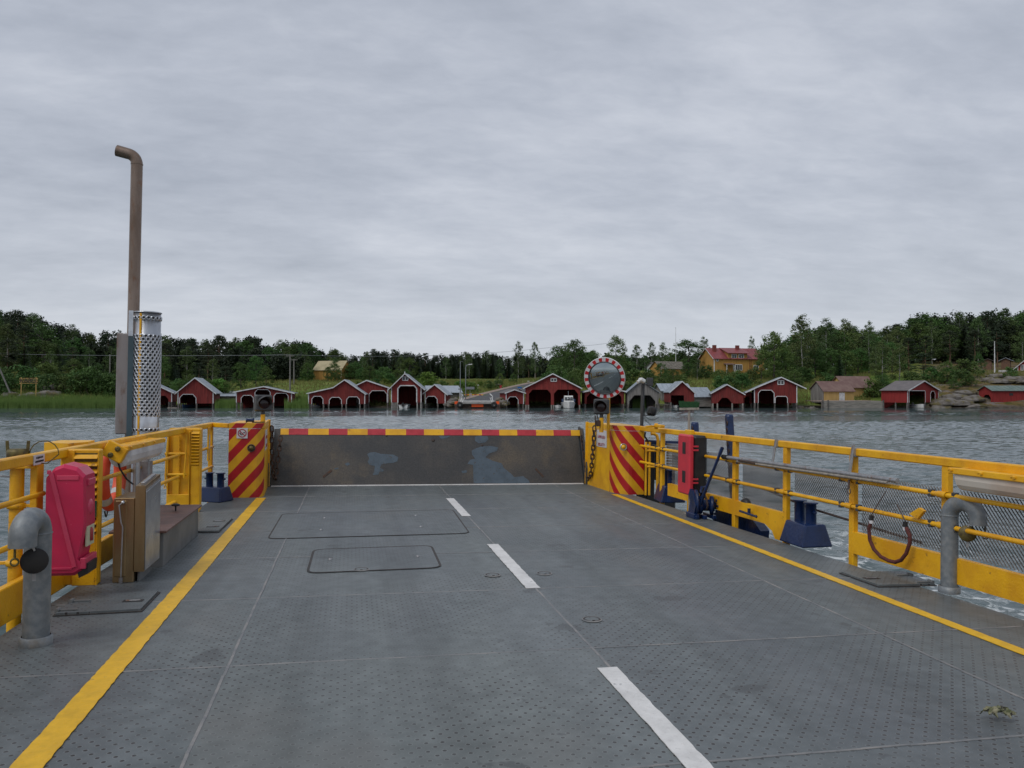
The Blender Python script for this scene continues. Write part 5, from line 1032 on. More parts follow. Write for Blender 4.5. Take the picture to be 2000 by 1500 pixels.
# ---- land: control heights by photograph column and distance
PXc = [-900, -300, 0, 150, 300, 450, 560, 700, 850, 1000, 1100, 1250, 1400, 1550, 1700, 1800, 1900, 2000, 2300, 3000]
Dc = [120, 131, 136, 140, 146, 154, 168, 187, 205, 235, 280, 340, 420, 700]
ZT = [  # rows follow PXc
 [-2, -1.2, -.3, .7, 2.2, 4.5, 7, 9, 10.5, 12, 13, 13, 13, 13],
 [-2, -1.2, -.3, .7, 2.2, 4.5, 7, 9, 10.5, 12, 13, 13, 13, 13],
 [-2, -1.2, -.3, .6, 2.0, 3.4, 5.4, 7.5, 9, 11, 12, 12, 12, 12],
 [-2, -1.2, -.3, .6, 2.0, 3.4, 5.4, 7.2, 8.5, 10, 11, 11, 11, 11],
 [-2, -1.3, -.6, .3, .8, 1.6, 3.0, 5.0, 6.5, 8, 9, 9, 9, 9],
 [-2, -1.4, -.7, .1, .8, 1.8, 3.2, 4.6, 5.6, 6.8, 7.5, 8, 8, 8],
 [-2, -1.4, -.6, .2, 1.4, 2.7, 4.0, 5.0, 5.8, 6.6, 7.2, 8, 8, 8],
 [-2, -1.4, -.8, .1, 1.2, 2.4, 3.8, 4.9, 5.7, 6.6, 7.2, 8, 8, 8],
 [-2, -1.4, -.9, .4, 1.1, 1.6, 2.6, 3.9, 4.9, 6.2, 7.4, 8.6, 9, 9],
 [-2, -1.4, -.9, .5, 1.1, 1.7, 2.7, 4.0, 5.0, 6.2, 7.4, 8.6, 9, 9],
 [-2, -1.4, -.9, .3, 1.2, 2.3, 3.8, 5.2, 6.2, 7.4, 8.4, 9, 9, 9],
 [-2, -1.4, -.9, .2, 1.4, 3.0, 5.2, 7.0, 8.0, 9.2, 10, 10, 10, 10],
 [-2, -1.4, -.9, .3, 1.6, 3.2, 5.5, 7.2, 8.4, 9.6, 10, 10, 10, 10],
 [-2, -1.4, -.8, .4, 1.7, 3.1, 4.6, 6.2, 7.8, 9.6, 10.5, 11, 11, 11],
 [-2, -1.4, -.7, .5, 1.6, 3.0, 4.8, 7.0, 9.0, 11, 12, 12, 12, 12],
 [-2, -1.4, -.2, 1.6, 3.0, 4.4, 6.4, 8.6, 10.4, 12.5, 13, 13, 13, 13],
 [-2, -1.2, .5, 2.2, 4.2, 5.8, 7.0, 8.6, 10.4, 12.5, 13, 13, 13, 13],
 [-2, -1.2, .3, 2.2, 4.4, 6.0, 7.4, 9.0, 10.8, 13, 13, 13, 13, 13],
 [-2, -1.2, .3, 2.2, 4.4, 6.0, 7.4, 9.0, 10.8, 13, 13, 13, 13, 13],
 [-2, -1.2, .3, 2.2, 4.4, 6.0, 7.4, 9.0, 10.8, 13, 13, 13, 13, 13]]
ZT = np.array(ZT, float)
RC = lambda D: float(np.interp(D, [131, 140, 168, 200, 240], [932, 938, 1003, 1066, 1135]))
def G(px, D):
    px = min(max(px, PXc[0]), PXc[-1]); D = min(max(D, Dc[0]), Dc[-1])
    i = max(0, min(len(PXc) - 2, int(np.searchsorted(PXc, px)) - 1)); j = max(0, min(len(Dc) - 2, int(np.searchsorted(Dc, D)) - 1))
    u = (px - PXc[i]) / (PXc[i + 1] - PXc[i]); v = (D - Dc[j]) / (Dc[j + 1] - Dc[j])
    z = (ZT[i, j] * (1 - u) + ZT[i + 1, j] * u) * (1 - v) + (ZT[i, j + 1] * (1 - u) + ZT[i + 1, j + 1] * u) * v
    # the road cutting
    rx = RC(D)
    if D > 132: z = z + (RZ(D) - z) * max(0, 1 - max(0, abs(px - rx) - (3.6 * F / D)) / 40)
    return float(z)
def RZ(D): return float(np.interp(D, [128, 134, 140, 150, 168, 200, 240, 280], [-1.2, .6, 1.1, 1.7, 2.9, 5.0, 6.6, 8]))
def W3(px, D, dz=0):
    p = CAM + ray(px, 750) * D; return Vector((p.x, p.y, G(px, D) + dz))
cols = np.arange(-900, 3001, 22.0); rows_ = np.concatenate([np.arange(120, 170, 1.6), np.arange(170, 260, 4.0), np.arange(260, 701, 20.0)])
from mathutils import noise as mn_
vs = []; 
for D in rows_:
    for px in cols:
        p = W3(px, D); a_ = .0 if D < 133 else min(.35, (D - 133) * .03)
        if 1820 < px and D < 150: a_ *= 1.6
        p.z += a_ * mn_.noise(Vector((p.x * .35, p.y * .35, 0))) + a_ * .5 * mn_.noise(Vector((p.x * 1.1, p.y * 1.1, 3)))
        vs.append(p)
nc, nr = len(cols), len(rows_)
m = M(); m.add(vs, [[j * nc + i, j * nc + i + 1, (j + 1) * nc + i + 1, (j + 1) * nc + i] for j in range(nr - 1) for i in range(nc - 1)], True)
def groundmat():
    mt = bpy.data.materials.new('meadow'); mt.use_nodes = True; t = mt.node_tree; b = t.nodes['Principled BSDF']; l = t.links.new; b.inputs['Roughness'].default_value = .95; b.inputs['Specular IOR Level'].default_value = .1
    ge = N(t, 'ShaderNodeNewGeometry'); pos = ge.outputs['Position']
    def nz(sc, de): n = N(t, 'ShaderNodeTexNoise', i_Scale=sc, i_Detail=de, i_Roughness=.6); l(pos, n.inputs['Vector']); return n.outputs[0]
    r1 = ramp(t, [(.34, (.065, .115, .020)), (.5, (.12, .165, .034)), (.66, (.20, .21, .06))]); l(nz(.11, 6), r1.inputs[0])
    r2 = ramp(t, [(.3, .6), (.7, 1.3)]); l(nz(1.9, 6), r2.inputs[0])
    mu = N(t, 'ShaderNodeMix', data_type='RGBA', blend_type='MULTIPLY'); mu.inputs[0].default_value = 1; l(r1.outputs[0], mu.inputs[6]); l(r2.outputs[0], mu.inputs[7])
    # steep or wet ground shows rock and mud
    sp_ = N(t, 'ShaderNodeSeparateXYZ'); l(ge.outputs['True Normal'], sp_.inputs[0]); ro = ramp(t, [(.86, 1.0), (.93, 0.0)]); l(sp_.outputs[2], ro.inputs[0])
    sz = N(t, 'ShaderNodeSeparateXYZ'); l(pos, sz.inputs[0]); lo_ = N(t, 'ShaderNodeMapRange', n_1=.15, n_2=.6, n_3=1, n_4=0); l(sz.outputs[2], lo_.inputs[0])
    mxm = N(t, 'ShaderNodeMath', operation='MAXIMUM'); l(ro.outputs[0], mxm.inputs[0]); l(lo_.outputs[0], mxm.inputs[1])
    rk = ramp(t, [(.35, (.12, .10, .08)), (.6, (.055, .045, .035))]); l(nz(1.2, 6), rk.inputs[0])
    hd = N(t, 'ShaderNodeVectorMath', operation='DOT_PRODUCT'); hd.inputs[1].default_value = (1, -.80, 0); l(pos, hd.inputs[0]); hm = N(t, 'ShaderNodeMapRange', n_1=-4, n_2=4); l(hd.outputs['Value'], hm.inputs[0])
    mo = ramp(t, [(.38, (.075, .075, .025)), (.5, (.15, .105, .04)), (.6, (.17, .15, .135))]); l(nz(.45, 7), mo.inputs[0]); mh_ = N(t, 'ShaderNodeMix', data_type='RGBA'); l(hm.outputs[0], mh_.inputs[0]); l(mu.outputs[2], mh_.inputs[6]); l(mo.outputs[0], mh_.inputs[7])
    mk = N(t, 'ShaderNodeMix', data_type='RGBA'); l(mxm.outputs[0], mk.inputs[0]); l(mh_.outputs[2], mk.inputs[6]); l(rk.outputs[0], mk.inputs[7]); l(mk.outputs[2], b.inputs['Base Color'])
    bn = N(t, 'ShaderNodeBump', i_Strength=.8, i_Distance=.3); l(nz(3.5, 5), bn.inputs['Height']); l(bn.outputs[0], b.inputs['Normal']); MT['meadow'] = mt
groundmat()
m.build('ground', 'meadow', kind='structure')['label'] = 'grassy land rising behind the boathouses on the far shore'
# road
vs = []; Ds = [133.2, 136, 140, 148, 158, 168, 182, 200, 220, 240]
RC = lambda D: float(np.interp(D, [131, 140, 168, 200, 240], [932, 938, 1003, 1066, 1135]))
m = M(); mg = M(); n = 0
for D in Ds:
    h = 3.2 * F / D
    for k, s in enumerate((-1, 1)): p = W3(RC(D), D); q = CAM + ray(RC(D) + s * h, 750) * D; vs.append((q.x, q.y, RZ(D) + .10))
m.add(vs, [[2 * i, 2 * i + 1, 2 * i + 3, 2 * i + 2] for i in range(len(Ds) - 1)]); m.build('road', 'asphalt', kind='structure')['label'] = 'asphalt road climbing right from the ferry landing'
vs = []
for D in Ds:
    h = 3.2 * F / D
    for s in (-1.0, -1.35): q = CAM + ray(RC(D) + s * h, 750) * D; vs.append((q.x, q.y, RZ(D) + .13 + (.1 if s < -1.2 else 0)))
mg.add(vs, [[2 * i + 1, 2 * i, 2 * i + 2, 2 * i + 3] for i in range(len(Ds) - 1)]); mg.build('road_verge', 'gravel', kind='structure')['label'] = 'pinkish gravel verge along the left side of the road'
# ================================================================== BOATHOUSES
def fpx(P, px):                                  # horizontal solve helper: px of a world point
    v = Vector(P) - CAM; return 1000 + F * v.dot(RT) / v.dot(FW)
def house(name, label, cat, D, x0, x1, xb, dD, yE0, ya, xa, yE1, ybase, ops=(), wall='barnred', roof='roofmetal', trim='housetrim', trimw=.10, corner=True, over=(.35, .35), zs=None, kinkL=None, wins=(), pile=True, group=None, wmin=0, chamfer=.7, base=None, opn_trim=True, barge=True, piles_mat='pile'):
    """gable front between columns x0 and x1 of the photograph at distance D; the far side corner seen at column xb."""
    right = xb >= (x0 + x1) / 2
    c = CAM + ray(x1 if right else x0, 750) * D; c.z = 0
    b_ = CAM + ray(xb, 750) * (D + dD); b_.z = 0
    dr = b_ - c; depth = dr.length; dr.normalize(); fx = Vector((dr.y, -dr.x, 0))
    if fx.dot(RT) < 0: fx = -fx
    lo, hi = .3, 60
    tgt = x0 if right else x1
    for _ in range(50):
        w = (lo + hi) / 2; p = c - fx * w if right else c + fx * w; pp = fpx(p, tgt)
        if (pp > tgt) == right: lo = w
        else: hi = w
    w = max(w, wmin)
    P0 = c - fx * w if right else c; n_ = fx.cross(Vector((0, 0, 1)))
    def uz(px, py):
        r_ = ray(px, py); t_ = (P0 - CAM).dot(n_) / r_.dot(n_); q = CAM + r_ * t_; return (q - P0).dot(fx), q.z
    if zs: zE0, zA, zE1, ua, zb = zs; ua *= w
    else:
        zE0 = uz(x0, yE0)[1]; zE1 = uz(x1, yE1)[1]; ua, zA = uz(xa, ya); zb = max(.25, uz((x0 + x1) / 2, ybase)[1])
    T = thing(name, label, cat, P0 + fx * w / 2 + Vector((0, 0, 0)), group)
    q3 = lambda u, z, d=0: P0 + fx * u + dr * d + Vector((0, 0, z))
    O = []
    for o in ops:
        if len(o) == 4 and zs is None or (len(o) == 4 and o[0] > 30):
            ua_, zt_ = uz(o[0], o[2]); ub_, _z = uz(o[1], o[2]); O.append((max(.12, ua_), min(w - .12, ub_), zt_, o[3]))
        else: O.append(tuple(o[:4]))
    kz = []
    top = [(w, zE1), (ua, zA), (0, zE0)]
    if kinkL: ku, kzz = uz(*kinkL); top = [(w, zE1), (ua, zA), (ku, kzz), (0, zE0)]
    o_ = [(0, zb)]
    for (a_, b2, zt_, ch) in sorted(O): o_ += [(a_, zb), (a_, zt_ - ch), (a_ + ch * .85, zt_), (b2 - ch * .85, zt_), (b2, zt_ - ch), (b2, zb)]
    o_ += [(w, zb)] + top
    m = M(); m.poly([q3(u, z) for u, z in o_], dr * .12); m.build('front_wall', wall, T)
    M().poly([q3(w - .004, zb, .124), q3(w - .004, zb, depth), q3(w - .004, zE1 - .03, depth), q3(w - .004, zE1 - .03, .124)], -fx * .1).build('side_wall', wall, T)
    M().poly([q3(.104, zb, .124), q3(.104, zb, depth), q3(.104, zE0 - .03, depth), q3(.104, zE0 - .03, .124)], -fx * .1).build('side_wall', wall, T)
    M().poly([q3(.11, -.3 if pile else zb, depth - .1), q3(w - .11, -.3 if pile else zb, depth - .1), q3(w - .11, zE1 - .04, depth - .1), q3(ua, zA - .05, depth - .1), q3(.11, zE0 - .04, depth - .1)], dr * .08).build('back_wall', wall, T)
    # roof slopes
    e, f_ = over; th = .07; segs = [(a_, b2) for a_, b2 in zip(top, top[1:])]
    for (ua1, z1), (ua2, z2) in segs:
        s = Vector((ua1 - ua2, z1 - z2)).normalized(); A_ = (ua1, z1); B_ = (ua2, z2)
        if A_[0] == w and A_[1] == zE1: A_ = (ua1 + s.x * e, z1 + s.y * e)
        if B_[0] == 0 and B_[1] == zE0: B_ = (ua2 - s.x * e, z2 - s.y * e)
        rf = M().loft([q3(A_[0], A_[1] + .01, -f_), q3(B_[0], B_[1] + .01, -f_), q3(B_[0], B_[1] + th + .01, -f_), q3(A_[0], A_[1] + th + .01, -f_)], [q3(A_[0], A_[1] + .01, depth + .2), q3(B_[0], B_[1] + .01, depth + .2), q3(B_[0], B_[1] + th + .01, depth + .2), q3(A_[0], A_[1] + th + .01, depth + .2)]).build('roof_slope', roof, T)
        if barge: M().loft([q3(A_[0], A_[1] - .10, -f_ - .03), q3(B_[0], B_[1] - .10, -f_ - .03), q3(B_[0], B_[1] + th + .015, -f_ - .03), q3(A_[0], A_[1] + th + .015, -f_ - .03)], [q3(A_[0], A_[1] - .10, -f_ + .01), q3(B_[0], B_[1] - .10, -f_ + .01), q3(B_[0], B_[1] + th + .015, -f_ + .01), q3(A_[0], A_[1] + th + .015, -f_ + .01)]).build('bargeboard', trim, rf)
        m = M(); k = 0
        L_ = depth + f_ + .2                       # standing seams of the sheets
        if roof.startswith('roofm') or roof in ('roofred', 'rooftan', 'roofgreen'):
            for i in range(1, int(L_ / .9)):
                d_ = -f_ + i * .9; m.loft([q3(A_[0], A_[1] + th + .01, d_), q3(A_[0], A_[1] + th + .01, d_ + .05), q3(A_[0], A_[1] + th + .04, d_ + .05), q3(A_[0], A_[1] + th + .04, d_)], [q3(B_[0], B_[1] + th + .01, d_), q3(B_[0], B_[1] + th + .01, d_ + .05), q3(B_[0], B_[1] + th + .04, d_ + .05), q3(B_[0], B_[1] + th + .04, d_)])
            m.build('sheet_seams', roof, rf, kind='stuff')
    if trim and opn_trim:
        for (a_, b2, zt_, ch) in O:
            P_ = [(a_, zb), (a_, zt_ - ch), (a_ + ch * .85, zt_), (b2 - ch * .85, zt_), (b2, zt_ - ch), (b2, zb)]
            m = M()
            for p, q in zip(P_, P_[1:]):
                if math.dist(p, q) > .02: m.bar(q3(p[0], p[1], -.03), q3(q[0], q[1], -.03), .05, trimw, up=fx.cross(Vector((0, 0, 1))).cross(q3(q[0], q[1]) - q3(p[0], p[1])))
            m.build('opening_trim', trim, T)
    if trim and corner:
        for u_ in (.05, w - .05): M().bar(q3(u_, zb - .02, -.025), q3(u_, (zE0 if u_ < 1 else zE1) - .05, -.025), .14, .05, up=n_).build('corner_board', trim, T)
    for (a_, b2, yt, yb) in wins:
        ua_, zt_ = uz(a_, yt); ub_, zb_ = uz(b2, yb); W_ = M(); 
        for (p, q) in (((ua_, zb_), (ub_, zb_)), ((ua_, zt_), (ub_, zt_)), ((ua_, zb_), (ua_, zt_)), ((ub_, zb_), (ub_, zt_)), (((ua_ + ub_) / 2, zb_), ((ua_ + ub_) / 2, zt_))): W_.bar(q3(p[0], p[1], -.035), q3(q[0], q[1], -.035), .10, .10)
        fo = W_.build('window', trim, T); M().poly([q3(ua_, zb_, -.01), q3(ub_, zb_, -.01), q3(ub_, zt_, -.01), q3(ua_, zt_, -.01)], -dr * .01).build('pane', 'glass', fo)
    if pile:
        xs_ = [.1, w - .1] + [o[0] - .08 for o in O if o[0] > .5] + [o[1] + .08 for o in O if o[1] < w - .5]
        for u_ in xs_: M().bar(q3(u_, -.7, .06), q3(u_, zb + .02, .06), .22, .22, up=n_).build('pile', piles_mat, T)
        for d_ in np.arange(2, depth, 2.2):
            for u_ in (.1, w - .1): M().bar(q3(u_, -.7, d_), q3(u_, zb + .02, d_), .2, .2, up=n_).build('pile', piles_mat, T)
    if base: M().bb((0, 0, 0), (1, 1, 1)) and M().loft([q3(-.05, -.8, -.05), q3(w + .05, -.8, -.05), q3(w + .05, -.8, depth + .05), q3(-.05, -.8, depth + .05)], [q3(-.05, zb - .01, -.05), q3(w + .05, zb - .01, -.05), q3(w + .05, zb - .01, depth + .05), q3(-.05, zb - .01, depth + .05)]).build('foundation', base, T)
    return T, dict(q3=q3, w=w, depth=depth, uz=uz, zb=zb, zE0=zE0, zE1=zE1, zA=zA, ua=ua)
BH = 'boathouse'
house(BH, 'low red boathouse just right of the perforated steel shield', BH, 136, 296, 336, 346, 6, 758, 751, 303, 766, 785, [(300, 329, 773, .6)], roof='roofmetal', opn_trim=False)
house(BH, 'steep red boathouse with one dark opening on its left half, right of the exhaust stack', BH, 134, 347, 417, 430, 7.5, 765, 738, 381, 765, 788, [(351, 383, 770, .6)], over=(.6, .3))
house('shed', 'low grey shed with pale metal roof behind the reeds, between two red boathouses', 'shed', 143, 420, 426, 463, 1, 774, 762, 443, 774, 792, wall='barngrey', trim=None, barge=False, pile=False, over=(.5, .3), zs=(1.95, 3.15, 1.95, .5, .2), wmin=4)
house(BH, 'wide low gabled red boathouse with three white edged openings behind the left traffic light', BH, 134, 461, 570, 577, 7, 765, 755, 515, 767, 786, [(471, 495, 772, .45), (498, 528, 761, .45), (535, 563, 768, .45)], over=(.5, .35))
house(BH, 'red boathouse with three white edged openings and a long shallow left roof', BH, 134, 602, 713, 720, 7.5, 768, 742, 673, 769, 789, [(609, 631, 774, .45), (643, 667, 776, .45), (677, 702, 775, .45)], over=(.25, .35), kinkL=(651, 757), wins=())
house(BH, 'red boathouse set back between its three doored neighbour and the tall narrow one', BH, 139, 697, 758, 761, 6, 752, 743, 716, 757, 786, [(721, 756, 763, .6)], over=(.2, .3))
tG, dG = house(BH, 'tall narrow red boathouse with white bargeboards and small gable window, left of the landing', BH, 133, 764, 823, 829, 8, 756, 730, 791, 756, 786, [(777, 814, 753, .5)], wins=[(786, 797, 736, 743)], over=(.8, .45), trimw=.17, piles_mat='concrete')
M().tube([dG['q3'](dG['ua'], dG['zA'] + .05, -.4), dG['q3'](dG['ua'], dG['zA'] + .35, -.4)], .08, 8).build('finial', 'housetrim', tG)
house(BH, 'smaller red boathouse with opening at its left corner, next to the stony landing', BH, 134, 830, 870, 880, 8, 766, 751, 849, 768, 788, [(831, 854, 774, .5)], over=(.5, .3))
house('storehouse', 'grey walled storehouse with long pale metal roof behind the landing lamp posts', 'storehouse', 147, 828, 838, 902, 1, 766, 753, 832, 766, 783, wall='stonewall', trim=None, barge=False, pile=False, corner=False, zs=(2.6, 3.9, 2.6, .5, .3), over=(.3, .3), base='stonewall', wmin=5)
house(BH, 'small red boathouse with arched white edged opening, right of the landing', BH, 134, 988, 1023, 976, 4, 767, 761, 1004, 767, 789, [(991, 1012, 775, .5)], roof='rooffelt', over=(.3, .35))
house('shed', 'little shed with pale metal roof squeezed behind the small arched boathouse', 'shed', 140, 1006, 1024, 1024, 3, 766, 760, 1015, 766, 786, pile=False, trim=None, barge=False)
tJ, dJ = house(BH, 'largest red boathouse with two wide bays, white motor boat in the right one', BH, 134, 1026, 1133, 1134, 9, 757, 730, 1080, 757, 791, [(1033, 1076, 761, .7), (1082, 1129, 761, .7)], wins=[(1076, 1087, 739, 745)], over=(.4, .4), opn_trim=False, corner=False, piles_mat='greyplank')
house(BH, 'low red boathouse with two dark bays behind the traffic light and mirror', BH, 136, 1142, 1219, 1136, 6, 765, 757, 1178, 764, 789, [(1146, 1180, 769, .6), (1186, 1214, 769, .6)], over=(.4, .3), opn_trim=False, corner=False)
tLb, dL = house(BH, 'weathered grey unpainted boathouse with an open front and reeds showing through it', BH, 134, 1226, 1286, 1221, 6, 765, 743, 1252, 766, 790, [(1229, 1280, 772, 1.0)], wall='barngrey', trim=None, barge=False, over=(.35, .35), corner=False)
house('shed', 'pale roofed shed showing on both sides behind the steep red boathouse', 'shed', 144, 1289, 1293, 1350, 1, 757, 748, 1320, 757, 780, wall='barngrey', trim=None, barge=False, pile=False, zs=(3.0, 4.2, 3.0, .5, .3), wmin=4)
house(BH, 'steep gabled red boathouse with one square opening, right of the grey unpainted one', BH, 133, 1309, 1356, 1297, 7, 765, 745, 1332, 767, 786, [(1310, 1336, 772, .05)], over=(.25, .4), opn_trim=False, corner=False)
house('shed', 'grey plank shed with pale lean roof between two plain red boathouses', 'shed', 136, 1351, 1355, 1391, 1, 774, 757, 1374, 774, 790, wall='greyplank', trim=None, barge=False, pile=False, zs=(2.0, 3.45, 2.0, .5, .2), wmin=4)
house(BH, 'plain red boathouse with a ragged arched opening low in its front', BH, 134, 1391, 1452, 1386, 6, 767, 751, 1420, 769, 788, [(1402, 1429, 777, .8)], over=(.35, .3), opn_trim=False, corner=False, piles_mat='greyplank')
house('shed', 'narrow dark red link shed between the ragged arch and white edged boathouses', 'shed', 137, 1452, 1468, 1470, 4, 767, 765, 1460, 767, 788, [(1454, 1464, 774, .3)], trim=None, barge=False)
house(BH, 'large red boathouse with two white edged openings of unequal height and an arched gable window', BH, 134, 1473, 1557, 1468, 8, 759, 737, 1526, 751, 787, [(1481, 1512, 762, .5), (1514, 1538, 774, .3)], wins=[(1519, 1531, 743, 751)], over=(1.6, .35), kinkL=(1484, 754))
tR, dR = house('shed', 'pale yellow shore shed with brown roof and weathered grey gable end', 'shed', 139, 1584, 1609, 1668, 2, 768, 746, 1596, 763, 783, wall='ochrepale', roof='roofbrown', barge=False, trim=None, pile=False, zs=(3.3, 4.55, 2.95, .5, .9), over=(.3, .3))
q3 = dR['q3']; w_ = dR['w']
M().poly([q3(.0, .9, -.03), q3(w_, .9, -.03), q3(w_, 2.95, -.03), q3(w_ / 2, 4.5, -.03), q3(0, 3.3, -.03)], Vector((0, 0, 0)) + (q3(0, 0, 1) - q3(0, 0, 0)) * -.02).build('grey_gable', 'barngrey', tR)
d_ = dR['depth']; xdr = (q3(0, 0, 1) - q3(0, 0, 0)); fxx = (q3(1, 0) - q3(0, 0))
M().poly([q3(w_ + .01, 1.0, d_ * .50), q3(w_ + .01, 1.0, d_ * .68), q3(w_ + .01, 2.6, d_ * .68), q3(w_ + .01, 2.6, d_ * .50)], fxx * .05).build('door', 'housetrim', tR)
tS, dS = house('storehouse', 'yellow storehouse on posts with brown roof behind the pale yellow shore shed', 'storehouse', 146, 1637, 1650, 1709, 2, 755, 735, 1643, 755, 773, wall='ochrepale', roof='roofbrown', barge=False, trim='ochrepale', corner=False, zs=(3.9, 5.6, 3.7, .5, 1.9), over=(.4, .35), wmin=4)
tU, dU = house(BH, 'red boathouse with grey felt roof, white trims and a jet boat inside, beside the rocks', BH, 133, 1772, 1833, 1721, 3.5, 762, 744, 1802, 763, 786, [(1775, 1807, 763, .25), (1817, 1826, 764, .45)], wall='barnred_new', roof='rooffelt', over=(.35, .35))
tV, dV = house(BH, 'low red boathouse with grey green roof and arched opening at the right edge', BH, 137, 1912, 1938, 2040, 2, 765, 756, 1926, 764, 785, [(1920, 1935, 771, .55)], wall='barnred_new', roof='roofgreen', barge=False, trim=None, zs=(3.0, 3.75, 3.0, .5, .95), over=(.3, .3), base='concrete')
q3 = dV['q3']; M().poly([q3(dV['w'] + .01, 2.1, 3.4), q3(dV['w'] + .01, 2.1, 4.1), q3(dV['w'] + .01, 2.5, 4.1), q3(dV['w'] + .01, 2.5, 3.4)], (q3(1, 0) - q3(0, 0)) * .02).build('hatch', 'black', tV)
# quay wall of logs
a_, b_ = at(1605, 790, 134), at(1723, 790, 134.5); t_ = thing('quay_wall', 'weathered grey log quay wall in front of the pale yellow shed', 'quay wall', (a_ + b_) / 2)
for k in range(5): M().bar(Vector((a_.x, a_.y, .12 + k * .24)), Vector((b_.x, b_.y, .12 + k * .24)), .5, .225).build('log', 'greyplank', t_)
for f in (0, .09, 1): p = a_.lerp(b_, f); M().bar((p.x, p.y - .3, -.5), (p.x, p.y - .3, 1.35), .16, .2).build('post', 'pile', t_)
M().poly([Vector((a_.x, a_.y + .25, 1.2)), Vector((b_.x, b_.y + .25, 1.2)), Vector((b_.x, b_.y + 5, 1.25)), Vector((a_.x, a_.y + 5, 1.25))], (0, 0, -.1)).build('quay_deck', 'gravel', t_)
# small jetty between boathouses
a_, b_ = at(1287, 788, 133.5), at(1307, 788, 133.5); t_ = thing('jetty', 'short broken wooden jetty between the grey boathouse and the steep red one', 'jetty', (a_ + b_) / 2)
for k in range(9): p = a_.lerp(b_, (k + .5) / 9); M().box((p.x, p.y + .8, .72 - .02 * k), (.19, 2.0, .06)).build('plank', 'greyplank', t_)
for f in (0, .5, 1): p = a_.lerp(b_, f); M().bar((p.x, p.y, -.5), (p.x, p.y, .66), .15, .15).build('pile', 'pile', t_)
# ================================================================== HOUSES ON LAND
tW, d = house('house', 'large yellow wooden house with red metal roof and two chimneys on the hill', 'house', 187, 1374, 1395, 1493, 3, 0, 0, 1380, 0, 0, (), wall='ochre', roof='roofred', pile=False, zs=(10.75, 13.25, 10.75, .5, 5.6), over=(.45, .4), wmin=7.6)
q3, w_, dp = d['q3'], d['w'], d['depth']; fxx = q3(1, 0) - q3(0, 0); drr = q3(0, 0, 1) - q3(0, 0, 0)
zg = d['zb']; sx = w_ + .03                      # the long side faces the water
fr_ = lambda px: (px - 1395) / (1493 - 1395) * dp
def zpy(py, D=188): return zat(py, D)
M().loft([q3(w_ + .04, 5.2, -.05), q3(w_ + .04, 5.2, dp + .05), q3(-.04, 5.2, dp + .05), q3(-.04, 5.2, -.05)], [q3(w_ + .04, zg + .35, -.05), q3(w_ + .04, zg + .35, dp + .05), q3(-.04, zg + .35, dp + .05), q3(-.04, zg + .35, -.05)]).build('foundation', 'stonewall', tW)
def longwin(px0, px1, y0, y1, n, T=None, off=0.0, name='window'):
    u0, u1, z0_, z1_ = fr_(px0), fr_(px1), zpy(y1), zpy(y0); m = M(); X = sx + off
    for z_ in (z0_, z1_): m.bar(q3(X, z_, u0), q3(X, z_, u1), .08, .14)
    for k in range(n + 1): u = u0 + (u1 - u0) * k / n; m.bar(q3(X, z0_, u), q3(X, z1_, u), .08, .14 if k in (0, n) else .09)
    fo = m.build(name, 'housetrim', tW)
    for k in range(n):
        a2, b2 = u0 + (u1 - u0) * k / n, u0 + (u1 - u0) * (k + 1) / n; M().poly([q3(X - .01, z0_, a2 + .05), q3(X - .01, z0_, b2 - .05), q3(X - .01, z1_, b2 - .05), q3(X - .01, z1_, a2 + .05)], fxx * .015).build('pane', 'glass', fo)
longwin(1432, 1449, 712, 723, 4); longwin(1472, 1481, 713, 723, 2); longwin(1399, 1403, 701.5, 705.5, 1)
# dormer
u0, u1 = fr_(1422.5), fr_(1459); zD0, zD1 = zpy(700), zpy(690)
dor = M().poly([q3(w_ - .6, 10.6, u0), q3(w_ + .02, 10.6, u0), q3(w_ + .02, 11.95, u0), q3(w_ * .5 + .4, 13.0, u0)], drr * (u1 - u0)).build('dormer', 'ochre', tW)
M().loft([q3(w_ + .55, 11.85, u0 - .4), q3(w_ * .5, 13.28, u0 - .4), q3(w_ * .5, 13.40, u0 - .4), q3(w_ + .55, 11.97, u0 - .4)], [q3(w_ + .55, 11.85, u1 + .4), q3(w_ * .5, 13.28, u1 + .4), q3(w_ * .5, 13.40, u1 + .4), q3(w_ + .55, 11.97, u1 + .4)]).build('dormer_roof', 'roofred', tW)
longwin(1429, 1438, 692, 699.5, 2, off=.03); longwin(1442.5, 1452, 692, 699.5, 2, off=.03)
for px in (1405.5, 1450.5): u = fr_(px); ch = M().bb((0, 0, 0), (0, 0, 0)); M().loft([q3(w_ * .62, 11.8, u - .4), q3(w_ * .62 + .6, 11.8, u - .4), q3(w_ * .62 + .6, 11.8, u + .4), q3(w_ * .62, 11.8, u + .4)], [q3(w_ * .62, 13.95, u - .4), q3(w_ * .62 + .6, 13.95, u - .4), q3(w_ * .62 + .6, 13.95, u + .4), q3(w_ * .62, 13.95, u + .4)]).build('chimney', 'brick', tW)
u0, u1 = fr_(1413), fr_(1430); po = M().loft([q3(w_ + .02, zpy(711), u0), q3(w_ + 1.5, zpy(713), u0), q3(w_ + 1.5, zpy(711.5), u0), q3(w_ + .02, zpy(709.5), u0)], [q3(w_ + .02, zpy(711), u1), q3(w_ + 1.5, zpy(713), u1), q3(w_ + 1.5, zpy(711.5), u1), q3(w_ + .02, zpy(709.5), u1)]).build('porch_roof', 'roofbrown', tW)
for u in (u0 + .1, u1 - .1): M().bar(q3(w_ + 1.4, zg, u), q3(w_ + 1.4, zpy(713), u), .14, .14).build('post', 'housetrim', po)
M().bar(q3(sx, zg, .05), q3(sx, 10.7, .05), .16, .1).build('corner_board', 'housetrim', tW)
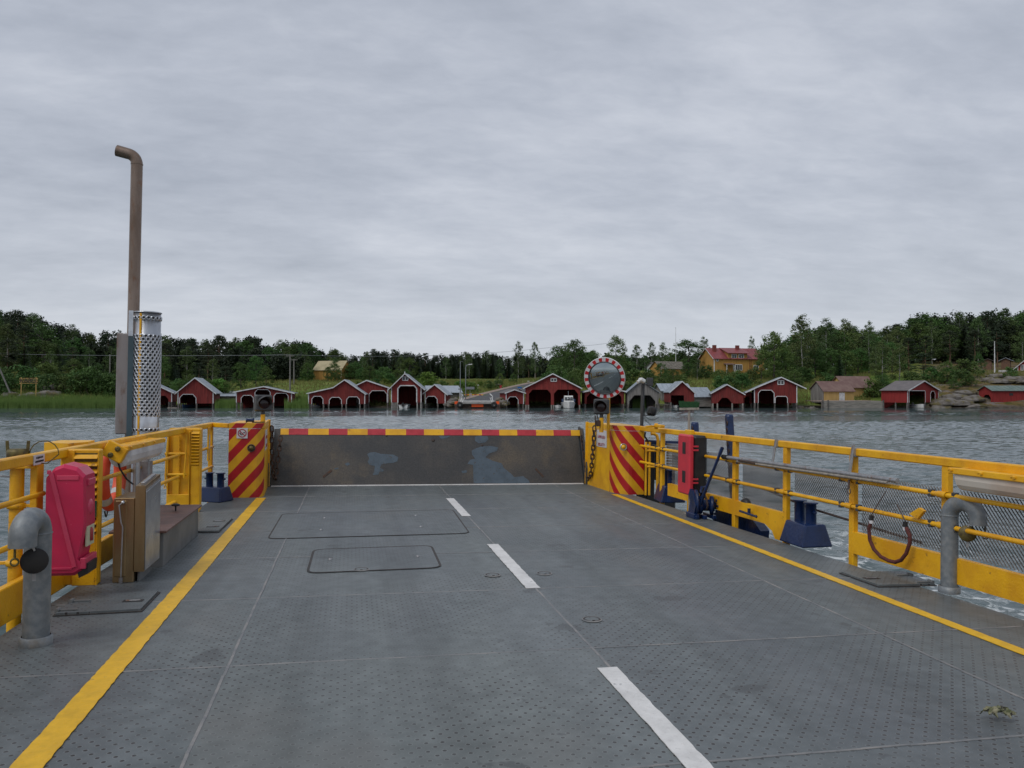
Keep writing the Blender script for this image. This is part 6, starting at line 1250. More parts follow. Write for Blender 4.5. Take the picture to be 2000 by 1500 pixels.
la = fr_(1463.5)
m = M(); 
for k in (0, .45): m.bar(q3(sx + .05, zg, la + k), q3(sx + .05, 10.9, la + k), .05, .05)
for k in range(12): m.bar(q3(sx + .05, zg + .3 + k * .42, la), q3(sx + .05, zg + .3 + k * .42, la + .45), .04, .04)
m.build('ladder', 'brick', tW)
# other houses
tX, d = house('outbuilding', 'small yellow outbuilding with mossy grey roof left of the large yellow house', 'outbuilding', 178, 1284, 1292, 1342, 3, 0, 0, 1286, 0, 0, (), wall='ochre', roof='roofmoss', barge=False, pile=False, zs=(8.1, 9.65, 8.1, .5, 5.8), over=(.35, .3), wmin=4.5)
q3 = d['q3']; M().poly([q3(d['w'] + .02, 7.35, .8), q3(d['w'] + .02, 7.35, 1.35), q3(d['w'] + .02, 7.9, 1.35), q3(d['w'] + .02, 7.9, .8)], (q3(1, 0) - q3(0, 0)) * .03).build('window', 'housetrim', tX)
house('house', 'white gabled house mostly hidden behind shrubs and the flagpole hill', 'house', 196, 1263, 1280, 1300, 4, 716, 708, 1270, 716, 740, wall='palewall', roof='rooffelt', barge=False, trim=None, pile=False, zs=(8.9, 10.1, 8.9, .5, 5.5), over=(.9, .4))
house('house', 'wooden house with tan metal roof half hidden by trees left of the boathouses', 'house', 205, 666, 680, 612, 2, 722, 706, 674, 722, 740, wall='ochre', roof='rooftan', barge=False, pile=False, zs=(8.6, 10.9, 8.6, .5, 5.2), over=(.4, .3), wmin=6)
house('cabin', 'dark flat roofed cabin among the pines left of the white flagpole', 'cabin', 172, 1922, 1937, 1938, 3, 701, 700, 1930, 701, 715, wall='pinebark', roof='rooffelt', trim=None, barge=False, pile=False, zs=(9.6, 9.9, 9.6, .5, 6.9), over=(.5, .4))
house('cabin', 'dark cabin with blue grey flat roof right of the white flagpole', 'cabin', 172, 1956, 1973, 1975, 3, 701, 700, 1964, 701, 715, wall='pinebark', roof='roofmetal', trim=None, barge=False, pile=False, zs=(9.7, 10.1, 9.7, .5, 6.9), over=(.7, .4))
house('cottage', 'red cottage with white trimmed window at the right edge above the rocks', 'cottage', 164, 1988, 2024, 2030, 5, 712, 704, 2006, 712, 727, wall='barnred_new', roof='rooffelt', pile=False, zs=(8.1, 9.6, 8.1, .5, 6.2), over=(1.6, .4), wins=[(1994, 2003, 713, 723)])
# picket fence and flagpoles
t_ = thing('picket_fence', 'white picket fence in front of the red cottage on the rocks', 'fence', W3(1968, 162))
for k in range(26):
    p = at(1951 + k * 1.35, 727, 162); M().bar((p.x, p.y, G(1960, 162) + .05), (p.x, p.y, zat(723, 162)), .09, .04).build('picket', 'housetrim', t_)
p, q = at(1951, 725, 162), at(1985, 725, 162); M().bar((p.x, p.y + .05, zat(724.6, 162)), (q.x, q.y + .05, zat(724.6, 162)), .05, .1).build('rail', 'housetrim', t_)
def flag(px, D, ytop, lb, r=.07):
    b_ = W3(px, D); t_ = thing('flagpole', lb, 'flagpole', b_); M().tube([b_ - Vector((0, 0, .3)), Vector((b_.x, b_.y, zat(ytop, D)))], [r * 1.3, r * .6], 8).build('pole', 'housetrim', t_); M().lathe([(0, -.1), (.13, 0), (0, .1)], (b_.x, b_.y, zat(ytop, D) + .1), n=8).build('knob', 'housetrim', t_)
flag(1943, 163, 668, 'white flagpole standing on the rocks between the dark cabins', .10); flag(1320, 184, 641, 'tall thin white flagpole above the small yellow outbuilding', .07)
# ---- utility poles, wires, lamps, landing
def pole(px, D, yt, lb, arm=True, bot=None):
    b_ = W3(px, D); t_ = thing('utility_pole', lb, 'utility pole', b_); tp = Vector((b_.x, b_.y, zat(yt, D)))
    M().tube([b_ - Vector((0, 0, .4)), tp], [.17, .12], 8).build('pole', 'poletim', t_)
    if arm: M().bar(tp - RT * .8 - Vector((0, 0, .2)), tp + RT * .8 - Vector((0, 0, .2)), .12, .12).build('crossarm', 'poletim', t_)
    return tp
p1 = pole(566.5, 150, 693, 'weathered utility pole rising behind the three doored low boathouse'); p2 = pole(574, 175, 701, 'second thinner utility pole just right and behind the first', True)
pole(214.5, 170, 692, 'short grey pole top showing between dark trees on the left hill', False); p4 = pole(1097, 215, 676, 'distant pole top beside the big dark tree right of the tall birches', True)
b_ = W3(14, 140); t_ = thing('leaning_pole', 'leaning grey timber pole at the left edge of the reeds', 'pole', b_); M().tube([at(20, 768, 140), at(0, 722, 140), at(-9, 701, 140)], .14, 8).build('timber', 'poletim', t_)
def wire(a_, b_, sag, lb):
    P = [a_.lerp(b_, k / 16) - Vector((0, 0, sag * 4 * (k / 16) * (1 - k / 16))) for k in range(17)]; M().tube(P, .035, 5).build('power_line', 'lampgrey', label=lb, cat='power line', group='power lines over the far shore')
wire(at(-160, 686, 175), p1, .5, 'power line sagging left from the utility pole across the dark trees'); wire(p1, p4, 1.2, 'power line running right from the utility pole over the boathouses'); wire(p4, at(1200, 668, 230), .4, 'thin power line climbing right from the distant pole against the sky')
for (px, yt, lb, hd) in ((899, 736, 'slim grey post without a lamp on the landing, left of the lamp post', 0), (909.5, 711, 'bent arm street lamp on the ferry landing', 1)):
    D = 141; b_ = W3(px, D); b_.z = 1.0; t_ = thing('street_lamp' if hd else 'landing_post', lb, 'street lamp' if hd else 'post', b_)
    if hd:
        tp = Vector((b_.x, b_.y, zat(712, D))); M().tube([b_, tp - Vector((0, 0, .5)), tp - Vector((0, 0, .12)) + RT * .12, tp + RT * .6], [.10, .07, .06, .05], 8).build('bent_pole', 'lampgrey', t_)
        M().bar(tp + RT * .5, tp + RT * 1.15 + Vector((0, 0, .06)), .22, .14).build('lamp_head', 'boatwhite', t_)
    else: tp = Vector((b_.x, b_.y, zat(706, D))); M().tube([b_, tp], [.09, .06], 8).build('post', 'lampgrey', t_); M().bar(tp, tp + RT * .45, .05, .05).build('short_arm', 'lampgrey', t_)
# landing
z_ = 1.15; LA, LB = 130.6, 134.6
t_ = thing('ferry_landing', 'ferry landing ramp across the water with orange guide panel and side tyres', 'landing', at(930, 790, 132))
def lg(px, D, z): p = CAM + ray(px, 750) * D; return Vector((p.x, p.y, z))
M().loft([lg(899, LA, .75), lg(966, LA, .75), lg(966, LA, 1.0), lg(899, LA, 1.0)], [lg(901, LB, .8), lg(966, LB, .8), lg(966, LB, 1.2), lg(901, LB, 1.2)]).build('ramp_plate', 'concrete', t_)
M().loft([lg(897, LA + .5, -.5), lg(968, LA + .5, -.5), lg(968, LA + .5, .74), lg(897, LA + .5, .74)], [lg(897, LB + 2, -.5), lg(968, LB + 2, -.5), lg(968, LB + 2, .79), lg(897, LB + 2, .79)]).build('ramp_front', 'rustplate', t_)
M().loft([lg(900, LB, 1.22), lg(966, LB, 1.22), lg(966, LB, 1.28), lg(900, LB, 1.28)], [lg(900, LB + .2, 1.22), lg(966, LB + .2, 1.22), lg(966, LB + .2, 1.28), lg(900, LB + .2, 1.28)]).build('white_edge', 'housetrim', t_)
M().loft([lg(921, LA + .3, .25), lg(944, LA + .3, .25), lg(944, LA + .3, .80), lg(921, LA + .3, .80)], [lg(921, LA + .45, .25), lg(944, LA + .45, .25), lg(944, LA + .45, .80), lg(921, LA + .45, .80)]).build('orange_panel', 'sigorange', t_)
for px, s in ((891, -1), (972, 1)): c = lg(px, LA + .2, .95); M().box(c, (.5, .12, .45)).build('orange_marker', 'sigorange', t_)
for px in (898, 965): c = lg(px, LA, .6); M().lathe([(.18, -.12), (.42, -.14), (.52, 0), (.42, .14), (.18, .12)], c, -FW, 16).build('tyre', 'rubber', t_); M().lathe([(0, 0), (.18, .02)], c, -FW, 12).build('tyre_hub', 'concrete', t_)
for px in (893, 972): M().loft([lg(px - 5, LA, -.4), lg(px + 5, LA, -.4), lg(px + 5, LA, .6), lg(px - 5, LA, .6)], [lg(px - 5, LB, -.4), lg(px + 5, LB, -.4), lg(px + 5, LB, .95), lg(px - 5, LB, .95)]).build('side_block', 'rustplate', t_)
for s, px in ((1, 903), (-1, 961)):
    m = M(); a_ = lg(px, LA + 1, .9); m.bar(a_, a_ + Vector((0, 0, 1.2)) - RT * s * .1, .12, .12).bar(a_ + Vector((0, 0, .1)), a_ + RT * s * .35 + Vector((0, 0, .9)), .10, .10).bar(a_ + Vector((0, 0, 1.15)), a_ + RT * s * .1 + Vector((0, 1.5, 1.5)), .1, .12).bar(a_ - RT * s * .35, a_ + Vector((0, .5, .9)), .09, .09); m.build('lifting_frame', 'boatwhite', t_)
a_ = lg(898.5, LB, .6); M().bar(a_, a_ + Vector((0, 0, 2.0)), .3, .12).build('white_post', 'boatwhite', t_)
t_ = thing('barrier_boom', 'lowered red and yellow barrier boom across the landing road', 'barrier', lg(905, 141, 1.1)); Y_ = 141
for k in range(9): M().bar(lg(905 + k * 4.3, Y_, zat(771, Y_)), lg(905 + (k + 1) * 4.3, Y_, zat(771, Y_)), .08, .16).build('boom_section', 'yellow' if k % 2 == 0 else 'rampred', t_)
M().bar(lg(905, Y_, .8), lg(905, Y_, zat(770, Y_)), .25, .25).build('boom_post', 'lampgrey', t_); c = lg(919, Y_ - .1, zat(771, Y_)); M().box(c, (.42, .05, .36)).build('round_sign', 'boatwhite', t_); M().box(c - FW * .04, (.42, .03, .12)).build('sign_bar', 'redprint', t_)
for (px, py, w_, h_, mt, lb) in ((918, 758, 1.55, .45, 'lampgrey', 'grey back of a wide road sign behind the landing'), (933.5, 752, .45, .14, 'boatwhite', 'tiny white sign board in the meadow beyond the grey sign back'), (1015, 757, .8, .26, 'signblue', 'blue road sign above the small arched boathouse'), (1032, 744.5, .5, .13, 'boatwhite', 'little white board by the road left of the largest boathouse'), (899, 760, .7, .22, 'lampgrey', 'small grey plate on the slim landing post')):
    D = 142 if px not in (1015, 1032, 933.5) else (147 if px == 1015 else 175); c = lg(px, D, zat(py, D)); t_ = thing('road_sign', lb, 'sign', Vector((c.x, c.y, G(px, D)))); M().bar(c - RT * w_ / 2, c + RT * w_ / 2, .05, h_).build('panel', mt, t_); M().bar((c.x, c.y + .06, G(px, D)), (c.x, c.y + .06, c.z), .06, .06).build('post', 'lampgrey', t_)
# shelter / mailbox by the road
c = W3(975, 178); t_ = thing('mailbox_stand', 'little roofed stand with a red box beside the road', 'stand', c); M().bb((c.x - .9, c.y - .3, c.z + .9), (c.x + .5, c.y + .4, c.z + 1.1)).build('roof', 'poletim', t_); M().bb((c.x + .1, c.y - .2, c.z + .1), (c.x + .6, c.y + .3, c.z + .85)).build('red_box', 'redbox', t_); M().bb((c.x - .7, c.y - .1, c.z - .2), (c.x - .6, c.y, c.z + .95)).build('post', 'poletim', t_)
# cable sign
a_, b_ = at(38, 748, 141), at(74, 748, 141); t_ = thing('cable_sign', 'weathered yellow slatted sign reading KABEL above the reeds on the left shore', 'sign', Vector(((a_.x + b_.x) / 2, a_.y, 1)))
for py in (739, 742, 745, 748.5): z = zat(py, 141); M().bar((a_.x, a_.y, z), (b_.x, b_.y, z), .05, .11).build('slat', 'ochrepale', t_)
for px in (41, 70): p = at(px, 748, 141); M().bar((p.x, p.y + .1, .4), (p.x, p.y + .1, zat(737, 141)), .12, .12).build('post', 'ochrepale', t_)
text('lettering', 'KABEL', 1.1, at(56, 743.5, 140.8), b_ - a_, (0, 0, 1), 'black', t_, ferry=False, ex=.02)
# ---- boats
def boat(name, lb, px, D, L_, B_, H_, heading, mat='boatwhite', cabin=False, group=None):
    c = lg(px, D, 0); t_ = thing(name, lb, 'boat', c, group, rz=heading); sec = []
    for k, (y, b_, kz) in enumerate(((-.5, .42, -.25), (-.3, .5, -.3), (0, .5, -.3), (.25, .40, -.22), (.42, .18, .0), (.5, .01, .25))):
        yy = -y * L_; bb_ = b_ * B_; sh = H_ * (1 + .35 * max(0, y)); sec.append([(-bb_, yy, sh), (-bb_ * .85, yy, 0.05), (0, yy, kz), (bb_ * .85, yy, .05), (bb_, yy, sh), (bb_ * .85, yy, sh - .05), (0, yy, sh - (.05 if y > .2 else .35)), (-bb_ * .85, yy, sh - .05)])
    n = 8; vs = [p for s in sec for p in s]; m = M(); m.add(vs, [[i * n + k, i * n + (k + 1) % n, (i + 1) * n + (k + 1) % n, (i + 1) * n + k] for i in range(5) for k in range(n)] + [list(range(n))[::-1]]); m.build('hull', mat, t_, local=True)
    M().bar((-B_ * .5, L_ * .45, H_ * .8), (-B_ * .5, -L_ * .2, H_ * .8), .05, .1).bar((B_ * .5, L_ * .45, H_ * .8), (B_ * .5, -L_ * .2, H_ * .8), .05, .1).build('rubbing_strake', 'boatblue', t_, local=True)
    if cabin:
        M().loft([(-B_ * .36, -L_ * .2, H_), (B_ * .36, -L_ * .2, H_), (B_ * .36, L_ * .15, H_), (-B_ * .36, L_ * .15, H_)], [(-B_ * .30, -L_ * .08, H_ + 1.15), (B_ * .30, -L_ * .08, H_ + 1.15), (B_ * .30, L_ * .13, H_ + 1.15), (-B_ * .30, L_ * .13, H_ + 1.15)]).build('cabin', mat, t_, local=True)
        for s in (-1, 0, 1): M().box((s * B_ * .2, -L_ * .155, H_ + .68), (B_ * .16, .5, .42)).build('windscreen', 'glass', t_, local=True)
        for s in (-1, 1): M().box((s * B_ * .42, -L_ * .02, H_ + .35), (.25, 1.0, .5)).build('blue_cover', 'boatblue', t_, local=True)
        m = M(); P = [(-B_ * .45, -L_ * .05, H_), (-B_ * .42, -L_ * .2, H_ + .5), (0, -L_ * .5, H_ + .75), (B_ * .42, -L_ * .2, H_ + .5), (B_ * .45, -L_ * .05, H_)]; m.tube(P, .03, 6).bar((0, 0, H_ + 1.15), (0, 0, H_ + 1.9), .04, .04); m.build('bow_rail', 'brightsteel', t_, local=True)
    else: M().box((0, L_ * .1, H_ * .7), (B_ * .8, .3, .06)).build('thwart', 'woodhandle', t_, local=True); M().box((0, L_ * .53, H_), (.35, .35, .6)).box((0, L_ * .5, H_ - .3), (.12, .2, .5)).build('outboard_motor', 'black', t_, local=True)
boat('motor_boat', 'white motor cruiser with blue covers moored in the largest red boathouse', 1110, 134.6, 6.2, 2.35, .95, -YAW, cabin=True)
boat('rowing_boat', 'small pale rowing boat beside the motor cruiser in the largest boathouse', 1090, 134.6, 3.2, 1.3, .45, -YAW)
boat('motor_boat', 'grey outboard boat inside the tall narrow boathouse left of the landing', 791, 134.6, 4.6, 1.8, .62, -YAW + math.pi)
boat('rowing_boat', 'small boat in the leftmost opening of the three doored boathouse', 615, 137, 3.8, 1.3, .45, -YAW)
boat('rowing_boat', 'small turquoise edged boat inside the steep gabled left boathouse', 367, 138, 4.0, 1.4, .5, -YAW, mat='boatblue')
boat('jet_boat', 'dark and white jet boat in the red felt roofed boathouse by the rocks', 1793, 135, 3.6, 1.5, .6, -YAW, mat='boatwhite')
boat('rowing_boat', 'low grey boat in the opening of the steep red boathouse right of the grey one', 1318, 135, 3.4, 1.2, .42, -YAW)
# ---- rocks on the shores
def rock(px, D, sx_, sy_, sz_, seed, lb, dz=0, name='rock', group='bare rocks on the shores'):
    r_ = random.Random(seed); c = W3(px, D, dz); vs = []; nu, nv = 18, 9
    for j in range(nv + 1):
        ph = math.pi / 2 * j / nv * 1.15 - .25
        for i in range(nu):
            th = 2 * math.pi * i / nu; d = Vector((math.cos(th) * math.cos(ph), math.sin(th) * math.cos(ph), math.sin(ph)))
            k = 1 + .35 * mn_.noise(d * 1.6 + Vector((seed * 3.1, 0, 0))) + .18 * mn_.noise(d * 4.5 + Vector((seed, 5, 0))); vs.append(c + Vector((d.x * sx_ * k, d.y * sy_ * k, d.z * sz_ * k)))
    m = M(); m.add(vs, [[j * nu + i, j * nu + (i + 1) % nu, (j + 1) * nu + (i + 1) % nu, (j + 1) * nu + i] for j in range(nv) for i in range(nu)], True)
    m.build(name, 'rock', label=lb, cat='rock', group=group)
rk = [(1850, 137, 3.2, 2.0, .9), (1880, 136.5, 3.0, 1.6, .7), (1838, 135.5, 2.0, 1.3, .5), (1865, 139, 2.8, 1.8, .8), (1898, 138, 2.2, 1.5, .8), (1905, 135, 1.8, 1.1, .5), (1886, 141, 2.2, 1.4, .6)]
for i, r_ in enumerate(rk): rock(*r_, 11 + i, 'grey rock slab on the shore between the two right red boathouses', group='rocks between the right boathouses')
for i, r_ in enumerate([(1955, 147, 3, 1.8, .6), (1985, 149, 3, 1.8, .7), (1935, 149, 2.2, 1.6, .5), (2010, 146, 3, 1.6, .7), (1950, 153, 2.4, 1.6, .5)]): rock(*r_, 31 + i, 'lichen covered rock on the slope below the red cottage', group='rocks below the cottage')
for i, r_ in enumerate([(95, 146, 2.2, 1.5, 1.0), (60, 145, 1.9, 1.3, .9), (20, 146, 1.6, 1.2, .8), (118, 151, 2.0, 1.4, 1.5), (98, 150, 1.6, 1.3, 1.2)]): rock(*r_, 51 + i, 'pale rock on the wooded slope above the left reeds', group='rocks above the left reeds')
r7 = random.Random(3)
for i in range(26):
    px = r7.choice([r7.uniform(868, 897), r7.uniform(972, 992), r7.uniform(1560, 1606), r7.uniform(332, 350)]); rock(px, r7.uniform(132.5, 135.5), r7.uniform(.3, .8), r7.uniform(.3, .7), r7.uniform(.3, .6), 80 + i, 'small boulder at the water edge beside the boathouses', dz=r7.uniform(.5, .9), name='boulder', group='boulders at the water edge')
# ================================================================== VEGETATION
def tris(cent, rad, n, size, rng, flat=1.0, up=.35):
    nb = len(cent); idx = np.repeat(np.arange(nb), n); d = rng.normal(size=(nb * n, 3)); d /= np.linalg.norm(d, axis=1)[:, None]
    r_ = rad[idx][:, None] * (rng.random((nb * n, 1)) ** .45); p = cent[idx] + d * r_ * np.array([1, 1, flat])
    nn = d + rng.normal(size=d.shape) * .7; nn[:, 2] += up; nn /= np.linalg.norm(nn, axis=1)[:, None]
    t1 = np.cross(nn, rng.normal(size=d.shape)); t1 /= np.linalg.norm(t1, axis=1)[:, None]; t2 = np.cross(nn, t1)
    s = size * rng.uniform(.6, 1.35, (nb * n, 1)); return np.stack([p + t1 * s * .6, p - t1 * s * .35 + t2 * s * .5, p - t1 * s * .35 - t2 * s * .5], 1).reshape(-1, 3)
def rawmesh(name, v, mat, step=3):
    me = bpy.data.meshes.new(name); n = len(v); me.vertices.add(n); me.vertices.foreach_set('co', np.ascontiguousarray(v, dtype=np.float32).ravel()); me.loops.add(n); me.loops.foreach_set('vertex_index', np.arange(n, dtype=np.int32))
    me.polygons.add(n // step); me.polygons.foreach_set('loop_start', np.arange(0, n, step, dtype=np.int32)); me.update(calc_edges=True); me.materials.append(MT[mat]); return me
def crown(kind, seed):
    rng = np.random.default_rng(seed)
    if kind == 'birch':
        H = 15; nb = 95; t = rng.uniform(.16, 1, nb); prof = np.interp(t, [.2, .4, .65, .85, 1], [1.9, 3.0, 2.8, 1.7, .4]); a = rng.uniform(0, 6.28, nb); r_ = prof * np.sqrt(rng.random(nb)); c = np.stack([r_ * np.cos(a), r_ * np.sin(a), t * H], 1); c[:, 2] -= r_ * .25
        v = tris(c, rng.uniform(.35, .95, nb), 46, .24, rng, 1.15)
    elif kind == 'broad':
        H = 11; nb = 90; t = rng.uniform(.12, 1, nb); prof = np.interp(t, [.1, .3, .6, .85, 1], [2.6, 3.9, 3.8, 2.5, .7]); a = rng.uniform(0, 6.28, nb); r_ = prof * rng.random(nb) ** .4; c = np.stack([r_ * np.cos(a), r_ * np.sin(a), t * H - .3], 1)
        v = tris(c, rng.uniform(.5, 1.25, nb), 52, .27, rng, .85)
    elif kind == 'spruce':
        H = 16; vs = []
        for k in range(34):
            z = .9 + k * (H - 1.2) / 34 + rng.uniform(-.1, .1); R_ = (1 - z / H) ** .8 * 2.7 + .12; nbn = int(7 + R_ * 5); ph = rng.uniform(0, 6.28)
            for b_ in range(nbn):
                a = ph + b_ * 6.283 / nbn + rng.uniform(-.2, .2); L_ = R_ * rng.uniform(.65, 1.12); dr = np.array([np.cos(a), np.sin(a), 0]); sd_ = np.array([-np.sin(a), np.cos(a), 0]); o = np.array([0, 0, z])
                for s_ in range(4):
                    f0 = .12 + s_ * .22; p = o + dr * L_ * f0 + np.array([0, 0, -.30 * L_ * f0]); w_ = .30 * (1.1 - f0) * rng.uniform(.7, 1.3) + .10; q = o + dr * L_ * (f0 + .34) + np.array([0, 0, -.30 * L_ * (f0 + .34) - .1]); vs += [p + sd_ * w_, q, p - sd_ * w_ + np.array([0, 0, -.18])]
        v = np.array(vs)
    elif kind == 'pine':
        H = 15; nb = 46; t = rng.uniform(.42, 1, nb); prof = np.interp(t, [.4, .6, .85, 1], [1.6, 2.6, 2.0, .7]); a = rng.uniform(0, 6.28, nb); r_ = prof * rng.random(nb) ** .5; c = np.stack([r_ * np.cos(a), r_ * np.sin(a), t * H], 1); v = tris(c, rng.uniform(.5, 1.05, nb), 62, .24, rng, .5)
    elif kind == 'bush':
        H = 2.4; nb = 34; a = rng.uniform(0, 6.28, nb); t = rng.random(nb) ** .8; r_ = 1.5 * np.sqrt(1 - t * .8) * rng.random(nb) ** .5; c = np.stack([r_ * np.cos(a), r_ * np.sin(a), t * 2.0 + .1], 1); v = tris(c, rng.uniform(.3, .6, nb), 36, .17, rng, .9)
    return v
def trunk(kind, seed):
    r_ = random.Random(seed); m = M(); H = {'birch': 14.5, 'broad': 9.5, 'spruce': 15.5, 'pine': 14, 'bush': 1.2}[kind]; R_ = {'birch': .15, 'broad': .22, 'spruce': .2, 'pine': .2, 'bush': .05}[kind]
    P = [(r_.uniform(-.12, .12) * (k > 0), r_.uniform(-.12, .12) * (k > 0), H * k / 5 - .3) for k in range(6)]; m.tube(P, [R_ * (1 - .85 * k / 5) for k in range(6)], 6, cap=False)
    if kind != 'bush':
        for k in range(9 if kind != 'spruce' else 0):
            z = H * r_.uniform(.3, .9); a = r_.uniform(0, 6.28); L_ = r_.uniform(.9, 2.2) * (1.2 if kind == 'broad' else .8); m.tube([(0, 0, z), (math.cos(a) * L_ * .5, math.sin(a) * L_ * .5, z + L_ * .35), (math.cos(a) * L_, math.sin(a) * L_, z + L_ * .6)], [R_ * .35, R_ * .2, R_ * .06], 4, cap=False)
    return m
KM = {'birch': ('leaf_birch', 'birchbark', 15), 'broad': ('leaf_broad', 'bark', 11), 'spruce': ('leaf_spruce', 'bark', 16), 'pine': ('leaf_pine', 'pinebark', 15), 'bush': ('leaf_broad', 'bark', 2.6), 'brightbush': ('leaf_bright', 'bark', 2.6)}
PROTO = {}
def proto(kind, v):
    if (kind, v) not in PROTO:
        base = 'bush' if kind == 'brightbush' else kind; me = rawmesh(kind + '_crown', crown(base, 100 + v * 17 + hash_(kind)), KM[kind][0]); tm = trunk(base, v + 5); t2 = bpy.data.meshes.new('trunk'); t2.from_pydata([tuple(p) for p in tm.v], [], tm.f); t2.materials.append(MT[KM[kind][1]]); t2.polygons.foreach_set('use_smooth', [True] * len(t2.polygons)); PROTO[kind, v] = (me, t2)
    return PROTO[kind, v]
def hash_(s): return sum(ord(c) for c in s) % 50
CN = {'birch': ('birch_tree', 'tree'), 'broad': ('leafy_tree', 'tree'), 'spruce': ('spruce_tree', 'tree'), 'pine': ('pine_tree', 'tree'), 'bush': ('bush', 'bush'), 'brightbush': ('bush', 'bush')}
def plant(kind, px, D, ytop=None, H=None, lb=None, group=None, wide=1.0, v=None, z0=None):
    v = rnd.randrange(4) if v is None else v; cr, tk = proto(kind, v); b_ = W3(px, D)
    if z0 is not None: b_.z = z0
    if ytop is not None: H = zat(ytop, D) - b_.z
    s = H / KM[kind][2]
    nm, ct = CN[kind]; o = bpy.data.objects.new(nm, None); COL.objects.link(o); o.location = b_; o.rotation_euler = (0, 0, rnd.uniform(0, 6.28)); sw = s ** .8 * wide; o.scale = (sw * rnd.uniform(.9, 1.1), sw * rnd.uniform(.9, 1.1), s); prop(o, lb, ct, group)
    c = bpy.data.objects.new('crown', cr); COL.objects.link(c); c.parent = o; t_ = bpy.data.objects.new('trunk', tk); COL.objects.link(t_); t_.parent = o
    return o
SK = [(-300, 590), (-100, 596), (0, 601), (25, 602), (62, 610), (100, 625), (125, 630), (150, 637), (175, 644), (207, 642), (217, 652), (232, 640), (312, 645), (350, 656), (400, 656), (425, 655), (450, 658), (500, 656), (520, 666), (560, 661), (600, 664), (612, 678), (626, 680), (658, 682), (666, 692), (700, 692), (726, 685), (752, 683), (790, 686), (830, 692), (850, 692), (910, 690), (956, 686), (980, 692), (1034, 692), (1070, 700), (1110, 678), (1146, 680), (1174, 684), (1226, 690), (1260, 690), (1306, 684), (1390, 684), (1470, 690), (1500, 668), (1543, 655), (1587, 634), (1629, 635), (1667, 638), (1689, 644), (1725, 637), (1744, 634), (1769, 623), (1783, 613), (1816, 609), (1835, 610), (1862, 606), (1884, 610), (1901, 607), (1931, 604), (1959, 600), (2000, 606), (2200, 600), (2400, 595)]
def skyl(px): return float(np.interp(px, [a for a, b in SK], [b for a, b in SK]))
rt = random.Random(21)
def zone(xa, xb, rows, mix, name, lbf, jit=6):
    """rows: (distance, spacing in photo px, drop of the tree tops below the skyline in px, jitter)"""
    for (D, step, drop, vj) in rows:
        px = xa + rt.uniform(0, step)
        while px < xb:
            k = rt.choices(list(mix), list(mix.values()))[0]; Dq = D + rt.uniform(-jit, jit); yt = skyl(px) + drop + rt.uniform(-vj * .3, vj)
            H = zat(yt, Dq) - G(px, Dq)
            if H > 3: plant(k, px, Dq, ytop=yt, lb=lbf(k) + ', ' + ['back', 'second', 'third', 'front'][rows.index((D, step, drop, vj))] + ' row, ' + near(px), group=name, wide=1.35)
            px += step * rt.uniform(.7, 1.3)
KN = {'birch': 'pale birch', 'broad': 'leafy tree', 'spruce': 'dark pointed spruce', 'pine': 'dark pine'}
NE = [(30, 'by the leaning pole'), (110, 'above the cable sign'), (200, 'left of the exhaust stack'), (300, 'behind the exhaust stack'), (345, 'above the half hidden boathouse'), (430, 'above the steep left boathouse'), (460, 'above the low grey shed'), (560, 'above the wide low boathouse'), (610, 'by the utility poles'), (690, 'around the tan roofed house'), (760, 'above the set back boathouse'), (830, 'above the tall narrow boathouse'), (895, 'above the grey storehouse'), (950, 'behind the street lamp'), (1000, 'above the landing road'), (1060, 'under the two slim birches'), (1140, 'above the largest boathouse'), (1225, 'behind the round mirror'), (1290, 'above the grey boathouse'), (1345, 'by the yellow outbuilding'), (1400, 'left of the yellow house'), (1470, 'below the yellow house'), (1530, 'right of the yellow house'), (1600, 'above the arched window boathouse'), (1660, 'above the pale yellow shed'), (1720, 'above the yellow storehouse'), (1790, 'above the felt roofed boathouse'), (1850, 'right of the felt roofed boathouse'), (1915, 'above the bare shore rocks'), (1965, 'by the white flagpole'), (9999, 'above the red cottage')]
def near(px): return next(n for a, n in NE if px < a)
zone(-120, 440, [(214, 30, 1, 9), (196, 34, 14, 14), (178, 36, 34, 16), (164, 40, 56, 18)], {'birch': 3, 'spruce': 4, 'pine': 3, 'broad': 2}, 'trees of the wooded hill on the left shore', lambda k: KN[k] + ' on left hill')
zone(440, 660, [(226, 24, 2, 10), (210, 30, 16, 14)], {'birch': 3, 'spruce': 3, 'pine': 1, 'broad': 4}, 'trees behind the left boathouses', lambda k: KN[k] + ' in left wood')
zone(660, 1075, [(345, 13, -1, 8), (315, 17, 7, 8)], {'spruce': 6, 'birch': 2, 'pine': 2, 'broad': .6}, 'trees of the forest wall beyond the landing meadow', lambda k: KN[k] + ' in far forest')
zone(1075, 1390, [(232, 24, 3, 9), (215, 30, 12, 10)], {'birch': 3, 'broad': 3, 'spruce': 1.5}, 'trees behind the hill with the flagpole', lambda k: KN[k])
zone(1505, 1770, [(214, 20, 1, 9), (200, 24, 10, 12), (184, 28, 34, 16)], {'birch': 3, 'broad': 5, 'spruce': 1, 'pine': 1}, 'trees right of the large yellow house', lambda k: KN[k] + ' in right wood')
zone(1745, 2120, [(218, 28, 1, 8), (202, 32, 16, 12), (186, 38, 36, 16)], {'birch': 3, 'broad': 4, 'spruce': 2, 'pine': 4}, 'trees of the wooded hill on the right shore', lambda k: KN[k] + ' on right hill')
